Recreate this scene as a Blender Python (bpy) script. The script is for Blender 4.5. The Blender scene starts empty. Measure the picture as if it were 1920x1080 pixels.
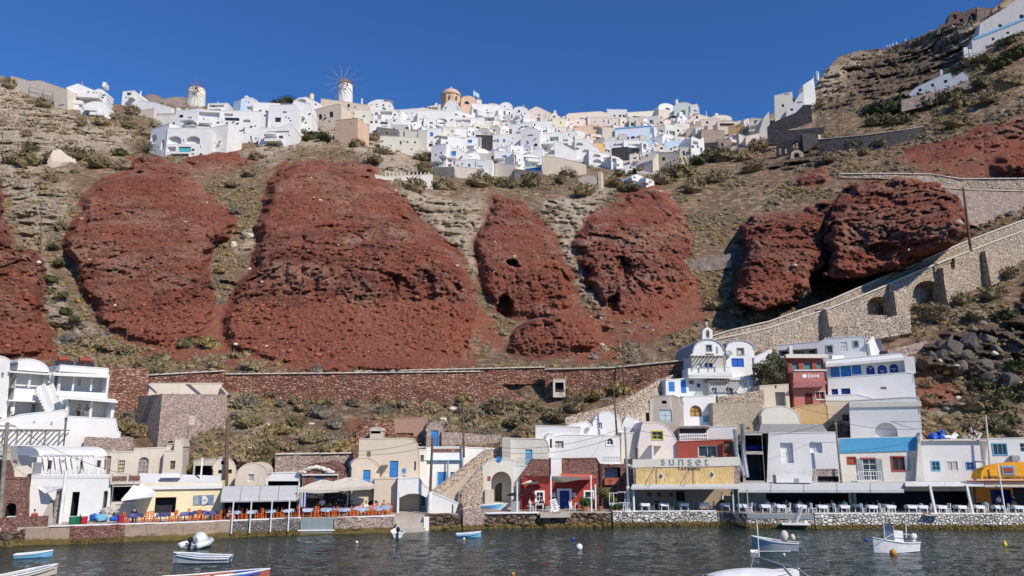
import bpy,bmesh,math,random
import numpy as np
from mathutils import Vector,Matrix
from mathutils.geometry import tessellate_polygon
random.seed(7)
R=math.radians
S=bpy.context.scene
COL=S.collection
F=1400.0;TH=R(11.9);CAMZ=8.0
ct,st=math.cos(TH),math.sin(TH)
def ray(px,py):
 a=(px-960)/F;b=(540-py)/F
 return a,ct-b*st,st+b*ct
def P(px,py,D):
 x,y,z=ray(px,py);t=D/y
 return Vector((x*t,D,CAMZ+z*t))
def W(px,py,z=0.0):
 x,y,zz=ray(px,py);t=(z-CAMZ)/zz
 return Vector((x*t,y*t,z))
def proj(v):
 x,y,z=v[0],v[1],v[2]-CAMZ
 d=y*ct+z*st;u=-y*st+z*ct
 return 960+F*x/d,540-F*u/d
cam_d=bpy.data.cameras.new('camera');cam=bpy.data.objects.new('camera',cam_d);COL.objects.link(cam)
cam.location=(0,0,CAMZ);cam.rotation_euler=(R(90)+TH,0,0)
cam_d.sensor_width=36;cam_d.lens=F/1920*36;cam_d.clip_end=6000;cam_d.clip_start=0.5
S.camera=cam
MATS={}
def newmat(name):
 m=bpy.data.materials.new(name);m.use_nodes=True
 nt=m.node_tree;b=nt.nodes['Principled BSDF']
 return m,nt,b
def L(nt,a,b):nt.links.new(a,b)
def node(nt,t,**kw):
 n=nt.nodes.new(t)
 for k,v in kw.items():
  if k in n.inputs:n.inputs[k].default_value=v
  else:setattr(n,k,v)
 return n
def objco(nt,sc=(1,1,1),geo=True):
 g=node(nt,'ShaderNodeNewGeometry')if geo else node(nt,'ShaderNodeTexCoord')
 mp=node(nt,'ShaderNodeMapping');mp.inputs['Scale'].default_value=sc
 L(nt,g.outputs['Position' if geo else 'Object'],mp.inputs['Vector'])
 return mp.outputs['Vector']
def ramp(nt,fac,stops):
 r=node(nt,'ShaderNodeValToRGB');e=r.color_ramp.elements
 while len(e)<len(stops):e.new(0.5)
 for i,(p,c)in enumerate(stops):
  e[i].position=p;e[i].color=(*c,1)if len(c)==3 else c
 L(nt,fac,r.inputs['Fac']);return r.outputs['Color']
def mixc(nt,fac,a,b,mode='MIX'):
 m=node(nt,'ShaderNodeMix',data_type='RGBA',blend_type=mode)
 for s,v in((0,fac),(6,a),(7,b)):
  if isinstance(v,(int,float)):m.inputs[s].default_value=v
  elif isinstance(v,tuple):m.inputs[s].default_value=(*v,1)
  else:L(nt,v,m.inputs[s])
 return m.outputs[2]
def noise(nt,vec,scale,detail=4,rough=.6,out='Fac'):
 n=node(nt,'ShaderNodeTexNoise',Scale=scale,Detail=detail,Roughness=rough)
 L(nt,vec,n.inputs['Vector']);return n.outputs[out]
def bump(nt,b,h,strength=.5,dist=.1):
 n=node(nt,'ShaderNodeBump',Strength=strength,Distance=dist)
 L(nt,h,n.inputs['Height']);L(nt,n.outputs[0],b.inputs['Normal'])
def plain(name,col,rough=.6,metal=0.0,var=0.08,spec=.3):
 """painted / plain surface with slight uneven tone"""
 if name in MATS:return MATS[name]
 m,nt,b=newmat(name)
 v=objco(nt);f=noise(nt,v,1.7,5)
 d=tuple(c*(1-var*2.2)for c in col);l=tuple(min(1,c*(1+var))for c in col)
 L(nt,ramp(nt,f,[(.3,d),(.7,l)]),b.inputs['Base Color'])
 b.inputs['Roughness'].default_value=rough;b.inputs['Metallic'].default_value=metal
 b.inputs['Specular IOR Level'].default_value=spec
 MATS[name]=m;return m
def plaster(name,col,stain=.12,stc=(.42,.36,.28),bs=.25):
 """lime washed / rendered wall: trowel waves, blotches, rain streaks"""
 if name in MATS:return MATS[name]
 m,nt,b=newmat(name)
 v=objco(nt);f=noise(nt,v,.45,6,.65)
 c=ramp(nt,f,[(.3,tuple(x*.9 for x in col)),(.65,col)])
 v2=objco(nt,(1.6,1.6,.22));g=noise(nt,v2,1.2,6,.7)
 fac=ramp(nt,g,[(.52,(0,0,0)),(.78,(stain*2,)*3)])
 c=mixc(nt,fac,c,stc)
 L(nt,c,b.inputs['Base Color']);b.inputs['Roughness'].default_value=.9
 b.inputs['Specular IOR Level'].default_value=.1
 h=noise(nt,v,3.5,6,.6);bump(nt,b,h,bs,.08)
 MATS[name]=m;return m
def rubble(name,cols,mortar,scale=2.2,mw=.09,bs=.8,zs=1.5):
 """rubble masonry: angular stones of several tones in pale or dark joints"""
 if name in MATS:return MATS[name]
 m,nt,b=newmat(name)
 v0=objco(nt,(1,1,zs))
 w=node(nt,'ShaderNodeTexNoise',Scale=1.6,Detail=2);L(nt,v0,w.inputs['Vector'])
 va=node(nt,'ShaderNodeVectorMath',operation='MULTIPLY_ADD');L(nt,w.outputs['Color'],va.inputs[0]);va.inputs[1].default_value=(.3,.3,.3);L(nt,v0,va.inputs[2])
 v=va.outputs[0]
 vo=node(nt,'ShaderNodeTexVoronoi',Scale=scale);L(nt,v,vo.inputs['Vector'])
 ve=node(nt,'ShaderNodeTexVoronoi',Scale=scale,feature='DISTANCE_TO_EDGE');L(nt,v,ve.inputs['Vector'])
 sep=node(nt,'ShaderNodeSeparateColor');L(nt,vo.outputs['Color'],sep.inputs[0])
 n=len(cols)
 c=ramp(nt,sep.outputs[0],[(i/(n-1)if n>1 else 0,cc)for i,cc in enumerate(cols)])
 c=mixc(nt,noise(nt,v,4,4),c,tuple(x*.6 for x in cols[0]),'MIX')if False else c
 e=ramp(nt,ve.outputs['Distance'],[(mw*.35,(1,1,1)),(mw,(0,0,0))])
 c=mixc(nt,e,c,mortar)
 big=noise(nt,objco(nt),.35,3)
 c=mixc(nt,ramp(nt,big,[(.35,(.0,)*3),(.75,(.35,)*3)]),c,tuple(x*.75 for x in mortar))
 L(nt,c,b.inputs['Base Color']);b.inputs['Roughness'].default_value=.95;b.inputs['Specular IOR Level'].default_value=.1
 hh=ramp(nt,ve.outputs['Distance'],[(0,(0,0,0)),(mw*2.2,(1,1,1))])
 bump(nt,b,hh,bs,.12)
 MATS[name]=m;return m
WHITE=lambda:plaster('white limewash',(.74,.73,.71),.05,(.6,.57,.52))
WHITE2=lambda:plaster('cream limewash',(.70,.66,.57),.10)
WHITE3=lambda:plaster('cool white plaster',(.72,.72,.705),.05,(.6,.6,.6))
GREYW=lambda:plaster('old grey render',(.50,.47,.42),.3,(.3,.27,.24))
OLDP=lambda:plaster('weathered beige plaster',(.62,.55,.46),.4,(.38,.33,.28))
BEIGE=lambda:plaster('beige plaster',(.62,.53,.42),.12)
DARKI=lambda:plain('painted interior shade',(.035,.035,.045),.9)  # near-black colour stands in for the shade inside openings
GLASS=lambda:plain('window glass',(.03,.045,.06),.12,0,.05,.6)
BLUE=lambda:plain('blue paint',(.035,.20,.52),.45)
RBLUE=lambda:plain('deep blue paint',(.02,.11,.50),.45)
NBLUE=lambda:plain('navy blue paint',(.02,.05,.25),.45)
LBLUE=lambda:plain('light blue paint',(.16,.42,.62),.5)
WPAINT=lambda:plain('white paint',(.8,.8,.78),.5)
GPAINT=lambda:plain('grey paint',(.32,.34,.35),.6)
BROWNW=lambda:plain('weathered brown wood',(.16,.10,.065),.8,0,.2)
GREYWD=lambda:plain('grey weathered wood',(.27,.24,.21),.85,0,.2)
REDST=lambda:rubble('red lava rubble',[(.10,.03,.025),(.22,.075,.06),(.28,.12,.095),(.13,.05,.05)],(.42,.30,.24),3.6,.08)
REDST2=lambda:rubble('dry red lava wall',[(.20,.08,.06),(.38,.17,.12),(.50,.32,.24),(.25,.12,.09)],(.13,.065,.045),1.9,.09,1.0,2.2)
PINKST=lambda:rubble('pinkish stone masonry',[(.16,.11,.10),(.30,.22,.19),(.2,.14,.12),(.40,.31,.26)],(.52,.42,.36),3.2,.12,.6)
PALEST=lambda:rubble('pale mortared rubble',[(.07,.05,.04),(.28,.21,.16),(.13,.09,.07)],(.54,.45,.35),2.6,.2,.8)
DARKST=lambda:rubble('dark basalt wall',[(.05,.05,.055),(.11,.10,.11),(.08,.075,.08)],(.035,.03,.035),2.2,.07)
GREYST=lambda:rubble('grey stone wall',[(.16,.15,.14),(.28,.26,.24),(.2,.19,.18)],(.12,.11,.10),3.0,.07)
WSTONE=lambda:rubble('whitewashed quay stone',[(.72,.70,.66),(.80,.78,.73),(.64,.61,.56)],(.13,.11,.09),2.7,.09,1.0,1.4)
class MB:
 def __init__(s):s.v=[];s.f=[]
 def face(s,pts):
  i=len(s.v);s.v+=[Vector(p)for p in pts];s.f.append(tuple(range(i,i+len(pts))));return s
 def add(s,vs,fs):
  i=len(s.v);s.v+=[Vector(p)for p in vs];s.f+=[tuple(i+k for k in f)for f in fs];return s
 def box(s,c,sx,sy,sz,rz=0,M=None):
  """box centred at c"""
  vs=[Vector((x*sx/2,y*sy/2,z*sz/2))for x in(-1,1)for y in(-1,1)for z in(-1,1)]
  Rm=M or Matrix.Rotation(rz,3,'Z')
  vs=[Vector(c)+Rm@v for v in vs]
  return s.add(vs,[(0,1,3,2),(4,6,7,5),(0,4,5,1),(2,3,7,6),(0,2,6,4),(1,5,7,3)])
 def bar(s,a,b,w,h=None):
  """rectangular bar from a to b"""
  a=Vector(a);b=Vector(b);d=b-a;l=d.length
  if l<1e-6:return s
  q=d.to_track_quat('X','Z').to_matrix()
  return s.box((a+b)/2,l,w,h or w,M=q)
 def tube(s,pts,r,n=6,cap=True):
  pts=[Vector(p)for p in pts];m=len(pts)
  rs=r if isinstance(r,(list,tuple))else[r]*m
  base=len(s.v)
  for i,p in enumerate(pts):
   d=(pts[min(i+1,m-1)]-pts[max(i-1,0)]).normalized()
   q=d.to_track_quat('Z','Y').to_matrix()
   for k in range(n):
    t=2*math.pi*k/n
    s.v.append(p+q@Vector((math.cos(t)*rs[i],math.sin(t)*rs[i],0)))
  for i in range(m-1):
   for k in range(n):
    k2=(k+1)%n;s.f.append((base+i*n+k,base+i*n+k2,base+(i+1)*n+k2,base+(i+1)*n+k))
  if cap:
   s.f.append(tuple(base+k for k in range(n))[::-1]);s.f.append(tuple(base+(m-1)*n+k for k in range(n)))
  return s
 def lathe(s,c,prof,n=16,M=None,sx=1,sy=1):
  c=Vector(c);base=len(s.v);m=len(prof)
  for(r,z)in prof:
   for k in range(n):
    t=2*math.pi*k/n;v=Vector((r*math.cos(t)*sx,r*math.sin(t)*sy,z))
    if M:v=M@v
    s.v.append(c+v)
  for i in range(m-1):
   for k in range(n):
    k2=(k+1)%n;s.f.append((base+i*n+k,base+i*n+k2,base+(i+1)*n+k2,base+(i+1)*n+k))
  s.f.append(tuple(base+k for k in range(n))[::-1]);s.f.append(tuple(base+(m-1)*n+k for k in range(n)))
  return s
 def blob(s,c,r,sub=2,jit=.15,seed=0,sc=(1,1,1)):
  rnd=random.Random(seed);bm=bmesh.new();bmesh.ops.create_icosphere(bm,subdivisions=sub,radius=1)
  bm.verts.ensure_lookup_table()
  o=Vector((rnd.random()*9,rnd.random()*9,rnd.random()*9))
  from mathutils import noise as mn
  vs=[]
  for v in bm.verts:
   k=1+jit*mn.noise(v.co*1.3+o)*1.6+jit*.5*mn.noise(v.co*3.1+o)
   vs.append(Vector(c)+Vector((v.co.x*sc[0],v.co.y*sc[1],v.co.z*sc[2]))*r*k)
  fs=[tuple(v.index for v in f.verts)for f in bm.faces];bm.free()
  return s.add(vs,fs)
 def poly(s,outer,holes,tr):
  """flat polygon with holes in 2D; tr maps (u,v)->Vector"""
  loops=[[Vector((p[0],p[1],0))for p in lp]for lp in[outer]+holes]
  flat=[p for lp in loops for p in lp]
  tris=tessellate_polygon(loops)
  i=len(s.v);s.v+=[tr(p.x,p.y)for p in flat]
  for t in tris:
   a,b,c=(flat[k]for k in t)
   ar=(b.x-a.x)*(c.y-a.y)-(b.y-a.y)*(c.x-a.x)
   if abs(ar)<1e-9:continue
   s.f.append(tuple(i+k for k in(t if ar>0 else t[::-1])))
  return s
 def build(s,name,mat,parent=None,loc=None,smooth=False,bevel=0,label=None):
  o0=parent.matrix_world.translation if(parent and loc is None)else Vector(loc or(0,0,0))
  if parent is not None:o0=Vector(parent['_o'])
  me=bpy.data.meshes.new(name)
  me.from_pydata([v-o0 for v in s.v],[],s.f);me.update()
  if mat:me.materials.append(mat()if callable(mat)else mat)
  if smooth:me.polygons.foreach_set('use_smooth',[True]*len(me.polygons))
  o=bpy.data.objects.new(name,me);COL.objects.link(o)
  o['_o']=tuple(o0)
  if parent is not None:o.parent=parent
  else:o.location=o0
  if label:o['label']=label
  if bevel:
   b=o.modifiers.new('bevel','BEVEL');b.width=bevel;b.segments=2;b.limit_method='ANGLE'
  return o
def tag(o,label=None,cat=None,group=None,kind=None):
 if label:o['label']=label
 if cat:
  o['category']=cat
  if not kind and 'kind' not in o:o['kind']='thing'
 if group:o['group']=group
 if kind:o['kind']=kind
 return o
def thing(name,label,cat,loc,group=None):
 o=bpy.data.objects.new(name,None);COL.objects.link(o);o.location=loc;o['_o']=tuple(loc)
 o.empty_display_size=.3
 return tag(o,label,cat,group)
def copy_tree(o,loc=None,rz=0,label=None,group=None,sc=None,parent=None):
 c=o.copy();COL.objects.link(c)
 if parent is not None:c.parent=parent
 if loc is not None:
  c.location=loc;c.rotation_euler=(0,0,rz)
  if sc:c.scale=sc if isinstance(sc,(tuple,list))else(sc,)*3
 if label:c['label']=label
 if group:c['group']=group
 for ch in list(o.children):copy_tree(ch,parent=c)
 return c
def smoothstep(x):x=np.clip(x,0,1);return x*x*(3-2*x)
def _h(ix,iy,iz):
 n=(ix*374761393+iy*668265263+iz*2147483647+1013)&0xffffffff
 n=((n^(n>>13))*1274126177)&0xffffffff
 return((n^(n>>16))&0xffff)/65535.0
def vn(x,y,z):
 ix,iy,iz=(np.floor(a).astype(np.int64)for a in(x,y,z))
 fx,fy,fz=x-ix,y-iy,z-iz
 fx,fy,fz=(a*a*(3-2*a)for a in(fx,fy,fz))
 r=0
 for dx in(0,1):
  for dy in(0,1):
   for dz in(0,1):
    r=r+_h(ix+dx,iy+dy,iz+dz)*(fx if dx else 1-fx)*(fy if dy else 1-fy)*(fz if dz else 1-fz)
 return r
def fbm(x,y,z,o=4,g=.5):
 r=0;a=1;t=0
 for k in range(o):
  r=r+a*vn(x*2**k+17*k,y*2**k+5*k,z*2**k+31*k);t+=a;a*=g
 return r/t
def ridg(x,y,z,o=3):
 r=0;a=1;t=0
 for k in range(o):
  r=r+a*(1-abs(2*vn(x*2**k+7*k,y*2**k+3*k,z*2**k+13*k)-1));t+=a;a*=.5
 return r/t
TAB={-300:[(978,74),(880,76),(840,78),(800,82),(750,88),(680,98),(560,108),(400,128),(330,145),(280,160),(200,190),(120,215)],0:[(978,80),(880,81),(845,84),(800,88),(750,94),(680,105),(560,118),(400,142),(330,162),(280,178),(200,215),(150,238)],300:[(978,81),(900,82),(870,85),(800,93),(750,99),(690,106),(660,112),(560,126),(330,172),(300,182),(210,238),(180,262)],640:[(978,83),(900,84),(865,87),(750,104),(690,107),(675,113),(500,137),(310,180),(260,208),(195,265)],960:[(978,87),(890,88),(850,90),(750,106),(690,110),(670,117),(500,142),(380,175),(330,198),(205,292)],1280:[(978,88),(890,88),(840,90),(750,99),(680,109),(600,122),(480,146),(360,182),(320,202),(205,292)],1600:[(978,87),(890,87),(830,89),(740,97),(680,103),(600,114),(560,122),(440,148),(330,168),(250,192),(150,232),(90,252)],1920:[(978,86),(880,86),(830,88),(700,97),(600,105),(430,125),(330,143),(250,160),(100,190),(0,210),(-100,225)],2240:[(978,82),(880,83),(800,86),(700,92),(600,98),(430,115),(330,130),(250,145),(100,170),(0,188),(-200,210)]}
TK=sorted(TAB)
def baseD(px,py):
 px=np.asarray(px,float);py=np.asarray(py,float)
 cols=[]
 for k in TK:
  t=TAB[k][::-1]
  cols.append(np.interp(py,[a for a,_ in t],[b for _,b in t]))
 cols=np.array(cols)
 i=np.clip(np.searchsorted(TK,px)-1,0,len(TK)-2)
 x0=np.take(TK,i);x1=np.take(TK,i+1);t=np.clip((px-x0)/(x1-x0),0,1);t=.5*t+.5*t*t*(3-2*t)
 a=np.take_along_axis(cols,i[None],0)[0]if cols.ndim==px.ndim+1 else cols
 b=np.take_along_axis(cols,i[None]+1,0)[0]
 return a*(1-t)+b*t
SKY=[(-300,110),(0,143),(60,162),(120,185),(200,196),(245,200),(280,186),(350,195),(430,205),(560,205),(640,200),(690,210),(760,216),(840,214),(900,210),(960,212),(1040,222),(1100,226),(1200,228),(1300,226),(1380,236),(1430,228),(1460,204),(1500,180),(1530,160),(1548,132),(1562,116),(1575,105),(1600,98),(1620,96),(1660,92),(1700,78),(1735,62),(1760,52),(1790,47),(1845,40),(1862,18),(1885,-2),(1920,-40),(2240,-190)]
def sky_py(px):return np.interp(px,[a for a,_ in SKY],[b for _,b in SKY])
ROCKS=[([(-300,340),(0,345),(10,420),(25,470),(72,490),(78,560),(80,600),(105,640),(108,672),(-300,690)],9),([(258,308),(310,302),(345,315),(375,345),(402,368),(428,388),(437,412),(430,440),(398,460),(388,500),(395,545),(400,590),(370,630),(320,655),(250,640),(195,610),(175,580),(140,530),(119,470),(125,440),(140,410),(160,375),(205,335)],10),([(505,330),(520,316),(600,300),(660,305),(700,325),(735,350),(775,395),(790,420),(830,450),(870,500),(888,545),(885,590),(872,650),(840,680),(790,700),(720,704),(560,692),(440,655),(420,620),(418,580),(440,540),(470,500),(490,440),(490,400),(497,365)],11),([(930,375),(955,367),(975,375),(1000,400),(1040,450),(1060,490),(1082,550),(1080,580),(1040,600),(970,600),(935,590),(902,530),(885,470),(883,450),(903,422),(918,392)],8),([(960,622),(1000,605),(1040,592),(1085,595),(1112,620),(1118,645),(1085,665),(1040,678),(990,672),(955,650)],4),([(1130,392),(1160,372),(1215,358),(1252,358),(1264,385),(1282,410),(1292,450),(1300,500),(1300,540),(1270,575),(1220,602),(1180,602),(1150,582),(1112,545),(1090,500),(1083,450),(1100,420)],8),([(1393,432),(1440,404),(1500,394),(1566,384),(1562,440),(1545,500),(1515,540),(1460,566),(1412,576),(1380,564),(1390,520),(1398,470)],20),([(1560,385),(1600,350),(1680,335),(1740,345),(1790,370),(1812,400),(1812,440),(1780,462),(1700,500),(1600,527),(1545,527),(1552,480),(1548,440)],30),([(1495,345),(1505,325),(1540,312),(1558,322),(1562,335),(1500,353)],3.5),([(1680,300),(1740,272),(1850,242),(1920,225),(2240,150),(2240,240),(1920,258),(1800,288),(1705,304)],3.5),([(1850,312),(1880,280),(1920,264),(2240,245),(2240,350),(1920,336),(1855,331)],6),([(350,300),(385,272),(420,270),(455,290),(470,305),(430,315),(380,318)],3)]
CAVES=[(962,492,12,10,4),(948,575,17,26,5),(1165,502,20,20,4),(1152,560,12,22,3.5),(1238,545,8,8,1.5),(165,405,8,18,2),(1650,470,30,14,2.5),(422,537,18,5,2)]
SCREE=[([(180,560),(230,640),(330,672),(440,668),(430,600),(400,560),(300,575)],10),([(405,570),(900,580),(885,700),(420,700)],12),([(880,560),(960,590),(950,640),(890,640)],8),([(1040,560),(1120,560),(1180,620),(1160,670),(1080,680)],8),([(1150,590),(1300,560),(1330,600),(1200,640)],8),([(420,600),(890,560),(880,690),(640,705),(430,670)],14),([(1090,570),(1300,520),(1312,580),(1240,615),(1160,600)],10),([(200,590),(400,560),(400,640),(330,668),(250,655)],12),([(1060,630),(1150,625),(1165,650),(1070,665)],8),([(1385,540),(1500,520),(1470,575),(1380,590)],10),([(1540,495),(1800,450),(1760,480),(1560,540)],8),([(-300,600),(100,600),(120,680),(-300,700)],14),([(1690,300),(1920,262),(2240,240),(2240,360),(1920,338),(1720,330)],12),([(1720,690),(1790,700),(1800,760),(1730,790),(1715,740)],14),([(640,790),(790,770),(800,820),(650,840)],12)]
PALE=[([(-300,120),(0,145),(60,175),(122,215),(170,225),(235,235),(262,262),(240,290),(150,300),(60,330),(120,340),(130,400),(75,440),(40,470),(12,400),(0,345),(-300,340)],20),([(450,430),(478,425),(485,455),(455,460),(425,462)],8),([(1100,360),(1140,352),(1100,420),(1082,450),(1090,500),(1130,560),(1155,600),(1140,600),(1060,480),(1040,430),(1000,385),(1030,380)],9),([(730,345),(790,350),(900,372),(905,415),(882,445),(892,560),(905,620),(870,680),(858,680),(885,620),(880,510),(800,420)],10),([(560,205),(700,210),(740,260),(800,300),(790,350),(700,320),(620,270),(500,300),(440,290),(520,240)],12),([(480,250),(560,240),(640,250),(600,262),(500,285)],8),([(830,770),(860,770),(868,790),(862,812),(845,812)],5),([(1455,175),(1560,110),(1640,96),(1500,250),(1450,290)],18),([(1760,60),(1880,-10),(1880,40),(1810,110),(1750,130),(1740,90)],14),([(90,480),(130,560),(190,620),(150,640),(100,600),(70,540)],8),([(380,740),(430,745),(500,790),(480,830),(420,800)],10),([(1740,740),(1800,745),(1810,790),(1745,800)],8)]
DARK=[([(1740,640),(1800,618),(1880,600),(1920,540),(2240,480),(2240,760),(1920,760),(1880,735),(1830,745),(1790,700),(1740,700)],12),([(1600,130),(1700,95),(1790,60),(1810,110),(1750,140),(1650,190),(1560,215),(1560,190),(1600,160)],26),([(1440,300),(1540,260),(1720,240),(1640,275),(1500,330),(1450,330)],10)]
WHT=[([(690,214),(1040,226),(1190,232),(1410,240),(1440,260),(1310,298),(1240,330),(1160,320),(1060,300),(1010,330),(830,332),(800,290),(720,255)],5),([(290,215),(560,210),(575,250),(450,258),(400,285),(300,285)],5)]
def sdist(X,Y,poly):
 """signed pixel distance (inside positive)"""
 d=np.full(X.shape,1e9);ins=np.zeros(X.shape,bool)
 n=len(poly)
 for i in range(n):
  x0,y0=poly[i];x1,y1=poly[(i+1)%n]
  ex,ey=x1-x0,y1-y0
  t=np.clip(((X-x0)*ex+(Y-y0)*ey)/(ex*ex+ey*ey+1e-9),0,1)
  d=np.minimum(d,(X-x0-t*ex)**2+(Y-y0-t*ey)**2)
  c=((y0>Y)!=(y1>Y))&(X<(x1-x0)*(Y-y0)/(y1-y0+1e-9)+x0)
  ins^=c
 d=np.sqrt(d);return np.where(ins,d,-d)
def terrain():
 pxs=np.concatenate([np.arange(-300,-40,12),np.arange(-40,1961,2.0),np.arange(1972,2240,12)])
 N=440
 t=np.linspace(0,1,N)
 X=np.repeat(pxs[None],N,0)
 sk=sky_py(pxs)
 Y=978+(sk[None]-978)*t[:,None]
 D=baseD(X,Y)
 for _ in range(10):
  D[1:-1]=(D[:-2]+2*D[1:-1]+D[2:])/4
 for _ in range(20):
  D[:,1:-1]=(D[:,:-2]+2*D[:,1:-1]+D[:,2:])/4
 jig=7*(fbm(pxs*.05,pxs*0,pxs*0,3)-.5)*smoothstep((abs(pxs-1550)-0)/200+.6)
 Y=Y+jig[None]*smoothstep((t[:,None]-.93)/.07)
 def world(D):
  a=(X-960)/F;b=(540-Y)/F;yy=ct-b*st;zz=st+b*ct
  return a/yy*D,D.copy(),CAMZ+zz/yy*D
 wx,wy,wz=world(D)
 ex=44*(fbm(wx*.11,wy*.06,wz*.11,5,.6)-.5);ey=44*(fbm(wx*.11+50,wy*.06,wz*.11,5,.6)-.5)
 XX=X+ex+9*(vn(wx*.6,wy*.3,wz*.6)-.5);YY=Y+ey+9*(vn(wx*.6+9,wy*.3,wz*.6)-.5)
 ex2=90*(fbm(wx*.06,wy*.04,wz*.09,6,.7)-.5);ey2=90*(fbm(wx*.06+50,wy*.04,wz*.09,6,.7)-.5)
 red=np.zeros_like(X);bul=np.zeros_like(X);edge=np.zeros_like(X)
 for poly,B in ROCKS:
  xs=[p[0]for p in poly];ys=[p[1]for p in poly]
  sel=(XX>min(xs)-60)&(XX<max(xs)+60)&(YY>min(ys)-60)&(YY<max(ys)+60)
  sd=sdist(XX[sel],YY[sel],poly)+5
  wdt=9 if B>12 else 12 if B<6 else 22
  h=(Y[sel]-min(ys))/(max(ys)-min(ys))
  k=smoothstep(sd/wdt)*.75+smoothstep(sd/(wdt*3.2))*.25
  k=k*(1-(.75 if B<12 else .35)*smoothstep((h-.42)/.55))
  bul[sel]=np.maximum(bul[sel],B*k)
  red[sel]=np.maximum(red[sel],smoothstep((sd+3)/5))
 def mask(lst):
  r=np.zeros_like(X)
  for poly,wdt in lst:
   xs=[p[0]for p in poly];ys=[p[1]for p in poly]
   sel=(X>min(xs)-60)&(X<max(xs)+60)&(Y>min(ys)-60)&(Y<max(ys)+60)
   r[sel]=np.maximum(r[sel],smoothstep((sdist(X[sel]+ex2[sel],Y[sel]+ey2[sel],poly)+wdt)/(2*wdt)))
  return r
 pale,dark,scree=mask(PALE),mask(DARK),mask(SCREE)
 wht=np.zeros_like(X)
 for poly,wdt in WHT:wht=np.maximum(wht,smoothstep((sdist(X,Y,poly)+wdt)/(2*wdt)))
 D=D-bul
 for cx,cy,rx,ry,dp in CAVES:
  q=((XX-cx)/rx)**2+((YY-cy)/ry)**2
  D=D+dp*smoothstep(1.6-q*1.2)
 wx,wy,wz=world(D)
 rk=smoothstep(bul/2)
 g1=ridg(wx*.10,wy*.06,wz*.045,3)-.55
 g2=ridg(wx*.35,wy*.2,wz*.45,3)-.55
 g3=ridg(wx*1.3,wy*.7,wz*2.0,3)-.5
 g4=vn(wx*3.2,wy*1.8,wz*4.2)-.5
 q=1-.65*scree
 g0=fbm(wx*.05,wy*.04,wz*.06,2)-.5
 saw=lambda z,f,w:((z*f+w)%1.0)
 sw1=saw(wz,.16,1.6*fbm(wx*.07,wy*.05,wz*.03,3))
 sw2=saw(wz,.5,2.2*fbm(wx*.12+8,wy*.1,wz*.05,3))
 cr=smoothstep(1-abs(fbm(wx*.16+3,wy*.1,wz*.07,3)-.5)*16)
 cr2=smoothstep(1-abs(fbm(wx*.5+3,wy*.3,wz*.35,2)-.5)*9)
 pt=smoothstep((fbm(wx*.045+5,wy*.03,wz*.05,3)-.40)*6);q=q*(.35+.65*pt);scree=np.maximum(scree,.38*(1-pt)*red)
 D=D-rk*(.7+.3*q)*(1.35*g3+1.0*g4)-rk*q*.85*(7*g0+2.6*g1+3.4*(ridg(wx*.17+2,wy*.1,wz*.035,3)-.55)+2.4*g2+.5*(sw1-.5)+.3*(sw2-.5)-1.5*cr-.9*cr2)
 lt=1-rk
 cl=np.clip(pale*.8+dark,0,1)*(Y<760)
 D=D-lt*(1-wht)*((2.2*(fbm(wx*.07,wy*.07,wz*.07,3)-.5))+cl*(6.5*(ridg(wx*.12+wz*.05,wy*.08,wz*.36,4)-.55)+2.2*g2+1.3*g3+2.2*(sw1-.5)+.9*(sw2-.5)-1.6*cr)+(.6*(vn(wx*.5,wy*.3,wz*.5)-.5)+.45*(vn(wx*1.3,wy*.8,wz*1.3)-.5)+.3*g4))
 wx,wy,wz=world(D)
 ext=[]
 for k,(dy,dz)in enumerate([(6,.6),(20,-1),(60,-6),(200,-40),(700,-200)]):
  ext.append((wx[-1]*(1+dy/wy[-1]),wy[-1]+dy,wz[-1]+dz))
 wx=np.vstack([wx]+[e[0]for e in ext]);wy=np.vstack([wy]+[e[1]for e in ext]);wz=np.vstack([wz]+[e[2]for e in ext])
 pad=lambda m:np.vstack([m]+[m[-1:]]*len(ext))
 red,pale,dark,scree,wht=map(pad,(red,pale,dark,scree,wht))
 n,m=wx.shape
 co=np.stack([wx,wy,wz],-1).reshape(-1,3).astype(np.float32)
 i=np.arange(n*m).reshape(n,m)
 q=np.stack([i[:-1,:-1],i[:-1,1:],i[1:,1:],i[1:,:-1]],-1).reshape(-1,4)
 me=bpy.data.meshes.new('hillside')
 me.vertices.add(len(co));me.vertices.foreach_set('co',co.ravel())
 me.loops.add(q.size);me.loops.foreach_set('vertex_index',q.ravel().astype(np.int32))
 me.polygons.add(len(q));me.polygons.foreach_set('loop_start',np.arange(0,q.size,4,dtype=np.int32))
 me.polygons.foreach_set('use_smooth',np.ones(len(q),bool))
 me.update(calc_edges=True)
 for nm,(r,g,b)in{'rock':(red,pale,dark),'cover':(scree,wht,wht*0)}.items():
  at=me.attributes.new(nm,'FLOAT_COLOR','POINT')
  c=np.stack([r,g,b,np.ones_like(r)],-1).reshape(-1,4).astype(np.float32);at.data.foreach_set('color',c.ravel())
 o=bpy.data.objects.new('hillside',me);COL.objects.link(o);o['kind']='structure'
 def ground(px,py):
  j=int(np.clip(np.searchsorted(pxs,px),1,len(pxs)-1))
  f=(px-pxs[j-1])/(pxs[j]-pxs[j-1]);f=min(max(f,0),1);j=j if f>.5 else j-1
  c=Y[:,j];k=int(np.argmin(abs(c-py)))
  return float(wy[k,j])
 return o,ground
hill,GD=terrain()
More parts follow.
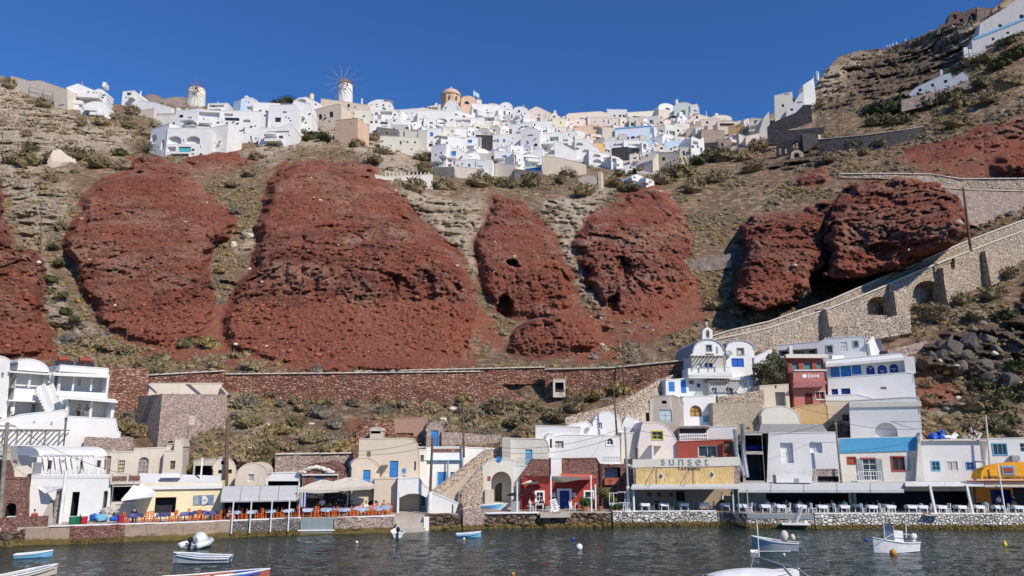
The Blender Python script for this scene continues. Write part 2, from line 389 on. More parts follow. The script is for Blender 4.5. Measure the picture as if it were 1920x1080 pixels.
def terrain_mat():
 m,nt,b=newmat('caldera slope')
 v=objco(nt)
 at=node(nt,'ShaderNodeAttribute',attribute_name='rock');s1=node(nt,'ShaderNodeSeparateColor');L(nt,at.outputs['Color'],s1.inputs[0])
 at2=node(nt,'ShaderNodeAttribute',attribute_name='cover');s2=node(nt,'ShaderNodeSeparateColor');L(nt,at2.outputs['Color'],s2.inputs[0])
 big=noise(nt,v,.12,5,.6);mid=noise(nt,v,.55,6,.7);fine=noise(nt,v,2.6,6,.75)
 soil=ramp(nt,mid,[(.30,(.20,.135,.075)),(.46,(.30,.21,.135)),(.58,(.43,.32,.22)),(.72,(.58,.46,.34))])
 veg=ramp(nt,fine,[(.3,(.11,.085,.05)),(.55,(.19,.145,.09)),(.75,(.28,.21,.135))])
 vm=ramp(nt,mid,[(.46,(1,1,1)),(.60,(0,0,0))])
 base=mixc(nt,vm,soil,veg)
 base=mixc(nt,ramp(nt,big,[(.35,(0,)*3),(.7,(.45,)*3)]),base,(.36,.21,.14))
 vz=objco(nt,(.5,.5,2.2));lay=noise(nt,vz,.5,6,.7)
 tuff=ramp(nt,lay,[(.3,(.22,.165,.115)),(.45,(.46,.37,.275)),(.62,(.60,.50,.385)),(.8,(.44,.33,.24))])
 tuff=mixc(nt,ramp(nt,mid,[(.30,(.85,)*3),(.45,(0,)*3)]),tuff,veg)
 c=mixc(nt,s1.outputs[1],base,tuff)
 bas=ramp(nt,fine,[(.3,(.055,.045,.04)),(.5,(.15,.115,.09)),(.7,(.29,.22,.165))])
 c=mixc(nt,ramp(nt,s1.outputs[2],[(.2,(0,)*3),(.9,(.85,)*3)]),c,bas)
 rn=noise(nt,v,.9,8,.75);rb=noise(nt,v,.16,4,.6)
 red=ramp(nt,rn,[(.26,(.075,.024,.016)),(.42,(.21,.066,.043)),(.58,(.33,.108,.07)),(.75,(.45,.20,.135))])
 red=mixc(nt,ramp(nt,rb,[(.38,(0,)*3),(.68,(.55,)*3)]),red,mixc(nt,fine,(.22,.09,.06),(.45,.22,.15)))
 red=mixc(nt,ramp(nt,noise(nt,v,.22,3),[(.5,(0,)*3),(.7,(.5,)*3)]),red,(.44,.12,.065))
 red=mixc(nt,ramp(nt,noise(nt,v,.09,7,.75),[(.46,(0,)*3),(.60,(.85,)*3)]),red,mixc(nt,rn,(.28,.14,.10),(.54,.35,.26)))
 red=mixc(nt,ramp(nt,noise(nt,objco(nt,(1,1,2.2)),0.14,7,.75),[(.47,(0,)*3),(.60,(.85,)*3)]),red,mixc(nt,rn,(.07,.03,.026),(.26,.10,.08)))
 vst=node(nt,'ShaderNodeTexVoronoi',Scale=1.4);L(nt,v,vst.inputs['Vector'])
 ss=node(nt,'ShaderNodeSeparateColor');L(nt,vst.outputs['Color'],ss.inputs[0])
 dk=ramp(nt,vst.outputs['Distance'],[(.14,(.75,)*3),(.45,(0,)*3)])
 red=mixc(nt,dk,red,mixc(nt,ss.outputs[0],(.05,.022,.018),(.30,.12,.08)))
 c=mixc(nt,s1.outputs[0],c,red)
 scr=ramp(nt,fine,[(.3,(.23,.075,.048)),(.5,(.35,.12,.078)),(.7,(.46,.21,.145))])
 c=mixc(nt,ramp(nt,s2.outputs[0],[(.15,(0,)*3),(1,(.8,)*3)]),c,scr)
 vs=node(nt,'ShaderNodeTexVoronoi',Scale=.9);L(nt,v,vs.inputs['Vector'])
 stn=ramp(nt,vs.outputs['Distance'],[(.10,(.8,)*3),(.16,(0,)*3)])
 c=mixc(nt,stn,c,(.52,.42,.33),'MIX')
 wf=mixc(nt,mid,(.5,.47,.42),(.75,.72,.68))
 c=mixc(nt,s2.outputs[1],c,wf)
 L(nt,c,b.inputs['Base Color']);b.inputs['Roughness'].default_value=1;b.inputs['Specular IOR Level'].default_value=.05
 n1=noise(nt,v,3.0,8,.8)
 bump(nt,b,n1,1.0,.6)
 return m
hill.data.materials.append(terrain_mat())
def sea():
 m,nt,b=newmat('harbour water')
 v=objco(nt,(1.0,2.6,1))
 b.inputs['Roughness'].default_value=.035;b.inputs['IOR'].default_value=1.33
 cc=ramp(nt,noise(nt,objco(nt),.05,3),[(.35,(.012,.024,.022)),(.7,(.022,.04,.035))])
 L(nt,cc,b.inputs['Base Color']);b.inputs['Specular IOR Level'].default_value=.5
 n1=noise(nt,v,.55,4,.6);n2=noise(nt,v,2.4,3,.5)
 mx=node(nt,'ShaderNodeMath',operation='MULTIPLY_ADD');L(nt,n1,mx.inputs[0]);mx.inputs[1].default_value=2.2;L(nt,n2,mx.inputs[2])
 bump(nt,b,mx.outputs[0],.8,.11)
 xs=np.concatenate([[-4000,-600,-150],np.arange(-70,71,.28),[150,600,4000]]);ys=np.concatenate([[-3000,-400,-60,0,20],np.arange(28,76,.22),[90,300,3000]])
 X,Y=np.meshgrid(xs,ys)
 k=smoothstep((Y-24)/6)*smoothstep((80-Y)/4)*smoothstep((75-abs(X))/6)
 Z=k*(.16*(fbm(X*.35,Y*.9,X*0,3)-.5)+.05*(vn(X*1.2,Y*3.0,X*0+4)-.5))
 n,mm=X.shape;i=np.arange(n*mm).reshape(n,mm)
 q=np.stack([i[:-1,:-1],i[:-1,1:],i[1:,1:],i[1:,:-1]],-1).reshape(-1,4)
 me=bpy.data.meshes.new('water');me.from_pydata(np.stack([X,Y,Z],-1).reshape(-1,3).tolist(),[],q.tolist());me.update()
 me.polygons.foreach_set('use_smooth',[True]*len(me.polygons));me.materials.append(m)
 o=bpy.data.objects.new('water',me);COL.objects.link(o);o['kind']='structure'
sea()
AZ,EL=41,38
sd=Vector((math.sin(R(AZ))*math.cos(R(EL)),-math.cos(R(AZ))*math.cos(R(EL)),math.sin(R(EL))))
sl=bpy.data.lights.new('sun','SUN');sl.energy=4.6;sl.angle=R(.53);sl.color=(1,.90,.77)
so=bpy.data.objects.new('sun',sl);COL.objects.link(so);so.rotation_euler=sd.to_track_quat('Z','Y').to_euler();so.location=(60,-60,120)
w=bpy.data.worlds.new('World');S.world=w;w.use_nodes=True
nt=w.node_tree;sk=nt.nodes.new('ShaderNodeTexSky');sk.sky_type='NISHITA';sk.sun_disc=False
sk.sun_elevation=R(EL);sk.sun_rotation=math.atan2(sd.x,sd.y);sk.altitude=0;sk.air_density=1.0;sk.dust_density=.25;sk.ozone_density=4.5
bg=nt.nodes['Background'];bg.inputs['Strength'].default_value=.125
tn=nt.nodes.new('ShaderNodeMix');tn.data_type='RGBA';tn.blend_type='MULTIPLY';tn.inputs[0].default_value=1;tn.inputs[7].default_value=(.37,.66,1.04,1)
nt.links.new(sk.outputs[0],tn.inputs[6]);nt.links.new(tn.outputs[2],bg.inputs['Color'])
S.view_settings.view_transform='Standard';S.view_settings.look='None';S.view_settings.exposure=0;S.view_settings.gamma=1
S.cycles.max_bounces=5
class Fr:
 def __init__(s,pxL,DL,pxR,DR,pyb):
  s.A=P(pxL,pyb,DL);B=P(pxR,pyb,DR);B.z=s.A.z
  s.w=(B-s.A).length;s.U=(B-s.A).normalized();s.N=Vector((-s.U.y,s.U.x,0));s.z0=s.A.z
  s.px0,s.px1,s.pyb=pxL,pxR,pyb
 def pt(s,u,n,z):return s.A+s.U*u+s.N*n+Vector((0,0,z-s.A.z))
 def uz(s,px,py,n=0):
  x,y,z=ray(px,py);d=Vector((x,y,z));o=Vector((0,0,CAMZ))
  t=(s.A+s.N*n-o).dot(s.N)/d.dot(s.N);p=o+d*t
  return(p-s.A).dot(s.U),p.z
 def at(s,px,py,n=0):
  u,z=s.uz(px,py,n);return s.pt(u,n,z)
def shape(fr,o,n=0,arch=False):
 """2D outline (u,z), counter-clockwise from below left, of a pixel rectangle on the facade"""
 u0,z0=fr.uz(o[0],o[3],n);u1,z1=fr.uz(o[2],o[1],n)
 if not arch:return[(u0,z0),(u1,z0),(u1,z1),(u0,z1)]
 w=(u1-u0)/2;h=min(w,(z1-z0)*.6);c=(u0+u1)/2
 r=[(u0,z0),(u1,z0)]
 for k in range(0,13):
  a=math.pi*k/12;r.append((c+w*math.cos(a),z1-h+h*math.sin(a)))
 return r
def inset(sh,d):
 n=len(sh);out=[]
 for i in range(n):
  p0,p,p1=Vector(sh[i-1]),Vector(sh[i]),Vector(sh[(i+1)%n])
  a=(p-p0).normalized();b=(p1-p).normalized()
  na=Vector((-a.y,a.x));nb=Vector((-b.y,b.x));m=(na+nb)
  if m.length<1e-6:m=na
  m.normalize();k=d/max(.35,m.dot(na));out.append(tuple(p+m*k))
 return out
def slab(mb,fr,sh,n0,n1,holes=()):
 """flat plate of outline sh between offsets n0 (front) and n1"""
 mb.poly(sh,list(holes),lambda u,z:fr.pt(u,n0,z))
 m=MB().poly(sh,list(holes),lambda u,z:fr.pt(u,n1,z));mb.add(m.v,[f[::-1]for f in m.f])
 for lp in[sh]+list(holes):
  for i in range(len(lp)):
   a,b=lp[i],lp[(i+1)%len(lp)]
   mb.face([fr.pt(a[0],n0,a[1]),fr.pt(b[0],n0,b[1]),fr.pt(b[0],n1,b[1]),fr.pt(a[0],n1,a[1])][::1 if lp is not sh else-1])
 return mb
def opening(fr,o,parent,wallmb,far=False,n=0):
 """o = (kind, px0, py0, px1, py1, material, opts); cuts return the hole outline"""
 kind=o[0];op=o[6]if len(o)>6 else{};mat=o[5]if len(o)>5 and o[5]else GLASS
 arch='arch' in kind
 sh=shape(fr,o[1:5],n,arch)
 rc=op.get('r',.3)
 if 'porch' in kind:
  dp=op.get('d',2.2);im=op.get('in',mat)
  mb=MB()
  nfar=n+dp
  subs=op.get('sub',[]);holes=[]
  pr=thing_part('porch',parent)
  for s_ in subs:holes.append(opening(fr,s_,pr,mb,far,nfar))
  ok=[]
  us=[p[0]for p in sh];zs=[p[1]for p in sh]
  big=inset(sh,-.02)
  holes=[[(min(max(p[0],min(us)+.03),max(us)-.03),min(max(p[1],min(zs)+.03),max(zs)-.03))for p in h]for h in holes]
  holes=[h for h in holes if max(p[0]for p in h)-min(p[0]for p in h)>.2]
  mb.poly(big,holes,lambda u,z:fr.pt(u,nfar,z))
  for i in range(len(sh)):
   a,b=sh[i],sh[(i+1)%len(sh)]
   mb.face([fr.pt(a[0],n+.02,a[1]),fr.pt(b[0],n+.02,b[1]),fr.pt(b[0],nfar,b[1]),fr.pt(a[0],nfar,a[1])])
  finish_part(pr,mb,im)
  return sh
 mb=wallmb
 for i in range(len(sh)):
  a,b=sh[i],sh[(i+1)%len(sh)]
  mb.face([fr.pt(a[0],n,a[1]),fr.pt(b[0],n,b[1]),fr.pt(b[0],n+rc,b[1]),fr.pt(a[0],n+rc,a[1])])
 if 'void' in kind:
  q=MB();slab(q,fr,inset(sh,-.03),n+rc,n+rc+.05);q.build(op.get('name','opening'),mat,parent);return sh
 if 'door' in kind:
  q=MB();slab(q,fr,inset(sh,-.02),n+rc-.06,n+rc)
  d=q.build('door',mat,parent,label=op.get('label'))
  if not far:
   u0,z0=sh[0];u1=sh[1][0];z1=max(p[1]for p in sh)
   f=MB();m=(u0+u1)/2
   for(a,b,c,e)in((u0+.08,m-.03,z0+.15,z0+(z1-z0)*.45),(m+.03,u1-.08,z0+.15,z0+(z1-z0)*.45),(u0+.08,m-.03,z0+(z1-z0)*.5,z1-.35),(m+.03,u1-.08,z0+(z1-z0)*.5,z1-.35)):
    if b-a>.1 and e-c>.1:slab(f,fr,[(a,c),(b,c),(b,e),(a,e)],n+rc-.1,n+rc-.055)
   if f.v:f.build('panel',mat,d)
   h=MB().box(fr.pt(m+.08,n+rc-.12,z0+1.05 if z1-z0>1.6 else(z0+z1)/2),.05,.05,.14);h.build('handle',GPAINT,d)
  return sh
 if far and 'win' in kind:
  q=MB();slab(q,fr,inset(sh,-.02),n+rc-.03,n+rc);q.build('window',mat,parent);return sh
 fm=op.get('frame',WPAINT)
 q=MB();k=op.get('fw',.07);ins=inset(sh,k)
 slab(q,fr,sh,n+rc-.14,n+rc-.06,[ins])
 u0,z0=sh[0];u1=sh[1][0];z1=max(p[1]for p in sh);m=(u0+u1)/2
 nv,nh=op.get('bars',(1,1))
 top=z1 if not arch else z1-(z1-z0)*.12
 for i in range(nv):uu=u0+(u1-u0)*(i+1)/(nv+1);q.box(fr.pt(uu,n+rc-.1,(z0+top)/2),.05,.05,top-z0-.06,M=Matrix((fr.U,fr.N,(0,0,1))).transposed())
 for i in range(nh):zz=z0+(z1-z0)*(i+1)/(nh+1);q.box(fr.pt(m,n+rc-.1,zz),u1-u0-.06,.045,.05,M=Matrix((fr.U,fr.N,(0,0,1))).transposed())
 if op.get('surround'):
  slab(q,fr,inset(sh,-op.get('sw',.14)),n-.06,n-.003,[sh])
 wd=q.build('window',fm,parent,label=op.get('label'))
 p=MB();slab(p,fr,inset(sh,-.02),n+rc-.05,n+rc);p.build('pane',mat,wd)
 for side in op.get('shutters',''):
  uu=u0 if side=='l' else u1;sgn=-1 if side=='l' else 1;ww=(u1-u0)*.42
  c=MB().box(fr.pt(uu+sgn*ww/2,n-.05,(z0+z1)/2),ww,.05,z1-z0,M=Matrix((fr.U,fr.N,(0,0,1))).transposed())
  for j in range(7):c.box(fr.pt(uu+sgn*ww/2,n-.08,z0+(z1-z0)*(j+.8)/7.6),ww*.8,.03,.05,M=Matrix((fr.U,fr.N,(0,0,1))).transposed())
  c.build('shutter',op.get('smat',GPAINT),wd)
 return sh
def thing_part(name,parent):
 me=bpy.data.meshes.new(name);o=bpy.data.objects.new(name,me);COL.objects.link(o)
 o.parent=parent;o['_o']=parent['_o'];return o
def finish_part(o,mb,mat):
 o0=Vector(o['_o']);o.data.from_pydata([v-o0 for v in mb.v],[],mb.f);o.data.update()
 o.data.materials.append(mat()if callable(mat)else mat)
def outline(fr,top,down):
 """wall outline (u,z) counter-clockwise from bottom left; top: py or list of (px,py) / ('arc',pxL,pyL,pxR,pyR,pyPeak)"""
 zb=fr.z0-down;r=[(0,zb),(fr.w,zb)]
 if isinstance(top,(int,float)):
  z=fr.uz((fr.px0+fr.px1)/2,top)[1];up=[(0,z),(fr.w,z)]
 else:
  up=[]
  for t in top:
   if t[0]=='arc':
    a=fr.uz(t[1],t[2]);b=fr.uz(t[3],t[4]);pk=fr.uz((t[1]+t[3])/2,t[5])[1]
    zm=(a[1]+b[1])/2;n=14
    for k in range(n+1):
     al=math.pi*(1-k/n);up.append(((a[0]+b[0])/2+(b[0]-a[0])/2*math.cos(al),(a[1]+(b[1]-a[1])*k/n)+(pk-zm)*math.sin(al)))
   else:up.append(fr.uz(*t))
  up[0]=(max(up[0][0],0)if abs(up[0][0])<.4 else up[0][0],up[0][1])
 up=[(min(max(u,0),fr.w),z)for u,z in up]
 cl=[]
 for p in up[::-1]:
  if not cl or(abs(p[0]-cl[-1][0])+abs(p[1]-cl[-1][1]))>.02:cl.append(p)
 return r+cl
def house(name,label,cat,fr,top,depth,mat,ops=(),down=2.5,group=None,far=False,roof=None,lip=.05,nofoot=False,T=None,rmat=None):
 t=T or thing(name,label,cat,fr.pt(fr.w/2,depth/2,fr.z0),group)
 ol=outline(fr,top,down)
 wmb=MB();holes=[]
 for o in ops:holes.append(opening(fr,o,t,wmb,far))
 us=[p[0]for p in ol];zs=[p[1]for p in ol]
 hs=[]
 for h in holes:
  h2=[(min(max(p[0],.03),fr.w-.03),max(p[1],zs[0]+.03))for p in h]
  hs.append(h2)
 wmb.poly(ol,hs,lambda u,z:fr.pt(u,0,z))
 m=MB().poly(ol,[],lambda u,z:fr.pt(u,depth,z));wmb.add(m.v,[f[::-1]for f in m.f])
 n=len(ol)
 rb=MB()
 for i in range(n):
  a,b=ol[i],ol[(i+1)%n]
  wmb.face([fr.pt(b[0],0,b[1]),fr.pt(a[0],0,a[1]),fr.pt(a[0],depth,a[1]),fr.pt(b[0],depth,b[1])])
 up=ol[2:]
 th=lip+.05
 out=[]
 for i,p in enumerate(up):
  p0=Vector(up[max(i-1,0)]);p1=Vector(up[min(i+1,len(up)-1)]);d=(p1-p0).normalized()if(p1-p0).length>1e-6 else Vector((-1,0))
  nn=Vector((d.y,-d.x));nn=nn if nn.y>0 else-nn
  out.append((p[0]+nn.x*th,p[1]+nn.y*th))
 lo=[(p[0],p[1]-.004)for p in up]
 strip=list(lo)+out[::-1]
 for i in range(len(up)-1):
  q=[up[i],out[i],out[i+1],up[i+1]]
  f0=[fr.pt(u,-lip,z)for u,z in q];f1=[fr.pt(u,depth+lip,z)for u,z in q]
  rb.face(f0);rb.face(f1[::-1]);rb.face([f0[1],f1[1],f1[2],f0[2]]);rb.face([f0[0],f0[3],f1[3],f1[0]])
 q=[up[0],out[0]];rb.face([fr.pt(q[0][0],-lip,q[0][1]),fr.pt(q[0][0],depth,q[0][1]),fr.pt(q[1][0],depth,q[1][1]),fr.pt(q[1][0],-lip,q[1][1])])
 q=[up[-1],out[-1]];rb.face([fr.pt(q[0][0],-lip,q[0][1]),fr.pt(q[0][0],depth,q[0][1]),fr.pt(q[1][0],depth,q[1][1]),fr.pt(q[1][0],-lip,q[1][1])][::-1])
 wmb.build('wall',mat,t);
 if rb.v:rb.build('roof',rmat or roof or mat,t)
 return t
def fbox(mb,fr,px0,py0,px1,py1,n0,n1):
 """box on a facade: pixel rectangle, between offsets n0 and n1 (negative = in front)"""
 u0,z0=fr.uz(px0,py1,n0);u1,z1=fr.uz(px1,py0,n0)
 c=fr.pt((u0+u1)/2,(n0+n1)/2,(z0+z1)/2)
 return mb.box(c,abs(u1-u0),abs(n1-n0),abs(z1-z0),M=Matrix((fr.U,fr.N,(0,0,1))).transposed())
def rough_wall(name,label,base,top,mat,thick=.6,amp=.08,cat='wall',group=None,down=1.5,step=.3,kind=None,cop=None,parent=None,backdown=None):
 """masonry wall along world points; base/top lists of Vector (same count); rough faces from noise"""
 o0=(base[0]+base[-1])/2
 seg=[]
 for i in range(len(base)-1):
  n=max(1,int(((top[i+1]-top[i]).length)/step))
  for k in range(n+(i==len(base)-2)):
   f=k/n;seg.append((base[i].lerp(base[i+1],f),top[i].lerp(top[i+1],f)))
 H=max((t-b).length for b,t in seg)+down;nh=max(2,int(H/step));m=len(seg)
 pts=[]
 for i,(b,t)in enumerate(seg):
  a,c=seg[max(i-1,0)],seg[min(i+1,m-1)]
  d=(c[0]-a[0]);d.z=0;d.normalize();N=Vector((-d.y,d.x,0))
  b2=b-Vector((0,0,down))
  for k in range(nh+1):pts.append(b2.lerp(t,k/nh)+N*0)
  pts.append(t+N*thick);pts.append(b2+N*thick)
 A=np.array([p[:]for p in pts]);r=nh+3
 nz=(fbm(A[:,0]*1.1,A[:,1]*1.1,A[:,2]*1.5,3)-.5)*2.2+(vn(A[:,0]*4,A[:,1]*4,A[:,2]*5)-.5)*.8
 nx=fbm(A[:,0]*.9+30,A[:,1]*.9,A[:,2]*.9,2)-.5
 mb=MB()
 for i in range(m):
  a,c=seg[max(i-1,0)],seg[min(i+1,m-1)];d=(c[0]-a[0]);d.z=0;d.normalize();N=Vector((-d.y,d.x,0))
  for k in range(r):
   j=i*r+k;p=Vector(A[j])
   if k<=nh:p=p-N*(nz[j]*amp)
   if k>=nh and k<r-1:p.z+=nx[i*r+nh]*amp*2
   mb.v.append(p)
 for i in range(m-1):
  for k in range(r-1):mb.f.append((i*r+k,(i+1)*r+k,(i+1)*r+k+1,i*r+k+1))
 mb.f.append(tuple(range(r))[::-1]);mb.f.append(tuple((m-1)*r+k for k in range(r)))
 if cop:
  t=thing(name,label,cat,o0,group);mb.build('wall',mat,t,smooth=False)
  c=MB()
  for i in range(m-1):
   a0,a1=seg[i][1],seg[i+1][1];d=a1-a0;d.z=0;d.normalize();N=Vector((-d.y,d.x,0))
   z=Vector((0,0,1))
   q=[a0-N*(.08+amp)-z*.02,a0+N*(thick+.06)-z*.02,a0+N*(thick+.06)+z*(.10+.03*((i*7)%3)),a0-N*(.08+amp)+z*(.10+.03*((i*7)%3))]
   w_=[a1-N*(.08+amp)-z*.02,a1+N*(thick+.06)-z*.02,a1+N*(thick+.06)+z*(.10+.03*((i*7)%3)),a1-N*(.08+amp)+z*(.10+.03*((i*7)%3))]
   c.add(q+w_,[(0,4,7,3),(3,7,6,2),(2,6,5,1),(1,5,4,0),(0,3,2,1),(4,5,6,7)])
  c.build('coping',cop,t);return t
 o=mb.build(name,mat,parent,loc=None if parent else o0)
 if parent is None:tag(o,label,cat,group,kind)
 return o
def text(body,size,origin,U,Nout,mat,name,parent=None,ext=.02,bold=0.0,align='CENTER',spacing=1.0):
 cu=bpy.data.curves.new(name,'FONT');cu.body=body;cu.size=size;cu.extrude=ext;cu.align_x=align;cu.offset=bold;cu.space_character=spacing
 o=bpy.data.objects.new(name,cu);COL.objects.link(o)
 dg=bpy.context.evaluated_depsgraph_get();me=bpy.data.meshes.new_from_object(o.evaluated_get(dg));bpy.data.objects.remove(o)
 me.name=name;o=bpy.data.objects.new(name,me);COL.objects.link(o)
 Z=Vector((0,0,1));X=U.normalized();Yn=Nout.normalized()
 Mx=Matrix((X,Z,-Yn if False else X.cross(Z))).transposed().to_4x4();Mx.translation=Vector(origin)
 me.transform(Mx);me.materials.clear();me.materials.append(mat()if callable(mat)else mat)
 if parent is not None:
  me.transform(Matrix.Translation(-Vector(parent['_o'])));o.parent=parent;o['_o']=parent['_o']
 return o
FZ=1.4
QL=[(-120,1030),(0,1024),(100,1021),(240,1016),(330,1013),(435,1008),(560,1002),(640,1001),(740,997),(860,993),(905,991),(1145,987),(1350,986),(1400,990),(1530,992),(1740,992),(1960,993),(2060,994)]
def qd(px):
 return W(px,float(np.interp(px,[a for a,_ in QL],[b for _,b in QL])),0)
def qpts(a,b):
 r=[a]+[p for p,_ in QL if a<p<b]+[b]
 return[qd(p)for p in r]
def wet(name,base):
 """masonry that turns ochre and green in the tidal band (by height above the sea)"""
 if name in MATS:return MATS[name]
 m0=base();m=m0.copy();m.name=name;nt=m.node_tree;b=nt.nodes['Principled BSDF']
 src=b.inputs['Base Color'].links[0].from_socket
 g=node(nt,'ShaderNodeNewGeometry');s=node(nt,'ShaderNodeSeparateXYZ');L(nt,g.outputs['Position'],s.inputs[0])
 n=noise(nt,g.outputs['Position'],1.3,5,.7);ad=node(nt,'ShaderNodeMath',operation='MULTIPLY_ADD');L(nt,n,ad.inputs[0]);ad.inputs[1].default_value=-.7;L(nt,s.outputs[2],ad.inputs[2])
 f=ramp(nt,ad.outputs[0],[(.02,(1,)*3),(.16,(0,)*3)])
 al=mixc(nt,n,(.055,.045,.02),(.24,.17,.06))
 c=mixc(nt,f,src,al);L(nt,c,b.inputs['Base Color']);MATS[name]=m;return m
def concrete():
 return plaster('stained quay concrete',(.36,.28,.21),.5,(.16,.11,.075),.6)
def eroded():
 return rubble('eroded quay rock',[(.12,.085,.06),(.26,.19,.14),(.17,.125,.09)],(.05,.035,.025),1.3,.12,1)
QS=[(-120,45,'rough stone quay edge at the far left end of the harbour',lambda:wet('wet eroded',eroded),.25,FZ-.25),(45,128,'smooth brown concrete block of quay under the low red wall',lambda:wet('wet concrete',concrete),.03,FZ-.1),(128,232,'quay edge with a red stone band above an undercut rock hollow',lambda:wet('wet red stone',REDST),.16,FZ),(232,432,'long cracked concrete quay slab below the yellow cafe',lambda:wet('wet concrete',concrete),.09,FZ),(432,560,'dark rubble quay wall under the striped canopy posts',lambda:wet('wet grey stone',GREYST),.14,FZ),(626,738,'brown and red rubble quay wall below the crowded orange chairs',lambda:wet('wet pink stone',PINKST),.16,FZ),(798,866,'dark rubble quay wall right of the landing steps',lambda:wet('wet eroded',eroded),.2,FZ),(905,1146,'eroded layered quay ledge in front of the red restaurant',lambda:wet('wet eroded',eroded),.3,FZ-.12),(1150,1345,'whitewashed boulder quay wall under the reed fronted taverna',lambda:wet('wet white stone',WSTONE),.2,FZ),(1345,1402,'shaded grey corner of quay between two whitewashed walls',lambda:wet('wet grey stone',GREYST),.1,FZ),(1402,1528,'low whitewashed quay wall behind the small motorboat with beige seats',lambda:wet('wet white stone',WSTONE),.18,FZ-.5),(1530,1734,'whitewashed boulder quay wall behind the boat with the windscreen',lambda:wet('wet white stone',WSTONE),.2,FZ),(1734,2060,'whitewashed quay wall with rusty stains at the right end',lambda:wet('wet white stone',WSTONE),.22,FZ)]
for a,b,lab,mt,amp,zt in QS:
 bp=qpts(a,b);tp=[p+Vector((0,0,zt))for p in bp]
 o=rough_wall('quay_wall',lab,bp,tp,mt,1.2,amp,'quay wall',down=1.0,step=.22)
def pav():
 m=plaster('quay pavement',(.44,.39,.33),.4,(.26,.22,.19))
 mb=MB();xs=list(range(-120,2061,20))
 top=[];back=[]
 for px in xs:
  p=qd(px)+Vector((0,.45,FZ-.006));top.append(p)
  d=Vector((p.x,p.y,0)).normalized();back.append(p+d*26)
 for i in range(len(xs)-1):mb.face([top[i],top[i+1],back[i+1],back[i]])
 for i in range(len(xs)-1):mb.face([top[i]-Vector((0,0,1.5)),top[i+1]-Vector((0,0,1.5)),top[i+1],top[i]])
 o=mb.build('pavement',m);o['kind']='structure'
pav()
e=MB()
for a,b in((85,560),(630,738),(905,1010),(1150,1345),(1530,1734),(1750,2060)):
 pts=qpts(a,b)
 for p,q in zip(pts,pts[1:]):e.bar(p+Vector((0,.25,FZ+.05)),q+Vector((0,.25,FZ+.05)),.34,.10)
tag(e.build('kerb',WPAINT),'white painted kerb along the quay edge','kerb',kind='structure')
def fp(px,back=0.0,z=FZ):
 """point on the terrace floor, metres behind the quay edge along the sight line"""
 p=qd(px);d=Vector((p.x,p.y,0)).normalized();q=p+d*back;q.z=z;return q
def qD(px,back=0.0):return fp(px,back).y
def pyf(px,back=0.0,z=FZ):return proj(fp(px,back,z))[1]
def FF(px0,b0,px1,b1=None):
 """frame on the terrace floor, b metres behind the quay edge at each end"""
 b1=b0 if b1 is None else b1
 return Fr(px0,qD(px0,b0),px1,qD(px1,b1),pyf(px0,b0))
TERRA=lambda:plaster('red painted plaster',(.34,.055,.045),.12,(.2,.05,.04))
RED2=lambda:plaster('brick red wall',(.36,.085,.06),.1,(.25,.06,.05))
PINKP=lambda:plaster('dusty pink plaster',(.48,.19,.16),.15,(.3,.1,.09))
YEL=lambda:plaster('pale yellow plaster',(.80,.70,.46),.06)
OCHRE=lambda:plaster('ochre plaster',(.60,.41,.20),.15)
ORNG=lambda:plaster('orange wall',(.62,.25,.05),.1)
TEAL=lambda:plain('teal shutter',(.06,.22,.22),.6)
AWN=lambda:plain('grey white awning cloth',(.55,.56,.55),.9,0,.04)
CREAMC=lambda:plain('cream cloth',(.62,.56,.47),.95,0,.05)
SAILR=lambda:plain('coral sail cloth',(.55,.12,.08),.95,0,.05)
UP=Vector((0,0,1))
def posts(fr,pxs,pyt,pyb,n,r=.06,mat=WPAINT,name='post',parent=None,sq=True):
 for p in pxs:
  a=fr.at(p,pyb,n);b=fr.at(p,pyt,n);b=Vector((a.x,a.y,b.z))
  MB().bar(a,b,r*2).build(name,mat,parent)
def railing(fr,px0,py0,px1,py1,n,parent,mat=WPAINT,nb=8,cross=True,name='railing'):
 mb=MB();a0=fr.at(px0,py1,n);b0=fr.at(px1,py1,n);zt=fr.uz(px0,py0,n)[1]
 b0.z=a0.z;h=zt-a0.z;v=Vector((0,0,h))
 mb.bar(a0+v,b0+v,.05);mb.bar(a0+UP*.05,b0+UP*.05,.04)
 for i in range(nb+1):
  p=a0.lerp(b0,i/nb);mb.bar(p,p+v,.035)
  if cross and i<nb:
   q=a0.lerp(b0,(i+1)/nb);mb.bar(p,q+v,.03);mb.bar(p+v,q,.03)
 return mb.build(name,mat,parent)
def deck(fr,px0,px1,py,n0,n1,th,parent,mat,name='balcony_floor'):
 u0,z=fr.uz(px0,py,n0);u1=fr.uz(px1,py,n0)[0]
 mb=MB().box(fr.pt((u0+u1)/2,(n0+n1)/2,z-th/2),u1-u0,abs(n1-n0),th,M=Matrix((fr.U,fr.N,(0,0,1))).transposed())
 return mb.build(name,mat,parent)
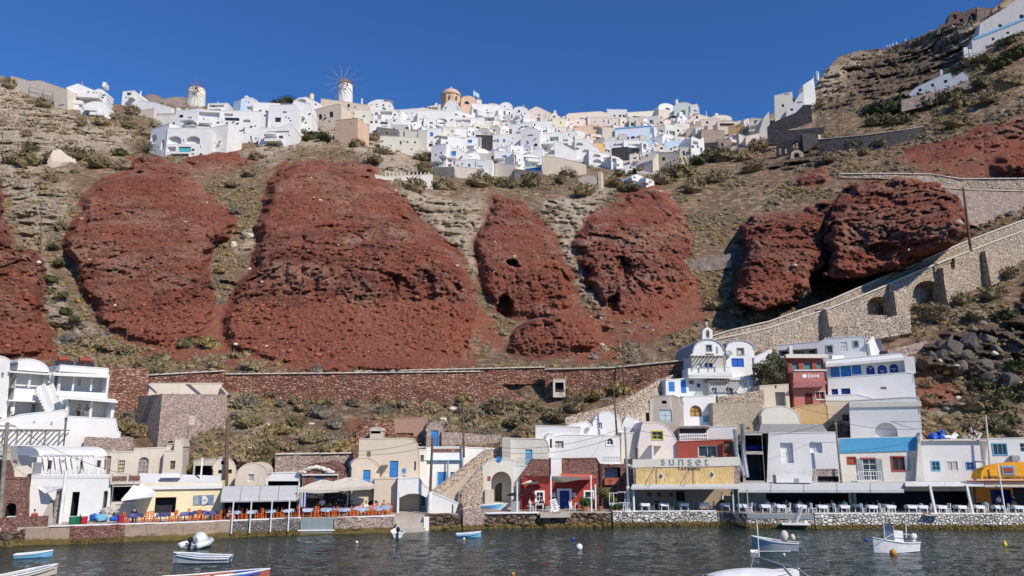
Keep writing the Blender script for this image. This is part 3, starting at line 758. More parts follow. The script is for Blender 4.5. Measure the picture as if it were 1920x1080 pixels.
def pergola(name,label,fr,px0,px1,pyt,pyb,n0,n1,nb,mat,npost=3,rail=True,slat=None):
 """beams from a wall (n0) out to a front rail (n1, nearer) on posts"""
 z=fr.uz((px0+px1)/2,pyt,n1)[1];zb=fr.uz((px0+px1)/2,pyb,n1)[1]
 ua=fr.uz(px0,pyt,n1)[0];ub=fr.uz(px1,pyt,n1)[0]
 t=thing(name,label,'pergola',fr.pt((ua+ub)/2,n1,zb))
 for i in range(nb):
  u=ua+(ub-ua)*(i+.5)/nb;MB().bar(fr.pt(u,n0,z+.12),fr.pt(u,n1-.3,z+.12),.09,.12).build('beam',mat,t)
 MB().bar(fr.pt(ua-.1,n1,z),fr.pt(ub+.1,n1,z),.12,.13).build('rail',mat,t)
 for i in range(npost):
  u=ua+(ub-ua)*i/max(1,npost-1);MB().bar(fr.pt(u,n1,zb),fr.pt(u,n1,z),.13).build('post',mat,t)
 return t
f=Fr(-60,79,19,83.5,800)
h=house('white_house','white house cut by the left picture edge with one small square window','house',f,[(-60,672),('arc',-40,676,18,679,667),(19,679)],7,WHITE,[('win',1.5,699,8.5,708,GREYW,{'r':.25,'frame':GPAINT}),('porch',-55,782,4,797,WHITE,{'d':1.5,'sub':[('win',-2,786,3,797)]})],down=6)
f=Fr(17,83.4,97,87,806)
h=house('white_house','vaulted white house with two stacked balconies left of the solar panels','house',f,[(17,693),(19,690),('arc',19,689,90,698,674),(97,702)],7,WHITE,[('porch',18,698,94,727,WHITE3,{'d':1.8,'sub':[('win',19,706,24,720,GLASS,{'r':.12,'bars':(1,2)}),('void',74,721,78,724,DARKI,{'r':.05,'name':'planter'})]}),('porch',26,752,82,777,WHITE3,{'d':1.8,'sub':[('win',57,757,68,773,GLASS,{'r':.12,'bars':(1,2),'frame':WPAINT})]}),('win',13.5+6,756,22.5,771,GLASS,{'r':.1,'bars':(1,2)}),('void',62,790.5,66,794,GPAINT,{'r':.1,'name':'vent'}),('void',94,791,96.5,798,GPAINT,{'r':.05,'name':'vent'})],down=6)
posts(f,[54,92],699,727,.12,.08,WPAINT,'post',h);posts(f,[24,82],753,778,.12,.08,WPAINT,'post',h)
for(a,b,y)in((15,96,698),(14,86,752)):
 mb=MB();u0,z=f.uz(a,y,-.5);u1=f.uz(b,y,-.5)[0]
 mb.box(f.pt((u0+u1)/2,-.35,z+.08),u1-u0,.8,.16,M=Matrix((f.U,f.N,UP)).transposed());mb.build('eave',WHITE,h)
fB=f=Fr(97,85.5,204,90,812)
h=house('white_house','flat roofed white house with two terraces and solar water heaters on top','house',f,[(97,684),(204,692)],7,WHITE,[('porch',100,702,202,732,WHITE3,{'d':2.2,'sub':[('win',105,707,114,723,GLASS,{'r':.12,'bars':(1,2)}),('win',144.5,710,153.5,725,GLASS,{'r':.12,'bars':(1,2)}),('void',172,714.5,176,718,GLASS,{'r':.05,'name':'lamp'})]})],down=6)
posts(f,[110,136,170,201],702,733,.12,.08,WPAINT,'post',h)
f2=Fr(124,84.7,212,88.4,812)
h2=house('white_house','lower white terrace house where a bare backed man stands','house',f2,[(124,747),(209,755),(212,756)],3.4,WHITE,[('porch',124.5,752,210.5,783,WHITE3,{'d':2.6,'sub':[('door',140,757,149,784,BROWNW,{'r':.1}),('door',155,758,166,784,BROWNW,{'r':.1})]})],down=5)
posts(f2,[123.5,169,211],752,783,.1,.1,WPAINT,'post',h2)
for fr_,hh,a,b,ya,yb in((f,h,96,205,700,705),(f2,h2,106,221,743,752)):
 mb=MB();p=[fr_.at(a,ya,.2),fr_.at(b-5,yb-2,.2),fr_.at(b,yb+3.5,-1.0),fr_.at(a+4,ya+4,-1.0)]
 mb.face(p[::-1]);mb.face([q+UP*.12 for q in p])
 for i in range(4):mb.face([p[i],p[(i+1)%4],p[(i+1)%4]+UP*.12,p[i]+UP*.12])
 mb.build('awning',WHITE,hh)
st_=thing('stairs','white outside staircase between the balconied white houses','stairs',fB.at(98,772,-1.5))
mb=MB()
for i in range(9):
 k=i/8;pxs=103-17*k;pys=770-46*k
 u,z=fB.uz(pxs,pys,-.9);mb.box(fB.pt(u,-.9+.12*i,z-.4),1.3,.34,.9,M=Matrix((fB.U,fB.N,UP)).transposed())
mb.build('steps',WHITE,st_)
for dx in(-6,9):
 mb=MB();a=fB.at(105+dx,766,-1.2);b=fB.at(86+dx,718,-.1);mb.bar(a-UP*.2,b-UP*.2,.2,.6);mb.build('parapet',WHITE,st_)
f=Fr(-20,82.5,226,86.5,845)
h=house('terrace_wall','tall blank white terrace wall below the two balconied houses','wall',Fr(-30,81.5,122,84.5,850),[(-30,796),(36,778.5),(122,769),(122,770)],1.5,WHITE,[('void',61.5,790.5,66,794,GPAINT,{'r':.08,'name':'vent'}),('void',94,791,99,798,GPAINT,{'r':.05,'name':'vent'})],down=5)
h=house('terrace_wall','stepped white terrace wall with a slanting end beside the dry bushes','wall',Fr(120,84.2,226,86.5,840),[(120,781),(216,786),(219,808),(226,812)],2.0,WHITE,down=5)
for i,(x0,x1)in enumerate(((104,139),(143,178))):
 t=thing('solar_water_heater','red tank %s pair of dark solar panels on the flat white roof'%('above the left','above the right')[i],'solar heater',fB.at((x0+x1)/2,686,1.5))
 for k in range(2):
  a=x0+(x1-x0)*k/2;b=x0+(x1-x0)*(k+1)/2-1
  p=[fB.at(a,684.5+i*3,.8),fB.at(b,685.5+i*3,.8),fB.at(b-1,676.5+i*3,2.2),fB.at(a-1,675.5+i*3,2.2)]
  mb=MB();mb.face(p);mb.face([q-UP*.08 for q in p][::-1])
  for j in range(4):mb.face([p[j]-UP*.08,p[(j+1)%4]-UP*.08,p[(j+1)%4],p[j]])
  mb.build('panel',lambda:plain('solar glass',(.04,.05,.07),.15,.2,.05,.6),t)
 mb=MB();mb.tube([fB.at(x0+5,673+i*1.5,2.3),fB.at(x1-8,674+i*1.5,2.3)],.32,12);mb.build('tank',lambda:plain('rusty red tank',(.30,.06,.04),.5),t)
 mb=MB();mb.bar(fB.at(x0+8,684,2.4),fB.at(x0+8,674,2.4),.06);mb.bar(fB.at(x1-10,685,2.4),fB.at(x1-10,675,2.4),.06);mb.build('stand',GPAINT,t)
f=Fr(68,72.5,196,77.5,897)
h=house('white_house','white vaulted house with a ruined pergola over its terrace','house',f,[(68,856),(90,852),(190,857),(196,859)],6,WHITE,[('win',88,863,98,885,GLASS,{'r':.2,'frame':BROWNW}),('void',114,863,121,868,GPAINT,{'r':.1,'name':'vent'}),('door',148,865,156,888,GREYWD),('win',181,863,190,876,GLASS,{'frame':BROWNW,'r':.2,'bars':(2,1)})],down=1)
mb=MB()
A0=f.at(68,880,0);
prof=[]
for k in range(9):
 a=math.pi/2*k/8;prof.append((1-math.cos(a),math.sin(a)))
g0=f.pt(0,0,f.uz(68,856)[1]);zt=f.uz(68,838,2.5)[1]
row0=[g0+f.N*(2.6*p[0])+UP*((zt-g0.z)*p[1])for p in prof];uR=f.U*(f.w)
for a,b in zip(row0,row0[1:]):mb.face([a,a+uR,b+uR,b])
mb.face([row0[-1],row0[-1]+uR,row0[-1]+uR+f.N*4,row0[-1]+f.N*4]);mb.face(row0+[row0[-1]+f.N*4,f.pt(0,6.6,f.z0),f.pt(0,0,f.z0)])
mb.build('vault',WHITE3,h)
h=house('white_house','grey white ground floor of the pergola house with a dark open doorway','house',FF(48,4.4,207,4.6),[(48,868),(52,846+50),(207,897)],3.2,WHITE3,[('porch',131,922,150,968,WHITE3,{'d':1.4,'in':DARKI}),('porch_arch',191,920,203,958,GREYW,{'d':1,'in':GREYW})],down=.5)
fC=FF(48,4.4,207,4.6)
mb=MB()
for i in range(14):
 a=82+i*8.8;p=fC.at(a,896,.1);mb.bar(p,p+UP*.75,.12);
 if i%2==0:mb.bar(p+UP*.1,fC.at(a+8.8,896,.1)+UP*.65,.1);mb.bar(p+UP*.65,fC.at(a+8.8,896,.1)+UP*.1,.1)
mb.bar(fC.at(80,891,.1),fC.at(206,892,.1),.16);mb.build('balustrade',WHITE,h)
pergola('pergola','white timber pergola with sloping thin beams over the vaulted house terrace',f,72,180,858,893,0,-2.6,10,WPAINT,4)
fl=Fr(-20,80,112,81,862)
pergola('pergola','long grey pergola in front of the tall blank white terrace wall',fl,-20,112,808,858,3.2,.2,14,GREYWD,6)
house('terrace_wall','low white parapet with rubble patch under the long grey pergola','wall',Fr(-30,78,160,80,868),[(-30,838),(18,838),(30,836),(160,840)],3,WHITE,down=3)
rough_wall('stone_wall','small patch of grey rubble wall beside the far left utility pole',[P(17,862,77.5),P(45,858,77.6)],[P(17,836,77.5),P(45,838,77.6)],GREYST,.4,.08)
rough_wall('stone_wall','dark dry stone wall under the dry grass right of the white terrace',[P(158,846,83.8),P(250,846,86)],[P(158,821,83.8),P(250,820,86)],PINKST,.6,.2)
h=house('stone_house','red lava stone hut with an arched window at the left end of the quay','house',FF(-60,3.2,48,3.0),[(-60,860),(4,866),(12,898),(48,898)],4,REDST,[('porch_arch',9,943,32,970,REDST,{'d':1.2,'in':DARKI})],down=.6)
mb=MB();f=FF(-60,3.2,48,3.0);fbox(mb,f,12,968,31,971,-.12,.3);mb.build('sill',WPAINT,h)
house('terrace_wall','sloping concrete roof end above the red lava stone hut','wall',FF(-60,5.4,30,5.4),[(-60,838),(17,838),(20,868),(30,880)],3,GREYW,down=.5)
house('white_house','little cream house end with a slanted slab behind the red hut','house',FF(14,5.2,50,5.2),[(14,884),(20,875),(27,876),(50,892)],3,WHITE2,down=.5)
rough_wall('stone_wall','low red stone wall with a seat by the red hut',[fp(-40,.6),fp(82,.6)],[fp(-40,.6,FZ+.75),fp(82,.6,FZ+.8)],REDST,.5,.05)
house('white_house','plain grey white house front behind the triangular shade sail','house',FF(48,5.6,110,5.4),[(48,896),(104,897),(106,896),(110,897)],2,WHITE3,[('win',51,929,61,940,GREYW,{'frame':GPAINT}),('door',66,935,76,978,GREYWD)],down=.5)
t=thing('stairs','steep rubble stair beside the white pole on the left quay','stairs',fp(90,4))
mb=MB()
for i in range(12):p=fp(84+i*1.6,3.6+i*.12,FZ+.1+i*.19);mb.box(p-UP*.4,1.1,.5,.9)
mb.build('steps',GREYW,t)
rough_wall('','',[fp(94,3.4),fp(106,3.4)],[fp(94,3.4,FZ+2.6),fp(106,3.4,FZ+3.0)],PINKST,.5,.12,parent=t).name='side_wall'
mb=MB();p=fp(107.5,2.6);mb.tube([p,p+UP*4.4],.13,10);tag(mb.build('pole',WPAINT,loc=p),'thick white pole carrying the triangular shade sail','pole')
sail=lambda name,lab,pts,mat:tag((lambda m:m)(MB().add([*pts,sum(pts,Vector())/len(pts)-UP*.35]+[q+UP*.03 for q in[*pts,sum(pts,Vector())/len(pts)-UP*.35]],[(i,(i+1)%len(pts),len(pts))for i in range(len(pts))]+[((i+1)%len(pts)+len(pts)+1,i+len(pts)+1,2*len(pts)+1)for i in range(len(pts))]).build(name,mat,loc=sum(pts,Vector())/len(pts))),lab,'shade sail')
sail('shade_sail','white triangular shade sail strung to the thick white pole',[fp(49,5.3,FZ+3.1),fp(107,2.7,FZ+3.0),fp(72,3.4,FZ+2.5)],WPAINT)
f=Fr(196,77.5,345,81,893)
h=house('old_house','weathered beige house with an arched window and small shuttered windows','house',f,[(196,849),(250,848),(252,842),(312,840),(314,836),(345,838)],5,OLDP,[('door',197.5,855,209,889,GREYWD),('win',220,863,235,885,CREAMC,{'frame':BROWNW,'r':.18,'bars':(2,2)}),('win_arch',257,857,280,892,PINKST,{'frame':GPAINT,'bars':(2,3),'r':.3}),('win',318,864,329,884,BROWNW,{'frame':GPAINT})],down=5)
fb=FF(205,4.4,262,4.4)
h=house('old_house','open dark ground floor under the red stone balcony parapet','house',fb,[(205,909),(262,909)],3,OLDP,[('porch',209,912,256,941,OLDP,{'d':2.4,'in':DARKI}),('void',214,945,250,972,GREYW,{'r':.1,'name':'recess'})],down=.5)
mb=MB();fbox(mb,fb,211,893,237,902,-.05,.3);fbox(mb,fb,242,892,262,902,-.05,.3);mb.build('parapet_infill',REDST,h)
mb=MB();fbox(mb,fb,206,903,262,908,-.2,.6);fbox(mb,fb,206,889,211,903,-.1,.35);fbox(mb,fb,237,888,242,903,-.1,.35);mb.build('balcony',OLDP,h)
house('old_house','small weathered house with a chimney and one wooden window','house',Fr(303,79,343,79.5,896),[(303,846),(327,846),(329,834),(331,823.5),(340,823.5),(343,838)],4,OLDP,[('win',318,864,329,880,BROWNW,{'frame':GREYWD})],down=3)
f=Fr(294,88,426,94,846);F_TOWER=f
h=house('stone_house','tall square house of pinkish rubble stone with a roof parapet','house',f,[(294,739),(426,741)],7.5,PINKST,[('win',353,778,367,796,OLDP,{'frame':OLDP,'bars':(1,2),'r':.15}),('door',349,825,369,846,OCHRE),('win',391,830,400,845,BROWNW,{'frame':WPAINT,'bars':(1,1)}),('void',315,827,325,830,DARKI,{'name':'vent'})],down=4,lip=.02)
mb=MB();pl=[f.at(278,722,7.3),f.at(418,718,7.3)]
mb.bar(f.at(296,737.5,.1),f.at(279,722,7.4),.3,.3);mb.bar(f.at(425,739,.1),f.at(415,728,7.4),.3,.3)
a,b=f.at(279,720,7.4),f.at(416,719,7.4);zb=f.uz(300,740)[1]
mb.face([Vector((a.x,a.y,zb-.5)),Vector((b.x,b.y,zb-.5)),b,a]);mb.box((a+b)/2+UP*.02,(b-a).length,.3,.2)
mb.build('parapet',OLDP,h)
f=FF(228,6.2,417,5.6)
fw=FF(256,5.0,416,4.6)
h=house('cafe','pale yellow cafe with a sloping white roof and a fish picture on its front','cafe',fw,[(256,909),(416,908)],6,YEL,[('porch',289,932,331,962,YEL,{'d':.9,'in':DARKI})],down=.5)
mb=MB();p=[fw.at(253,911,-.25),fw.at(417,908.5,-.25),fw.at(412,892,4.2),fw.at(262,887,4.2)]
mb.face(p);mb.face([q-UP*.35 for q in p][::-1])
for i in range(4):mb.face([p[i]-UP*.35,p[(i+1)%4]-UP*.35,p[(i+1)%4],p[i]])
mb.build('roof_slope',WHITE,h)
mb=MB();fbox(mb,fw,302,887,338,896,.8,2.4);fbox(mb,fw,375,858,381,898,2.6,2.9);mb.build('chimney',WHITE,h)
sg=thing('picture_board','framed picture of a white plate on the pale yellow cafe wall','sign',fw.at(382,938,-.08))
mb=MB();fbox(mb,fw,362,928,402,947,-.08,0);mb.build('board',lambda:plain('picture sea grey',(.20,.27,.38),.5,0,.6),sg)
mb=MB();c=fw.at(382,938,-.11);mb.lathe(c,[(.0,0),(.36,0),(.4,.02),(.0,.03)],18,Matrix.Rotation(R(90),3,'X'));mb.build('plate_print',WPAINT,sg)
mb=MB();mb.lathe(fw.at(383,938,-.13),[(.0,0),(.2,0),(.2,.02),(.0,.03)],9,Matrix.Rotation(R(90),3,'X'),sy=.6);mb.build('food_print',lambda:plain('yellow food',(.4,.35,.08)),sg)
mb=MB();fbox(mb,fw,363,929,372,946,-.1,-.075);mb.build('rock_print',GPAINT,sg)
sail('awning','white canvas awning with a small line of lettering beside the yellow cafe',[fw.at(256,902,-.1),fw.at(291,922,-.6),fw.at(289,932,-2.2),fw.at(227,940,-2.6)],WPAINT)['category']='awning'
house('white_house','beige side wing under the white awning left of the yellow cafe','house',FF(225,5.2,262,5.2),[(225,938),(254,908),(262,908)],2.5,YEL,down=.4)
fc=FF(414,.35,560,.35)
cn=thing('canopy','grey white roll canopy on thin white posts over blue clothed tables','canopy',fp(486,1))
z1=fc.uz(486,936)[1]
mb=MB();fl_=fc.at(413.5,935,-.1);fr_=fc.at(556,933,-.1);bl=fc.at(418,912.5,4.2);br=fc.at(558,911,4.2)
for k in range(4):
 a0=fl_.lerp(fr_,k/4+.004);a1=fl_.lerp(fr_,(k+1)/4-.004);b0=bl.lerp(br,k/4+.004);b1=bl.lerp(br,(k+1)/4-.004)
 mb.face([a0,a1,b1,b0]);mb.face([a0-UP*.03,b0-UP*.03,b1-UP*.03,a1-UP*.03]);mb.face([a0-UP*.22,a1-UP*.22,a1,a0])
mb.build('cloth',AWN,cn)
mb=MB();mb.bar(fl_-UP*.28,fr_-UP*.28,.1);mb.bar(bl,br,.1)
for k in range(5):mb.bar(fl_.lerp(fr_,k/4)+UP*.02,bl.lerp(br,k/4)+UP*.02,.05)
mb.build('frame',GPAINT,cn)
for px in(435,469,508,541):
 p=qd(px)+Vector((0,-.25,0));zt=fl_.z-.2
 MB().bar(Vector((p.x,p.y,.35)),Vector((p.x,p.y,zt)),.09).build('post',WPAINT,cn)
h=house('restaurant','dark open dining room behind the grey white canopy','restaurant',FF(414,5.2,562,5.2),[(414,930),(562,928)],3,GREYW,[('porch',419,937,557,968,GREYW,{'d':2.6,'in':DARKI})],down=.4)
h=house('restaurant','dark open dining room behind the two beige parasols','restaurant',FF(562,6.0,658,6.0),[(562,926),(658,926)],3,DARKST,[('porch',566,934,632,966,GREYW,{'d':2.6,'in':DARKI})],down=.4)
t=thing('flag','blue and white striped flag hanging at the canopy end','flag',fp(559,.4))
mb=MB().tube([fp(558.5,.3),fp(559.5,.3,FZ+2.6)],.025);mb.build('pole',WPAINT,t)
def drape(a,b,h_,n,mat,par,nm='cloth_stripe'):
 mb=MB()
 for i in range(n):
  f0,f1=i/n,(i+1)/n;w0=.06*math.sin(i*1.9);w1=.06*math.sin((i+1)*1.9)
  p0=a.lerp(b,f0)+Vector((0,w0,0));p1=a.lerp(b,f1)+Vector((0,w1,0));mb.face([p0-UP*h_,p1-UP*h_,p1,p0])
 return mb.build(nm,mat,par)
for k in range(5):
 a=fp(558.8,.3,FZ+2.35);off=Vector((.13*k,0,0));drape(a+off,a+off+Vector((.13,0,-.05)),1.35,3,NBLUE if k%2==0 else WPAINT,t)
f=Fr(398,80.5,443,81.5,908)
house('cave_house','ruined beige vaulted house behind the tilted brown pole','house',f,[('arc',398,884,441,884,859),(443,886)],5,OLDP,[('void',414,864,421,871,DARKI),('void',428,880,435,888,DARKI),('void',409,881,416,888,DARKI)],down=3)
house('cave_house','open fronted concrete shelter with a dark hollow behind the yellow cafe','house',Fr(360,81,404,81.5,905),[(360,864),(404,861)],4,GREYW,[('porch',364,873,399,900,GREYW,{'d':2.5,'in':DARKI})],down=3)
house('cave_house','round topped rubble cave house with a barred window above the canopy','house',Fr(440,80,502,80.5,915),[(440,892),('arc',446,890,500,888,869),(502,890)],5,OLDP,[('win',464,889,477,903,GLASS,{'frame':WPAINT,'bars':(4,0)})],down=3)
house('shed','white slatted lean-to roof over a dark opening beside the red stone house','shed',Fr(498,79,562,79,918),[(498,901),(512,888),(560,887),(562,901)],3,WHITE,[('porch',502,902,560,912,WHITE,{'d':2,'in':DARKI})],down=3)
h=house('stone_house','red stone house with a blue shuttered window behind the parasols','house',FF(566,7.2,660,6.6),[(566,889),('arc',566,889,640,885,868),(660,893)],4,REDST,[('win',592,894,608,915,BLUE,{'frame':BROWNW,'bars':(1,0),'r':.15})],down=.5)
f=FF(566,7.2,660,6.6)
mb=MB();fbox(mb,f,566,889,634,891.5,-.25,0);fbox(mb,f,566,890,568.5,930,-.12,0);fbox(mb,f,631.5,888,634,930,-.12,0)
mb.build('white_band',WHITE,h)
mb=MB()
for i in range(7):
 a=f.at(566+i*9,886-9*math.sin(i/6*math.pi)-1,-.1);mb.blob(a,.42,1,.3,i,(1.3,.7,.5))
mb.build('ridge_stones',WHITE2,h)
rough_wall('stone_wall','broad pinkish rubble wall above the red stone house',[P(516,890,84),P(662,888,86)],[P(516,852,84),P(662,850,86)],PINKST,1.2,.15,cop=OLDP)
f=FF(668,7.0,786,6.0);F_B=f
bz=lambda:BEIGE()
h=house('beige_house','beige house with tall blue double doors and a rounded roof corner','house',f,[(668,824),(760,822),(774,824),(781,831),(785,846),(786,900)],6,BEIGE,[('win',687,846,695.5,857,GREYWD,{'frame':GREYWD,'bars':(1,1),'r':.15}),('door',730,864,747,896,BLUE,{'r':.2}),('win',753.5,878,761.5,887.5,BLUE,{'frame':LBLUE,'r':.1}),('void',776.5,865,780,882,DARKI,{'r':.3})],down=.6)
f2=FF(656,6.0,712,6.0)
h=house('beige_house','round topped beige house front with a blue door and blue balcony','house',f2,[('arc',657,878,711,878,859),(712,880)],1.6,BEIGE,[('door',680,881,695,912,BLUE,{'r':.2}),('door_arch',687,938,710,960,DARKI)],down=.6)
deck(f2,665,702,913,0,-1.0,.15,h,BEIGE);railing(f2,665,900,702,912.5,-.95,h,LBLUE,12,False)
f3=FF(700,5.0,748,4.6)
house('beige_house','plain beige lower wall under the blue double door','house',f3,[(700,899),(748,898)],2.4,BEIGE,[('win_arch',700.5,938,709,955,DARKI)],down=.6)
mb=MB();fbox(mb,F_B,714,872,728,875,-1.4,-.1);mb.build('lintel',GREYWD,bpy.data.objects['beige_house'])
f=FF(744,3.6,806,3.2)
h=house('white_house','white archway block with a blue door glimpsed inside','house',f,[(744,898),(786,897),(790,903),(799,914),(806,915)],4.2,WHITE,[('porch',748,926,801.5,962,WHITE,{'d':3.6,'in':WHITE3,'sub':[('door',790,930,797,948,BLUE,{'r':.1}),('door',775,926,779,955,lambda:plain('yellow green post',(.5,.5,.05)),{'r':.05}),('void',750,928,772,961,GREYWD,{'r':.1,'name':'painted_shade_panel'})]})],down=.5)  # dark panel paints shade onto the back wall of the archway
u0,z0=f.uz(746,926,-.02)
mb=MB()
pts=[f.at(748+53.5*k/10,934-9*math.sin(math.pi*k/10),-.05)for k in range(11)]
for k in range(10):
 a,b=pts[k],pts[k+1];zt=f.uz(770,921,-.05)[1]
 mb.face([a,b,Vector((b.x,b.y,zt)),Vector((a.x,a.y,zt))]);mb.face([a,a+f.N*.5,b+f.N*.5,b])
mb.build('arch',WHITE,h)
f=FF(797,8.0,871,8.6)
h=house('white_house','white house trimmed in light blue with a red stone band below its roof','house',f,[(786,842),(797,841),(802,839),(871,839)],6,WHITE,[('door',821,885,836,912,BLUE,{'r':.2}),('door',844,885,852,905,BLUE,{'r':.2})],down=.8)
mb=MB();fbox(mb,f,811,841,863,848,-.06,.0);mb.build('stone_band',REDST,h)
mb=MB();fbox(mb,f,797,862,868,863.6,-.5,0);fbox(mb,f,819,884,821,913,-.05,0);fbox(mb,f,836,884,838,913,-.05,0);fbox(mb,f,796,863,798,912,-.1,0);mb.build('trim',LBLUE,h)
mb=MB();fbox(mb,f,838.5,862,841.5,905,-.6,-.4);mb.build('pipe',GPAINT,h)
house('white_house','narrow white wall with a grey window right of the beige house','house',FF(783,7.5,800,7.6),[(783,845),(800,844)],4,WHITE2,[('win',788,853,795,866,GREYWD,{'frame':GREYWD})],down=.5)
house('white_house','long sloping white roof wall rising behind the stone staircase','house',FF(866,9.6,945,11),[(866,838),(880,840),(945,842)],5,WHITE,down=.6)
h=house('cave_house','rubble arch cell with a bright blue door on the slope','house',Fr(799,91,831,91.5,838),[('arc',799,812,831,812,791)],3,PINKST,[('door',808,807,822,838,BLUE,{'r':.2})],down=3)
rough_wall('stone_wall','pinkish rubble retaining wall right of the blue door cell',[P(828,840,91),P(940,838,93)],[P(828,811,91),P(940,815,93)],PINKST,.8,.14)
rough_wall('stone_wall','ragged red rock heap around a dark cave mouth on the slope',[P(668,825,92),P(740,822,93)],[P(668,796,92.5),P(740,790,94)],REDST2,1.6,.5)
house('cave_house','little concrete cave mouth framed by red rocks','house',Fr(693,91,716,91,824),[('arc',693,808,716,808,802)],2,OLDP,[('porch',695,808,714,813,OLDP,{'d':1.2,'in':DARKI})],down=2)
house('concrete_shelter','long low slab of worn red earth above dark hollows','shelter',Fr(738,95,796,95,815),[(738,785),(796,783)],4,lambda:plaster('red earth face',(.42,.27,.2),.4),[('porch',742,812,775,821,OLDP,{'d':1.5,'in':DARKI})],down=3)
t=thing('stairs','broad pale stone staircase climbing between rubble parapets','stairs',fp(870,5))
s0,s1=P(842,934,qD(842,3.2)),P(930,850,qD(925,10.5))
N_=22;mb=MB()
dirh=Vector((s1.x-s0.x,s1.y-s0.y,0));dn=dirh.normalized();side=Vector((dn.y,-dn.x,0))
for i in range(N_):
 k=i/N_;p=s0.lerp(s1,k);mb.box(p-UP*.5+Vector((0,0,.1)),3.0,.55,1.2,rz=math.atan2(dn.y,dn.x)-R(58))
mb.build('steps',lambda:plaster('worn stone steps',(.52,.44,.35),.3),t)
rough_wall('','',[P(815,935,qD(815,3.0)),P(915,858,qD(915,8.5)),P(945,846,qD(935,9.5))],[P(815,921,qD(815,3.0)),P(915,843,qD(915,8.5)),P(945,840,qD(935,9.5))],PALEST,.5,.06,parent=t,down=2.5,step=.35).name='parapet'
rough_wall('','',[P(862,952,qD(862,1.6)),P(905,935,qD(905,4.2))],[P(868,920,qD(868,1.8)),P(905,876,qD(905,4.5))],PALEST,.5,.06,parent=t,down=.8,step=.35).name='parapet'
rough_wall('','',[P(868,965,qD(868,.8)),P(906,965,qD(906,.8))],[P(868,945,qD(868,.8)),P(906,944,qD(906,.8))],PALEST,.9,.08,parent=t,down=1.6).name='landing_wall'
h=house('white_wall','sloping white boundary wall left of the stone staircase','wall',FF(806,2.6,872,1.8),[(806,922),(812,925),(858,944),(872,950)],.5,WHITE,[('void',847,946,850,962,GPAINT)],down=.5)
f=FF(904,5.5,963,5.2)
h=house('cream_house','cream house front with a wide arched passage and blue fanlight','house',f,[(904,876),(918,864),(924,862),(960,862),(963,864)],4.5,WHITE2,[('porch_arch',921,884,959,944,WHITE2,{'d':2.6,'in':WHITE2,'sub':[('door_arch',928,905,950,944,BROWNW,{'r':.3})]}),('void',913.5,893,920,902,RED2,{'r':.02,'name':'plaque'})],down=.5)
mb=MB();c=f.at(935,861.5,-.05);mb.lathe(c,[(.0,-.12),(.32,-.12),(.32,.0),(.0,.02)],16,Matrix.Rotation(R(90),3,'X'));mb.build('fanlight',BLUE,h)
mb=MB();fbox(mb,f,893+16,918,926,945,-.3,.2);mb.build('brick_post',OLDP,h)
f=FF(941,8,1030,6.5)
h=house('cream_house','cream house with a blue balcony door above a grey shaded wall','house',f,[(941,822),(1022,824),(1026,829),(1030,845)],5,WHITE2,[('door',985,842.5,998,872,LBLUE,{'r':.2})],down=.6)
deck(f,969,1000,873,0,-1.0,.14,h,WPAINT);railing(f,969,859,999,872.5,-.95,h,GPAINT,4)
mb=MB();fbox(mb,f,941.5,823,957,862,-.35,0);mb.build('side_wing',GREYW,h)  # grey slab paints the shaded left side of the cream house
house('grey_wall','grey white wall under the blue balcony door','wall',FF(960,6.2,1006,5.4),[(960,873),(1000,874),(1006,890)],1.2,WHITE3,down=.5)
f=Fr(1004,86,1089,85.5,842)
h=house('white_house','flat white upper house with a blank white doorway below the satellite dish','house',f,[(1004,799),(1086,801),(1089,803)],5,WHITE,[('door',1016,808,1026,822,WPAINT,{'r':.08})],down=4)
f=Fr(1050,90,1200,90,842)
h=house('white_house','big white vaulted house with a grey window and air conditioner','house',f,[(1050,806),(1075,796),(1100,790),('arc',1112,800,1166,800,772),(1176,780),(1200,788)],7,WHITE,[('win',1120,792,1129,804,GLASS,{'frame':WPAINT,'bars':(2,0)})],down=5)
mb=MB();fbox(mb,f,1100,801,1105,807,-.4,0);mb.build('air_conditioner',GPAINT,h)
f=FF(1036,7.5,1166,7.0)
h=house('white_house','long white vault house with an arched window and a railed balcony','house',f,[(1036,862),(1036,826),(1040,819),(1056,816),(1130,817),(1160,818),(1166,822)],5.5,WHITE,[('win',1041,827,1056.5,840,GREYW,{'frame':GPAINT,'bars':(1,0)}),('win_arch',1138,822,1149.5,834,GLASS,{'frame':WPAINT,'surround':True})],down=.5)
deck(f,1128,1163,869,0,-1.2,.3,h,WHITE);railing(f,1130,857,1162,866,-1.15,h,GPAINT,6)
house('cave_house','small dark arched niche beside the long vault house','house',FF(1024,7.2,1038,7.2),[(1024,822),(1030,814),(1038,814)],4,WHITE3,[('door',1031,823,1035,840,GLASS)],down=.5)
house('stone_wall','red lava stone wall panel left of the white plaster pier','wall',FF(976,5.3,1036,5.1),[(976,894),(1000,862),(1036,863)],1.2,REDST,down=.5)
house('stone_wall','wide red lava stone wall panel above the red restaurant','wall',FF(1052,5.1,1128,5.0),[(1052,863),(1056,861),(1118,860),(1128,875)],1.2,REDST,down=.5)
house('white_pier','white plaster pier between the two red lava walls','wall',FF(1033,4.9,1054,4.9),[(1033,860),(1054,860)],1.2,WHITE,down=.5)
f=FF(976,4.6,1121,4.6);F_RED=f
h=house('restaurant','dark red restaurant front with white framed door and windows','restaurant',f,[(976,899),(1121,898)],.6,TERRA,[('win',1006,923,1018,940,GLASS,{'surround':True,'sw':.18,'bars':(1,1)}),('door',1049,920,1068,957,NBLUE,{'r':.35}),('win',1097,922,1111,934,GLASS,{'surround':True,'sw':.16,'bars':(0,0)})],down=.4)
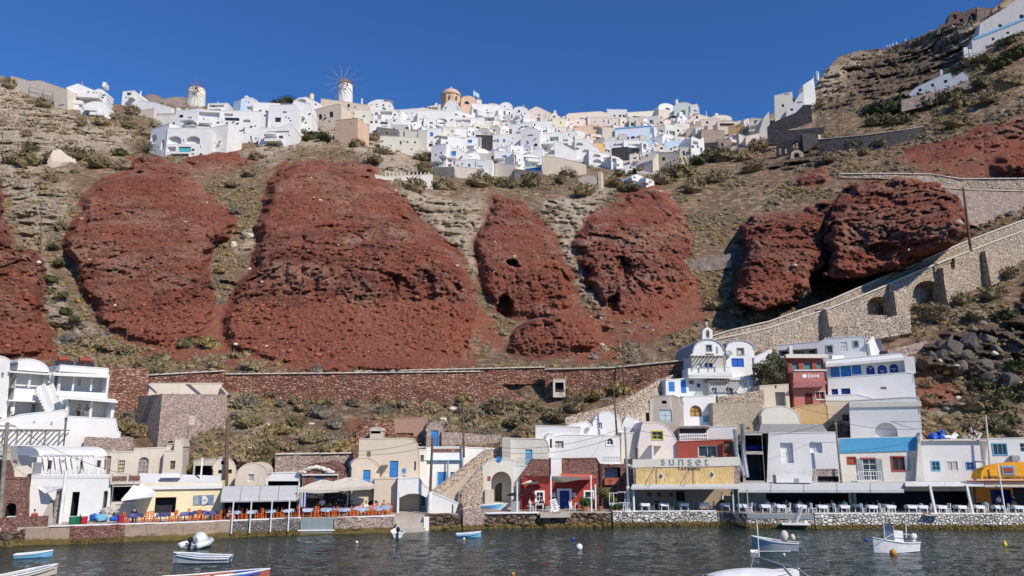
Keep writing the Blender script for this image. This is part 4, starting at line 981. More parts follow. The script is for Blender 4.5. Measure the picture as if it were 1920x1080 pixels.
mb=MB();fbox(mb,f,1045,916,1049,958,-.08,0);fbox(mb,f,1068,916,1072,958,-.08,0);fbox(mb,f,1045,916,1072,920,-.1,0);mb.build('door_frame',WPAINT,h)
mb=MB();fbox(mb,f,981,914,1001,925,-.1,0);mb.build('sign_board',RED2,h)
mb=MB()
for i,(a,b)in enumerate(((1073,924),(1035,924))):fbox(mb,f,a,b,a+7,b+8,-.06,0)
mb.build('menu_board',WHITE2,h)
for i,(px,n)in enumerate(((970,1.0),(1034,.7),(1110,.8),(1118,2.2))):
 p=fp(px,n);tag(MB().bar(p,p+UP*(3.0,3.6,3.6,2.6)[i],.14).build('sail_post',WPAINT,loc=p),'white post %s'%('left of the red restaurant holding the sail corner','in the middle of the red restaurant terrace','right beside the round green bush in pots','shorter and behind the terracotta pots')[i],'post')
sail('shade_sail','coral and cream sail stretched over the red restaurant door',[fp(978,4.4,FZ+3.4),fp(1034,.8,FZ+3.5),fp(1030,3.2,FZ+2.55),fp(1004,3.4,FZ+2.9)],SAILR)
sail('shade_sail','cream triangular sail tip left of the middle white post',[fp(976,1.4,FZ+2.7),fp(1006,4.3,FZ+3.2),fp(1030,3.6,FZ+3.1)],CREAMC)
sail('shade_sail','long cream triangular sail right of the middle white post',[fp(1034,.8,FZ+3.5),fp(1108,.9,FZ+3.35),fp(1040,2.2,FZ+2.85)],CREAMC)
sail('shade_sail','coral sail with dark folds at the right of the red restaurant',[fp(1050,4.4,FZ+3.6),fp(1118,4.2,FZ+3.5),fp(1110,1.0,FZ+3.1),fp(1062,2.4,FZ+3.05)],SAILR)
f=FF(1128,5.5,1176,5.5)
h=house('brick_house','dark arched brick recess with a red tiled ledge beside the pole','house',f,[(1128,872),(1176,872)],4,REDST,[('porch',1134,876,1163,906,REDST,{'d':2.5,'in':DARKI})],down=.5)
mb=MB();fbox(mb,f,1134,896,1163,909,-.3,.1);mb.build('tile_ledge',lambda:plain('clay tiles',(.42,.13,.08),.8,0,.3),h)
house('white_house','narrow beige house with a small dark balcony behind the grey pole','house',FF(1165,8,1202,8),[(1165,812),(1202,812)],5,WHITE2,[('void',1192,838,1199,862,DARKI),('void',1170,860,1188,870,GREYW,{'r':.8,'name':'recess'})],down=.5)
f=FF(1197,7.0,1275,7.0)
h=house('white_house','pinkish white house with a curved gable and yellow framed window','house',f,[(1197,840),(1204,800),(1206,793),(1232,793),(1245,797),(1260,812),(1268,826),(1272,840),(1275,850)],5,lambda:plaster('pinkish white plaster',(.70,.62,.58),.1),[('win',1223,809,1242,824,GLASS,{'frame':lambda:plain('yellow paint',(.55,.48,.08)),'surround':True,'sw':.1})],down=.5)
mb=MB();fbox(mb,f,1223,834,1247,836,-1.6,-.1);fbox(mb,f,1223,834,1225,862,-1.6,-1.4);mb.build('canopy_frame',WHITE,h)
f=FF(1270,6.6,1381,6.4)
h=house('red_house','brick red wall with beige sliding windows behind the roof terrace','house',f,[(1270,829),(1378,825),(1381,826)],2.5,RED2,[('win',1309,835,1344,857,GLASS,{'frame':WHITE2,'bars':(1,0),'fw':.12}),('door',1358,827,1372,850,BROWNW)],down=.5)
f=FF(1272,9.5,1390,9.5)
h=house('white_house','white house with a shaded balcony and pierced parapet above the red wall','house',f,[(1272,800),(1330,799),(1332,801),(1390,799)],5,WHITE,[('porch',1274,803,1324,822,GREYW,{'d':2,'sub':[]})],down=.5)
deck(f,1270,1330,799,-.6,1,.25,h,GREYWD,'awning')
mb=MB();a=f.at(1274,826,-.1);b=f.at(1328,825,-.1);mb.bar(a,b,.1);mb.bar(a+UP*.75,b+UP*.75,.1)
for i in range(16):q=a.lerp(b,(i+.5)/16);mb.lathe(q+UP*.05,[(.05,0),(.12,.2),(.05,.4),(.11,.55),(.05,.7)],6)
mb.build('balustrade',WPAINT,h)
for i,(p0,p1,p2)in enumerate((((1378,805),(1381,850),(1394,893)),((1392,795),(1395,860),(1400,895)))):
 D=qD(1385,4.5);t=tag(MB().tube([P(*p0,D),P(*p1,D),P(*p2,D-.3)],.22+.06*i,10).add([],[]).build('flue',lambda:plain('galvanised steel',(.42,.42,.42),.35,.6),loc=P(*p1,D)),('bent galvanised kitchen flue leaning beside the reed panel','taller straight galvanised kitchen flue with a cap')[i],'flue')
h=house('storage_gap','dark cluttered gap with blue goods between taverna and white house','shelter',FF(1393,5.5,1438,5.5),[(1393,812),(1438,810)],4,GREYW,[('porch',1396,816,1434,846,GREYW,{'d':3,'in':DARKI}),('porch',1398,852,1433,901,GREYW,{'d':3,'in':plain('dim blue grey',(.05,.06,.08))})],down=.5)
mb=MB();ff=FF(1393,5.5,1438,5.5)
for i in range(10):p=ff.at(1402+i*3,843,1.2);mb.blob(p+UP*.2,.3,1,.4,i)
mb.build('stored_goods',NBLUE,h)
f=FF(1186,3.6,1386,4.2);F_SUN=f
fa=FF(1186,.5,1386,.6)
h=thing('taverna','quayside taverna with a yellow reed front and sunset lettering','taverna',fp(1286,3));F_T=h
fs=FF(1186,1.3,1388,1.5)
mb=MB();slab(mb,fs,[fs.uz(1186,877),fs.uz(1388,873),fs.uz(1386,856.5),fs.uz(1186,861.5)],0,.3);mb.build('fascia',WHITE2,h)
mb=MB();slab(mb,fs,[fs.uz(1189,910),fs.uz(1388,909),fs.uz(1388,873.5),fs.uz(1187,877.5)],.05,.3);mb.build('stone_band',PINKST,h)
def reedmat():
 m,nt,b=newmat('yellow reed');v=objco(nt,(9,9,1.4));n=noise(nt,v,1.2,5,.7)
 L(nt,ramp(nt,n,[(.3,(.42,.25,.09)),(.5,(.66,.45,.19)),(.7,(.86,.68,.38))]),b.inputs['Base Color']);b.inputs['Roughness'].default_value=.9;bump(nt,b,n,.8,.06);return m
mb=MB()
for a,b in((1192,1229),(1231,1298),(1300,1376)):slab(mb,fs,[fs.uz(a,909),fs.uz(b,909),fs.uz(b,875+.5*(1376-b)/30 if b>1290 else 877.5),fs.uz(a,878.5)],-.06,.05)
mb.build('reed_panel',reedmat(),h)
Un=fs.U;Nn=-fs.N
p=fs.at(1284,872,-.04);text('sunset',1.32,p,Un,Nn,GPAINT,'lettering',h,.02,-.006,spacing=1.45)
p=fs.at(1292,881.2,-.1);text('TAVERNA',.42,p,Un,Nn,BROWNW,'lettering',h,.015,.012,spacing=1.35)
for px,py in((1239,893),(1334,890)):
 c=fs.uz(px,py);mb=MB();s_=.34
 for k,(mm,q)in enumerate(((s_,-.09),(s_*.72,-.12))):
  m2=MB();slab(m2,fs,[(c[0],c[1]-mm*1.25),(c[0]+mm,c[1]),(c[0],c[1]+mm*1.25),(c[0]-mm,c[1])],q,q+.03)
  m2.build('diamond_ornament',(WPAINT,BROWNW)[k],h)
mb=MB()
for(a,b)in(((1216,912),(1228,874)),((1216,912),(1231,898)),((1281,912),(1297,872)),((1281,912),(1297,898))):
 mb.bar(fs.at(*a,-1.1),fs.at(*b,-.05),.05)
mb.build('stay_rod',GPAINT,h)
p=[fs.at(1186,908,0),fs.at(1388,907,0),fs.at(1386,913.5,-1.5),fs.at(1183,914.5,-1.5)]
mb=MB().add(p+[q-UP*.18 for q in p],[(3,2,1,0),(4,5,6,7),(7,6,2,3),(0,4,7,3),(1,2,6,5)]);mb.build('awning',AWN,h)
house('','','',FF(1180,5.4,1392,5.6),[(1180,905),(1392,905)],.4,lambda:plaster('warm dining wall',(.42,.33,.24),.1),[('void',1268,921,1284,940,DARKI,{'name':'doorway'})],down=.3,T=h,lip=.01)
for px in(1190,1378):a=fp(px,.5);MB().bar(a,a+UP*2.6,.16).build('post',WPAINT,h)
mb=MB()
for i,px in enumerate((1217,1236,1259)):mb.lathe(FF(1180,5.4,1392,5.6).at(px,927,-.06),[(0,-.03),(.24,-.03),(.24,.03),(0,.03)],10,Matrix.Rotation(R(90),3,'X'))
mb.build('wall_plate',BROWNW,h)
deck(fs,1186,1386,875.5,.3,7.6,.25,h,WHITE2,'roof')
def awning(lab,px0,px1,pyt,pyb,b0,drop=.25,mat=AWN,seg=4,bk=3.4):
 fr=FF(px0,b0,px1,b0);t=thing('awning',lab,'awning',fp((px0+px1)/2,b0+1))
 a,b=fr.at(px0,pyb,-.1),fr.at(px1,pyb,-.1);c,d=fr.at(px0,pyt,bk),fr.at(px1,pyt,bk);mb=MB()
 for k in range(seg):
  e=.0025;p=[a.lerp(b,k/seg+e),a.lerp(b,(k+1)/seg-e),c.lerp(d,(k+1)/seg-e),c.lerp(d,k/seg+e)]
  mb.face(p);mb.face([q-UP*.03 for q in p][::-1]);mb.face([p[0]-UP*drop,p[1]-UP*drop,p[1],p[0]])
 mb.build('cloth',mat,t);mb=MB();mb.bar(a-UP*drop,b-UP*drop,.07);mb.bar(c,d,.09)
 for k in range(seg+1):mb.bar(a.lerp(b,k/seg)-UP*.03,c.lerp(d,k/seg)-UP*.03,.05)
 mb.build('frame',GPAINT,t);return t
aw=awning('long grey white awning between the reed front and the blue roofed house',1384,1695,905,918.5,.5,seg=5)
for px in(1388,1405):a=fp(px,.45);MB().bar(a,a+UP*2.35,.1).build('post',GPAINT,aw)
aw=awning('shorter white awning with stout posts under the white house at right',1697,1845,903,910,.7,.1,WPAINT,2)
for px in(1752,1822):a=fp(px,.5);MB().bar(a+Vector((.3,0,0)),Vector((a.x,a.y,FZ+2.75)),.2).build('post',WPAINT,aw)
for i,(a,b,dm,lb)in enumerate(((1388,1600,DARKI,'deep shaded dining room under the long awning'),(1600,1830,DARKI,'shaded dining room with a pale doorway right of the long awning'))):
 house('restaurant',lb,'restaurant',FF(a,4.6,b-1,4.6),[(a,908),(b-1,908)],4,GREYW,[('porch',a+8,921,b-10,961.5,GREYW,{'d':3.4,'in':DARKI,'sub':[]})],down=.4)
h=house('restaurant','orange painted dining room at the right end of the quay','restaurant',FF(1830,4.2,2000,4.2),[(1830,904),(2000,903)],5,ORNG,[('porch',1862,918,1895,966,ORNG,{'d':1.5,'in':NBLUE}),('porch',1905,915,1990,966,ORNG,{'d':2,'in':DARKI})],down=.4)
aw=awning('beige canvas strip under the domed orange awning',1846,1990,902,911,.75,.1,CREAMC,3)
t=thing('awning','domed orange awning with a blue framed square emblem','awning',fp(1900,1.5));mb=MB()
fo=FF(1838,.8,1975,.8);c=fo.at(1912,899,.2);rx=(fo.at(1985,899,.2)-c).length;hz=fo.uz(1912,866,.2)[1]-c.z
n1,n2=12,6
for i in range(n1+1):
 for j in range(n2+1):
  al=math.pi*i/n1;be=math.pi/2*j/n2;mb.v.append(c+fo.U*(-rx*math.cos(al)*math.cos(be*.0))*1+UP*(hz*math.sin(al)**.6*math.cos(be*.55))+fo.N*(1.8*math.sin(be)))
for i in range(n1):
 for j in range(n2):k=i*(n2+1)+j;mb.f.append((k,k+n2+1,k+n2+2,k+1))
front=[k*(n2+1)for k in range(n1+1)];mb.f.append(tuple(front))
mb.build('cloth',lambda:plain('orange canvas',(.82,.36,.02),.8,0,.06),t)
for k,(a,b,q)in enumerate(((1880,873,0),(1883,876,1))):
 m2=MB();fbox(m2,fo,a,b,1902-(a-1880),890-(b-873),.12-.03*k,.16-.03*k);m2.build('emblem',(LBLUE,RED2)[k],t)
text('DIMITRIS AMMOUDI D',.36,fo.at(1846,897,.12),fo.U,-fo.N,BROWNW,'lettering',t,.01,.01,align='LEFT',spacing=1.15)
a=fp(1893,.3);mb=MB().tube([Vector((a.x-.2,a.y,FZ)),Vector((a.x-.35,a.y,FZ+4.9))],.07,8);tag(mb.build('flag_pole',WPAINT,loc=a),'bare white pole in front of the orange awning','pole')
f=FF(1441,7.0,1580,6.4);F_W1=f
h=house('white_house','white house with two deep recessed openings and a low balcony','house',f,[(1441,813),(1566,811),(1580,812)],6,WHITE,[('door',1465,830,1486,868,WPAINT,{'r':.55}),('win',1519,830,1541,849,WPAINT,{'r':.5,'bars':(1,0)})],down=-2.5)
mb=MB()
u0,z0=f.uz(1433,812,-.02);zt=f.uz(1500,794)[1];
row=[f.pt(-.7,-.15,f.z0-.3),f.pt(-.7,-.15,z0-.4),f.pt(-.4,.5,zt-.1),f.pt(.2,1.3,zt)]
mb.add([f.pt(-.5,.05,z0-.02),f.pt(f.w*.9,.05,z0+.05),f.pt(f.w*.86,1.6,zt),f.pt(0,1.6,zt),f.pt(0,5.5,zt),f.pt(f.w*.86,5.5,zt),f.pt(-.5,.05,f.z0+2.5),f.pt(-.5,5.5,f.z0+2.5),f.pt(-.5,5.5,z0)],[(0,1,2,3),(3,2,5,4),(0,3,4,8),(6,0,8,7),(1,2,5)])
mb.build('grey_roof',lambda:plaster('dark cement roof',(.30,.29,.28),.3,(.2,.2,.2)),h)
fq=FF(1453,4.0,1525,4.0)
mb=MB();fbox(mb,fq,1456,891,1521,905,0,2.0);mb.build('balcony',WHITE,h);railing(fq,1461,877,1493,890,.1,h,WPAINT,4);railing(fq,1515,880,1531,904,.1,h,WPAINT,4,False)
mb=MB();fbox(mb,fq,1490,897,1498,904,-.05,0);mb.build('vent',GPAINT,h)
house('stone_wall','brown rubble base wall with a dark gap right of the low balcony','wall',FF(1528,5.2,1578,5.2),[(1528,881),(1578,881)],.5,PINKST,[('porch',1534,893,1573,903,PINKST,{'d':.4,'in':DARKI})],down=-2.55)
f=Fr(1592,87.5,1732,84.5,835)
h=house('white_house','big plain white house with a blind arched niche high on the wall','house',f,[(1592,752),(1700,745.5),(1722,746),(1728,756),(1732,775)],8,WHITE3,[('porch_arch',1642,792,1681,822,WHITE3,{'d':.7,'in':WHITE3})],down=5,rmat=WHITE2)
mb=MB();fbox(mb,f,1593,752,1727,764,-.18,0);mb.build('cornice',WHITE2,h)
f=FF(1574,7.4,1722,6.2)
h=house('white_house','white house with a broad blue roof band and red framed windows','house',f,[(1574,823),(1722,819.5)],5.5,WHITE2,[('win',1590,857,1604,870,RED2,{'frame':RED2,'r':.1,'bars':(0,0),'surround':True,'sw':.05}),('win',1620,860,1642,902,GLASS,{'frame':WPAINT,'shutters':'lr','smat':GPAINT,'bars':(1,3),'r':.15}),('win',1674,857,1695,882,DARKI,{'frame':RED2,'surround':True,'sw':.12,'shutters':'r','smat':GPAINT,'bars':(1,0),'r':.15})],down=-2.5)
mb=MB();slab(mb,f,[f.uz(1575,849),f.uz(1721,845),f.uz(1721,819),f.uz(1574,822.5)],-.12,0);mb.build('blue_band',lambda:plaster('sky blue paint',(.10,.36,.58),.06,(.2,.4,.5)),h)
mb=MB();fbox(mb,f,1614,858,1642,861,-.12,0);mb.build('lintel',RED2,h)
fq=FF(1608,4.6,1655,4.6);railing(fq,1611,884,1653,901,0,h,WPAINT,9,False);deck(fq,1608,1655,902,-.1,1.8,.3,h,WHITE2)
mb=MB();a=fq.at(1610,886,0);b=fq.at(1592,905,0);mb.bar(a,b,.06);
for k in range(5):q=a.lerp(b,k/4);mb.bar(q,q-UP*.9,.05)
mb.build('stair_rail',WPAINT,h)
f=FF(1723,7.0,1852,6.0)
h=house('white_house','low white house with three small blue framed windows','house',f,[(1723,826),(1850,824),(1852,825)],5,WHITE3,[('win',1748,865,1761,882,GLASS,{'frame':LBLUE,'r':.1,'surround':True,'sw':.05}),('win',1775,863,1797,884,GREYW,{'frame':WPAINT,'bars':(1,0),'r':.12,'fw':.12}),('win',1812,866,1825,881,NBLUE,{'frame':LBLUE,'r':.1}),('win',1829,864,1846,879,WPAINT,{'frame':GPAINT,'r':.08,'bars':(0,0)})],down=-2.5)
mb=MB();fbox(mb,f,1723,824,1850,827,-.35,.3);mb.build('roof_edge',OLDP,h)
house('white_wall','white buttress wall with slit vents between the two right hand houses','wall',FF(1722,5.4,1740,5.2),[(1722,822),(1727,812),(1733,826),(1740,830)],1,WHITE2,down=-2.5)
f=FF(1851,6.6,1990,5.8)
h=house('white_house','white house at the right edge with blue framed windows above the orange awning','house',f,[(1851,823),(1990,821)],5,WHITE3,[('win',1863,832,1886,853,GLASS,{'frame':LBLUE,'r':.12,'bars':(2,0),'surround':True,'sw':.06}),('win',1914,831,1930,847,GLASS,{'frame':LBLUE})],down=-2.5)
mb=MB();fbox(mb,f,1899,854,1912,865,-.5,0);mb.build('air_conditioner',GPAINT,h)
jf=FF(1723,7.0,1852,6.0)
for i,(a,y0,b,y1,m,nm,lb,ct_)in enumerate(((1735,808,1747,826,RED2,'chair','red plastic chair heap on the low white roof','chair'),(1747,806,1767,825,RBLUE,'tarpaulin','crumpled bright blue tarpaulin on the low white roof','tarpaulin'),(1776,812,1790,825,WPAINT,'crate','white slatted crate on the low white roof','crate'),(1814,802,1842,825,OLDP,'board_pile','pile of broken boards and frames on the low white roof','debris'))):
 rnd=random.Random(i);mb=MB()
 for k in range(9):
  p=jf.at(a+(b-a)*rnd.random(),y0+(y1-y0)*(.4+.55*rnd.random()),1.2+rnd.random())
  if nm=='tarpaulin':mb.blob(p,.42,2,.5,k)
  else:mb.bar(p,p+Vector((rnd.uniform(-.7,.7),rnd.uniform(-.3,.3),rnd.uniform(-.2,.7))),.07,.22)
 tag(mb.build(nm,m,loc=jf.at((a+b)/2,y1,1.5)),lb,ct_)
f=Fr(1218,92,1283,92,802)
h=house('ruined_house','patchy grey ruined house with a pale metal shutter door','house',f,[(1218,752),(1228,744),(1262,742),(1278,748),(1283,760)],5,lambda:plaster('patchy grey plaster',(.40,.35,.31),.9,(.62,.56,.48)),[('door',1236,768,1259,790,lambda:plain('pale blue metal',(.42,.50,.53),.5),{'r':.2}),('void',1241,751,1250,757,DARKI,{'r':.3})],down=4)
house('terrace_wall','beige cube wall left of the patchy ruined house','wall',Fr(1168,91.5,1219,91.5,805),[(1168,782),(1176,773),(1219,773)],4,BEIGE,[('void',1211,774,1218,790,DARKI)],down=4)
f=Fr(1280,92.5,1340,92.5,800);
h=house('white_house','white house with an arched wooden window behind the chapel terrace','house',f,[(1280,744),(1338,743),(1340,744)],5,WHITE,[('win_arch',1294,760,1315,781,lambda:plain('honey wood',(.42,.24,.08),.6),{'frame':BROWNW,'r':.35,'bars':(1,1)}),('void',1319,779,1333,791,LBLUE,{'r':.3,'name':'shutter'})],down=4)
f=Fr(1336,91,1431,91.5,800)
h=house('stone_house','broad unpainted tan stone wall of a roofless house','house',f,[(1336,757),(1428,752),(1431,753)],5,lambda:rubble('tan rubble',[(.30,.24,.17),(.42,.35,.26),(.36,.29,.21)],(.50,.43,.33),3.4,.12,.5),down=4)
rough_wall('stone_wall','ruined rubble upper wall with a round arch trace below the chapel',[P(1346,757,92),P(1432,757,92.5)],[P(1346,744,92),P(1432,730,92.5)],PALEST,.8,.15)
house('cave_house','beige cube with a shadowed doorway under the tamarisk tree','house',Fr(1424,93.5,1482,93.5,768),[(1424,724),(1482,721)],4,BEIGE,[('porch',1455,735,1472,762,BEIGE,{'d':1,'in':GREYW}),('void',1453,723,1456,728,DARKI)],down=3)
house('cave_house','low white barrel roof between the tan stone wall and ochre house','house',Fr(1428,90.5,1500,90.5,800),[('arc',1428,780,1498,784,762),(1500,790)],4,WHITE2,down=3)
house('ochre_house','windowless ochre house wall with a pale slanting edge','house',Fr(1490,91.5,1554,91,800),[(1490,766),(1496,763),(1546,756),(1550,762),(1554,790)],4,OCHRE,down=3)
house('beige_house','narrow beige house with one small dark window beside the ochre wall','house',Fr(1548,91.8,1596,91.5,800),[(1548,752),(1596,752)],4,BEIGE,[('win',1580,777,1592,790,GLASS,{'frame':RED2})],down=3)
f=Fr(1294,98,1364,98.5,752);F_CH=f
h=house('chapel','white barrel vaulted chapel with a bell gable and cross','chapel',f,[(1295,668),('arc',1300,662,1357,660,637),(1361,655),(1364,655)],7,WHITE,[('win',1325,647,1334,658,GLASS,{'frame':GPAINT,'surround':True,'sw':.08}),('void',1322,663,1338,667,GREYWD,{'r':.1,'name':'lintel'})],down=4,roof=GPAINT,lip=.12)
mb=MB();slab(mb,f,[f.uz(1317,638,.2),f.uz(1336,638,.2),f.uz(1336,619,.2),f.uz(1332,616,.2),f.uz(1326.5,613,.2),f.uz(1321,616,.2),f.uz(1317,621,.2)],.2,.8,[shape(f,(1324,618.5,1330,633),.2,True)])
bg_=mb.build('bell_gable',WHITE,h)
mb=MB();c=f.at(1327,625,.5);mb.lathe(c-UP*.25,[(.22,0),(.2,.1),(.13,.3),(.03,.38)],10);mb.build('bell',BROWNW,bg_)
mb=MB();c=f.at(1325.5,613,.5);mb.bar(c,c+UP*.75,.08);mb.bar(c+UP*.48-f.U*.22,c+UP*.48+f.U*.22,.08);mb.build('cross',WHITE,bg_)
mb=MB();fbox(mb,f,1344,650,1346,662,-.08,.0);mb.build('drain_pipe',GPAINT,h)
f2=Fr(1361,98.3,1420,98.8,752)
h=house('white_house','white vaulted house joined to the chapel with a bright blue shutter','house',f2,[(1361,651),('arc',1363,651,1413,654,639),(1419,654),(1420,655)],7,WHITE,[('win',1383,653,1394,665,GREYW,{'frame':GPAINT,'surround':True,'sw':.08,'bars':(0,0)}),('win',1372.5,672,1394,687.5,RBLUE,{'frame':RBLUE,'bars':(1,0),'r':.1})],down=6,roof=GPAINT,lip=.1)
mb=MB();c=f2.at(1367,663,-.25);mb.lathe(c,[(.0,0),(.42,.1),(.44,.14),(0,.05)],12,Matrix.Rotation(R(60),3,'X'));mb.build('satellite_dish',GPAINT,h)
f3=Fr(1290,96.5,1372,97,745)
h=house('white_house','shaded two level terrace front below the chapel with blue doors','house',f3,[(1290,692),(1372,688)],2.5,WHITE3,[('door',1324,708,1336,720,BLUE,{'r':.1}),('win',1292,713,1301,720,GLASS,{'frame':GPAINT}),('win',1307,719,1313,726,RBLUE,{'frame':RBLUE,'bars':(0,0)})],down=3)
deck(f3,1291,1374,703,-1.6,.6,.3,h,WHITE);
mb=MB();a,b=f3.at(1291,700,-1.6),f3.at(1372,696,-1.6);c_=f3.at(1291,709,-1.6)
mb.add([a,b,Vector((b.x,b.y,c_.z)),c_,a+f3.N*.1,b+f3.N*.1],[(3,2,1,0),(0,1,5,4)]);mb.build('parapet',WHITE3,h)
pergola('pergola','grey slatted pergola on the terrace in front of the chapel',f3,1296,1357,670,697,1.2,-1.2,9,GREYWD,3)
house('white_house','small recessed terrace room behind the chapel pergola with a navy door','house',Fr(1296,97.3,1362,97.6,705),[(1296,668),(1362,668)],.5,GREYW,[('door',1322,681,1336,694,NBLUE),('door',1307,682,1316,697,WPAINT)],down=1)
pergola('pergola','lower pergola with a flat grey roof edge beneath the blue shuttered house',Fr(1325,95,1412,95.5,745),1328,1402,715,744,1.8,-.5,14,GREYWD,3)
house('white_house','white lower room under the flat grey roof with hanging laundry','house',Fr(1328,96,1414,96.4,745),[(1328,718),(1412,704),(1414,705)],3,WHITE3,[('void',1335,727,1344,738,GREYW),('void',1362,727,1374,740,GREYWD,{'name':'laundry'})],down=3)
f=Fr(1248,95.5,1292,96,742)
h=house('white_house','low white annex with two tall blue doors left of the chapel','house',f,[(1248,713),(1290,710),(1292,712)],3,WHITE3,[('door',1254,716,1264.5,734,BLUE,{'r':.1}),('door',1277,712,1286,737,BLUE,{'r':.1})],down=3)
house('white_wall','long white garden wall slanting right of the blue shuttered house','wall',Fr(1414,98.5,1450,99,690),[(1414,671),(1450,655)],.6,WHITE,down=3)
f=Fr(1456,103,1628,98,690)
h=house('white_house','long white house with a scalloped parapet and arched porches','house',f,[(1456,648),(1540,640),(1546,637)]+[(1546+6.2*k+3.1*(i+1)/3*1,635-(3 if i==1 else 0)-k*.35)for k in range(12)for i in range(3)]+[(1623,634),(1628,645)],7,WHITE,[('win',1551,648,1560,661,GLASS,{'frame':GPAINT,'surround':True,'sw':.12}),('door',1577,641,1588,658,WHITE3,{'r':.15}),('win',1602,640,1608,650,GLASS,{'frame':GPAINT,'surround':True,'sw':.12}),('porch',1460,653,1532,668,WHITE3,{'d':2,'sub':[('win_arch',1466,655,1478,670,GLASS,{'frame':BROWNW}),('win_arch',1491,650,1506,666,GREYW,{'frame':BROWNW}),('win_arch',1517,650,1528,663,GLASS,{'frame':BROWNW})]})],down=5)
posts(f,[1483],650,670,.1,.22,WHITE2,'pillar',h)
mb=MB();p=[f.at(1470,648,6),f.at(1582,620,7),f.at(1648,617,7),f.at(1646,625,5)];a=f.at(1628,645,0);b=f.at(1648,618,8)
mb.bar(a-UP*1.2,b-UP*1.2,.35,2.6);mb.build('side_wall',WHITE,h)
mb=MB();fbox(mb,f,1583,622,1587,638,3,3.4);fbox(mb,f,1603,614,1614,634,3,3.6);mb.build('chimney',WHITE2,h)
house('white_wall','white wall running down right of the scalloped house','wall',Fr(1560,98,1650,103,680),[(1560,668),(1588,668),(1610,658),(1648,622),(1650,640)],.5,WHITE,down=2)
f=Fr(1477,95.5,1551,95.5,765)
h=house('pink_house','dusty red upper storey with three teal shutters','house',f,[(1477,670),(1551,667)],5,lambda:plaster('dark dusty red',(.30,.10,.08),.1,(.2,.08,.07)),[('win',1485,678,1497,695,TEAL,{'frame':PINKP,'fw':.12,'bars':(0,0)}),('win',1508,677,1522,695,TEAL,{'frame':PINKP,'fw':.12,'bars':(0,0)}),('win',1532,675.5,1544,693,TEAL,{'frame':PINKP,'fw':.12,'bars':(0,0)})],down=3)
mb=MB();fbox(mb,f,1474,664,1552,671,-.6,.2);mb.build('cornice',WHITE2,h)
f=Fr(1487,93.6,1551,93.4,768)
h=house('pink_house','pink house front with a white fish skeleton painted on the balcony','house',f,[(1487,698),(1491,696),(1549,693),(1551,694)],1.8,PINKP,[('door',1510,737,1523,759,lambda:plain('dark red door',(.13,.02,.02)),{'r':.2}),('win',1530,734,1546,749,lambda:plain('dark red shutter',(.15,.03,.03)),{'frame':WPAINT,'surround':True,'sw':.06,'bars':(1,0)})],down=4)
mb=MB();fbox(mb,f,1489,693,1551,695.5,-.15,.3);mb.build('balcony_edge',WHITE,h)
mb=MB();a,b=f.at(1487,725,-1.0),f.at(1545,723,-1.0);c_,d_=f.at(1492,716,0),f.at(1551,714,0)
mb.add([a,b,d_,c_]+[q-UP*.15 for q in(a,b,d_,c_)],[(0,1,2,3),(7,6,5,4),(4,5,1,0)]);mb.build('awning',lambda:plain('mauve tiles',(.30,.12,.12)),h)
fs_=MB();c=f.at(1521,705,-.05);U=f.U
def fl(pts):slab(fs_,f,pts,-.05,-.02)
u,z=f.uz(1521,705)
el=[(u-.1+.62*math.cos(t*math.pi/8)*1.0-.25,z+.26*math.sin(t*math.pi/8))for t in range(16)]
fl([(u-.85+.3*math.cos(t*math.pi/6),z+.26*math.sin(t*math.pi/6))for t in range(12)])
for k in range(5):s_=.27-.03*k;x_=u-.42+.22*k;fl([(x_,z-s_),(x_+.1,z-s_),(x_+.16,z),(x_+.1,z+s_),(x_,z+s_),(x_+.06,z)])
fl([(u+.62,z-.04),(u+.95,z-.3),(u+.88,z),(u+.98,z+.26),(u+.62,z+.04)]);fl([(u-.6,z-.03),(u+.7,z-.03),(u+.7,z+.03),(u-.6,z+.03)])
fs_.build('fish_emblem',WPAINT,h)
f=Fr(1548,96.6,1717,93.0,765);F_BW=f
h=house('white_house','large white house with blue shutters and bird motifs on arched windows','house',f,[(1548,677),(1549,676),(1688,663),(1712,672),(1713,690)],6,WHITE3,[('win',1558,688,1573.5,707,BLUE,{'frame':BLUE,'bars':(1,0),'r':.15}),('win',1577.5,686,1595,707.5,BLUE,{'frame':BLUE,'bars':(1,0),'r':.15}),('win',1598,684.5,1614,702,BLUE,{'frame':BLUE,'bars':(1,0),'r':.15}),('win_arch',1625,685,1639,702,NBLUE,{'frame':NBLUE,'bars':(0,0),'r':.15}),('win_arch',1646,684,1662,701.5,NBLUE,{'frame':NBLUE,'bars':(0,0),'r':.15}),('win_arch',1669,682,1683,699,NBLUE,{'frame':NBLUE,'bars':(0,0),'r':.15})],down=2)
mb=MB();p=[f.at(1548,683,-1.1),f.at(1696,670,-1.1),f.at(1688,663,.2),f.at(1548,676,.2)]
mb.add(p+[q-UP*.35 for q in p],[(0,1,2,3),(7,6,5,4),(4,5,1,0),(0,3,7,4),(1,5,6,2)]);mb.build('eave',WHITE,h)
mb=MB();fbox(mb,f,1698,668,1714,700,-1.1,.0);mb.build('wing_wall',WHITE,h)
for px,py in((1632,690),(1654,696),(1676,692)):
 u,z=f.uz(px,py);mb=MB();slab(mb,f,[(u-.34,z+.12),(u-.12,z+.1),(u,z-.1),(u+.14,z+.1),(u+.36,z+.14),(u+.14,z+.02),(u,z-.22),(u-.14,z+.03)],-.02+.06,.07);mb.build('bird_motif',WPAINT,h)
f=Fr(1552,95.1,1720,91.8,765)
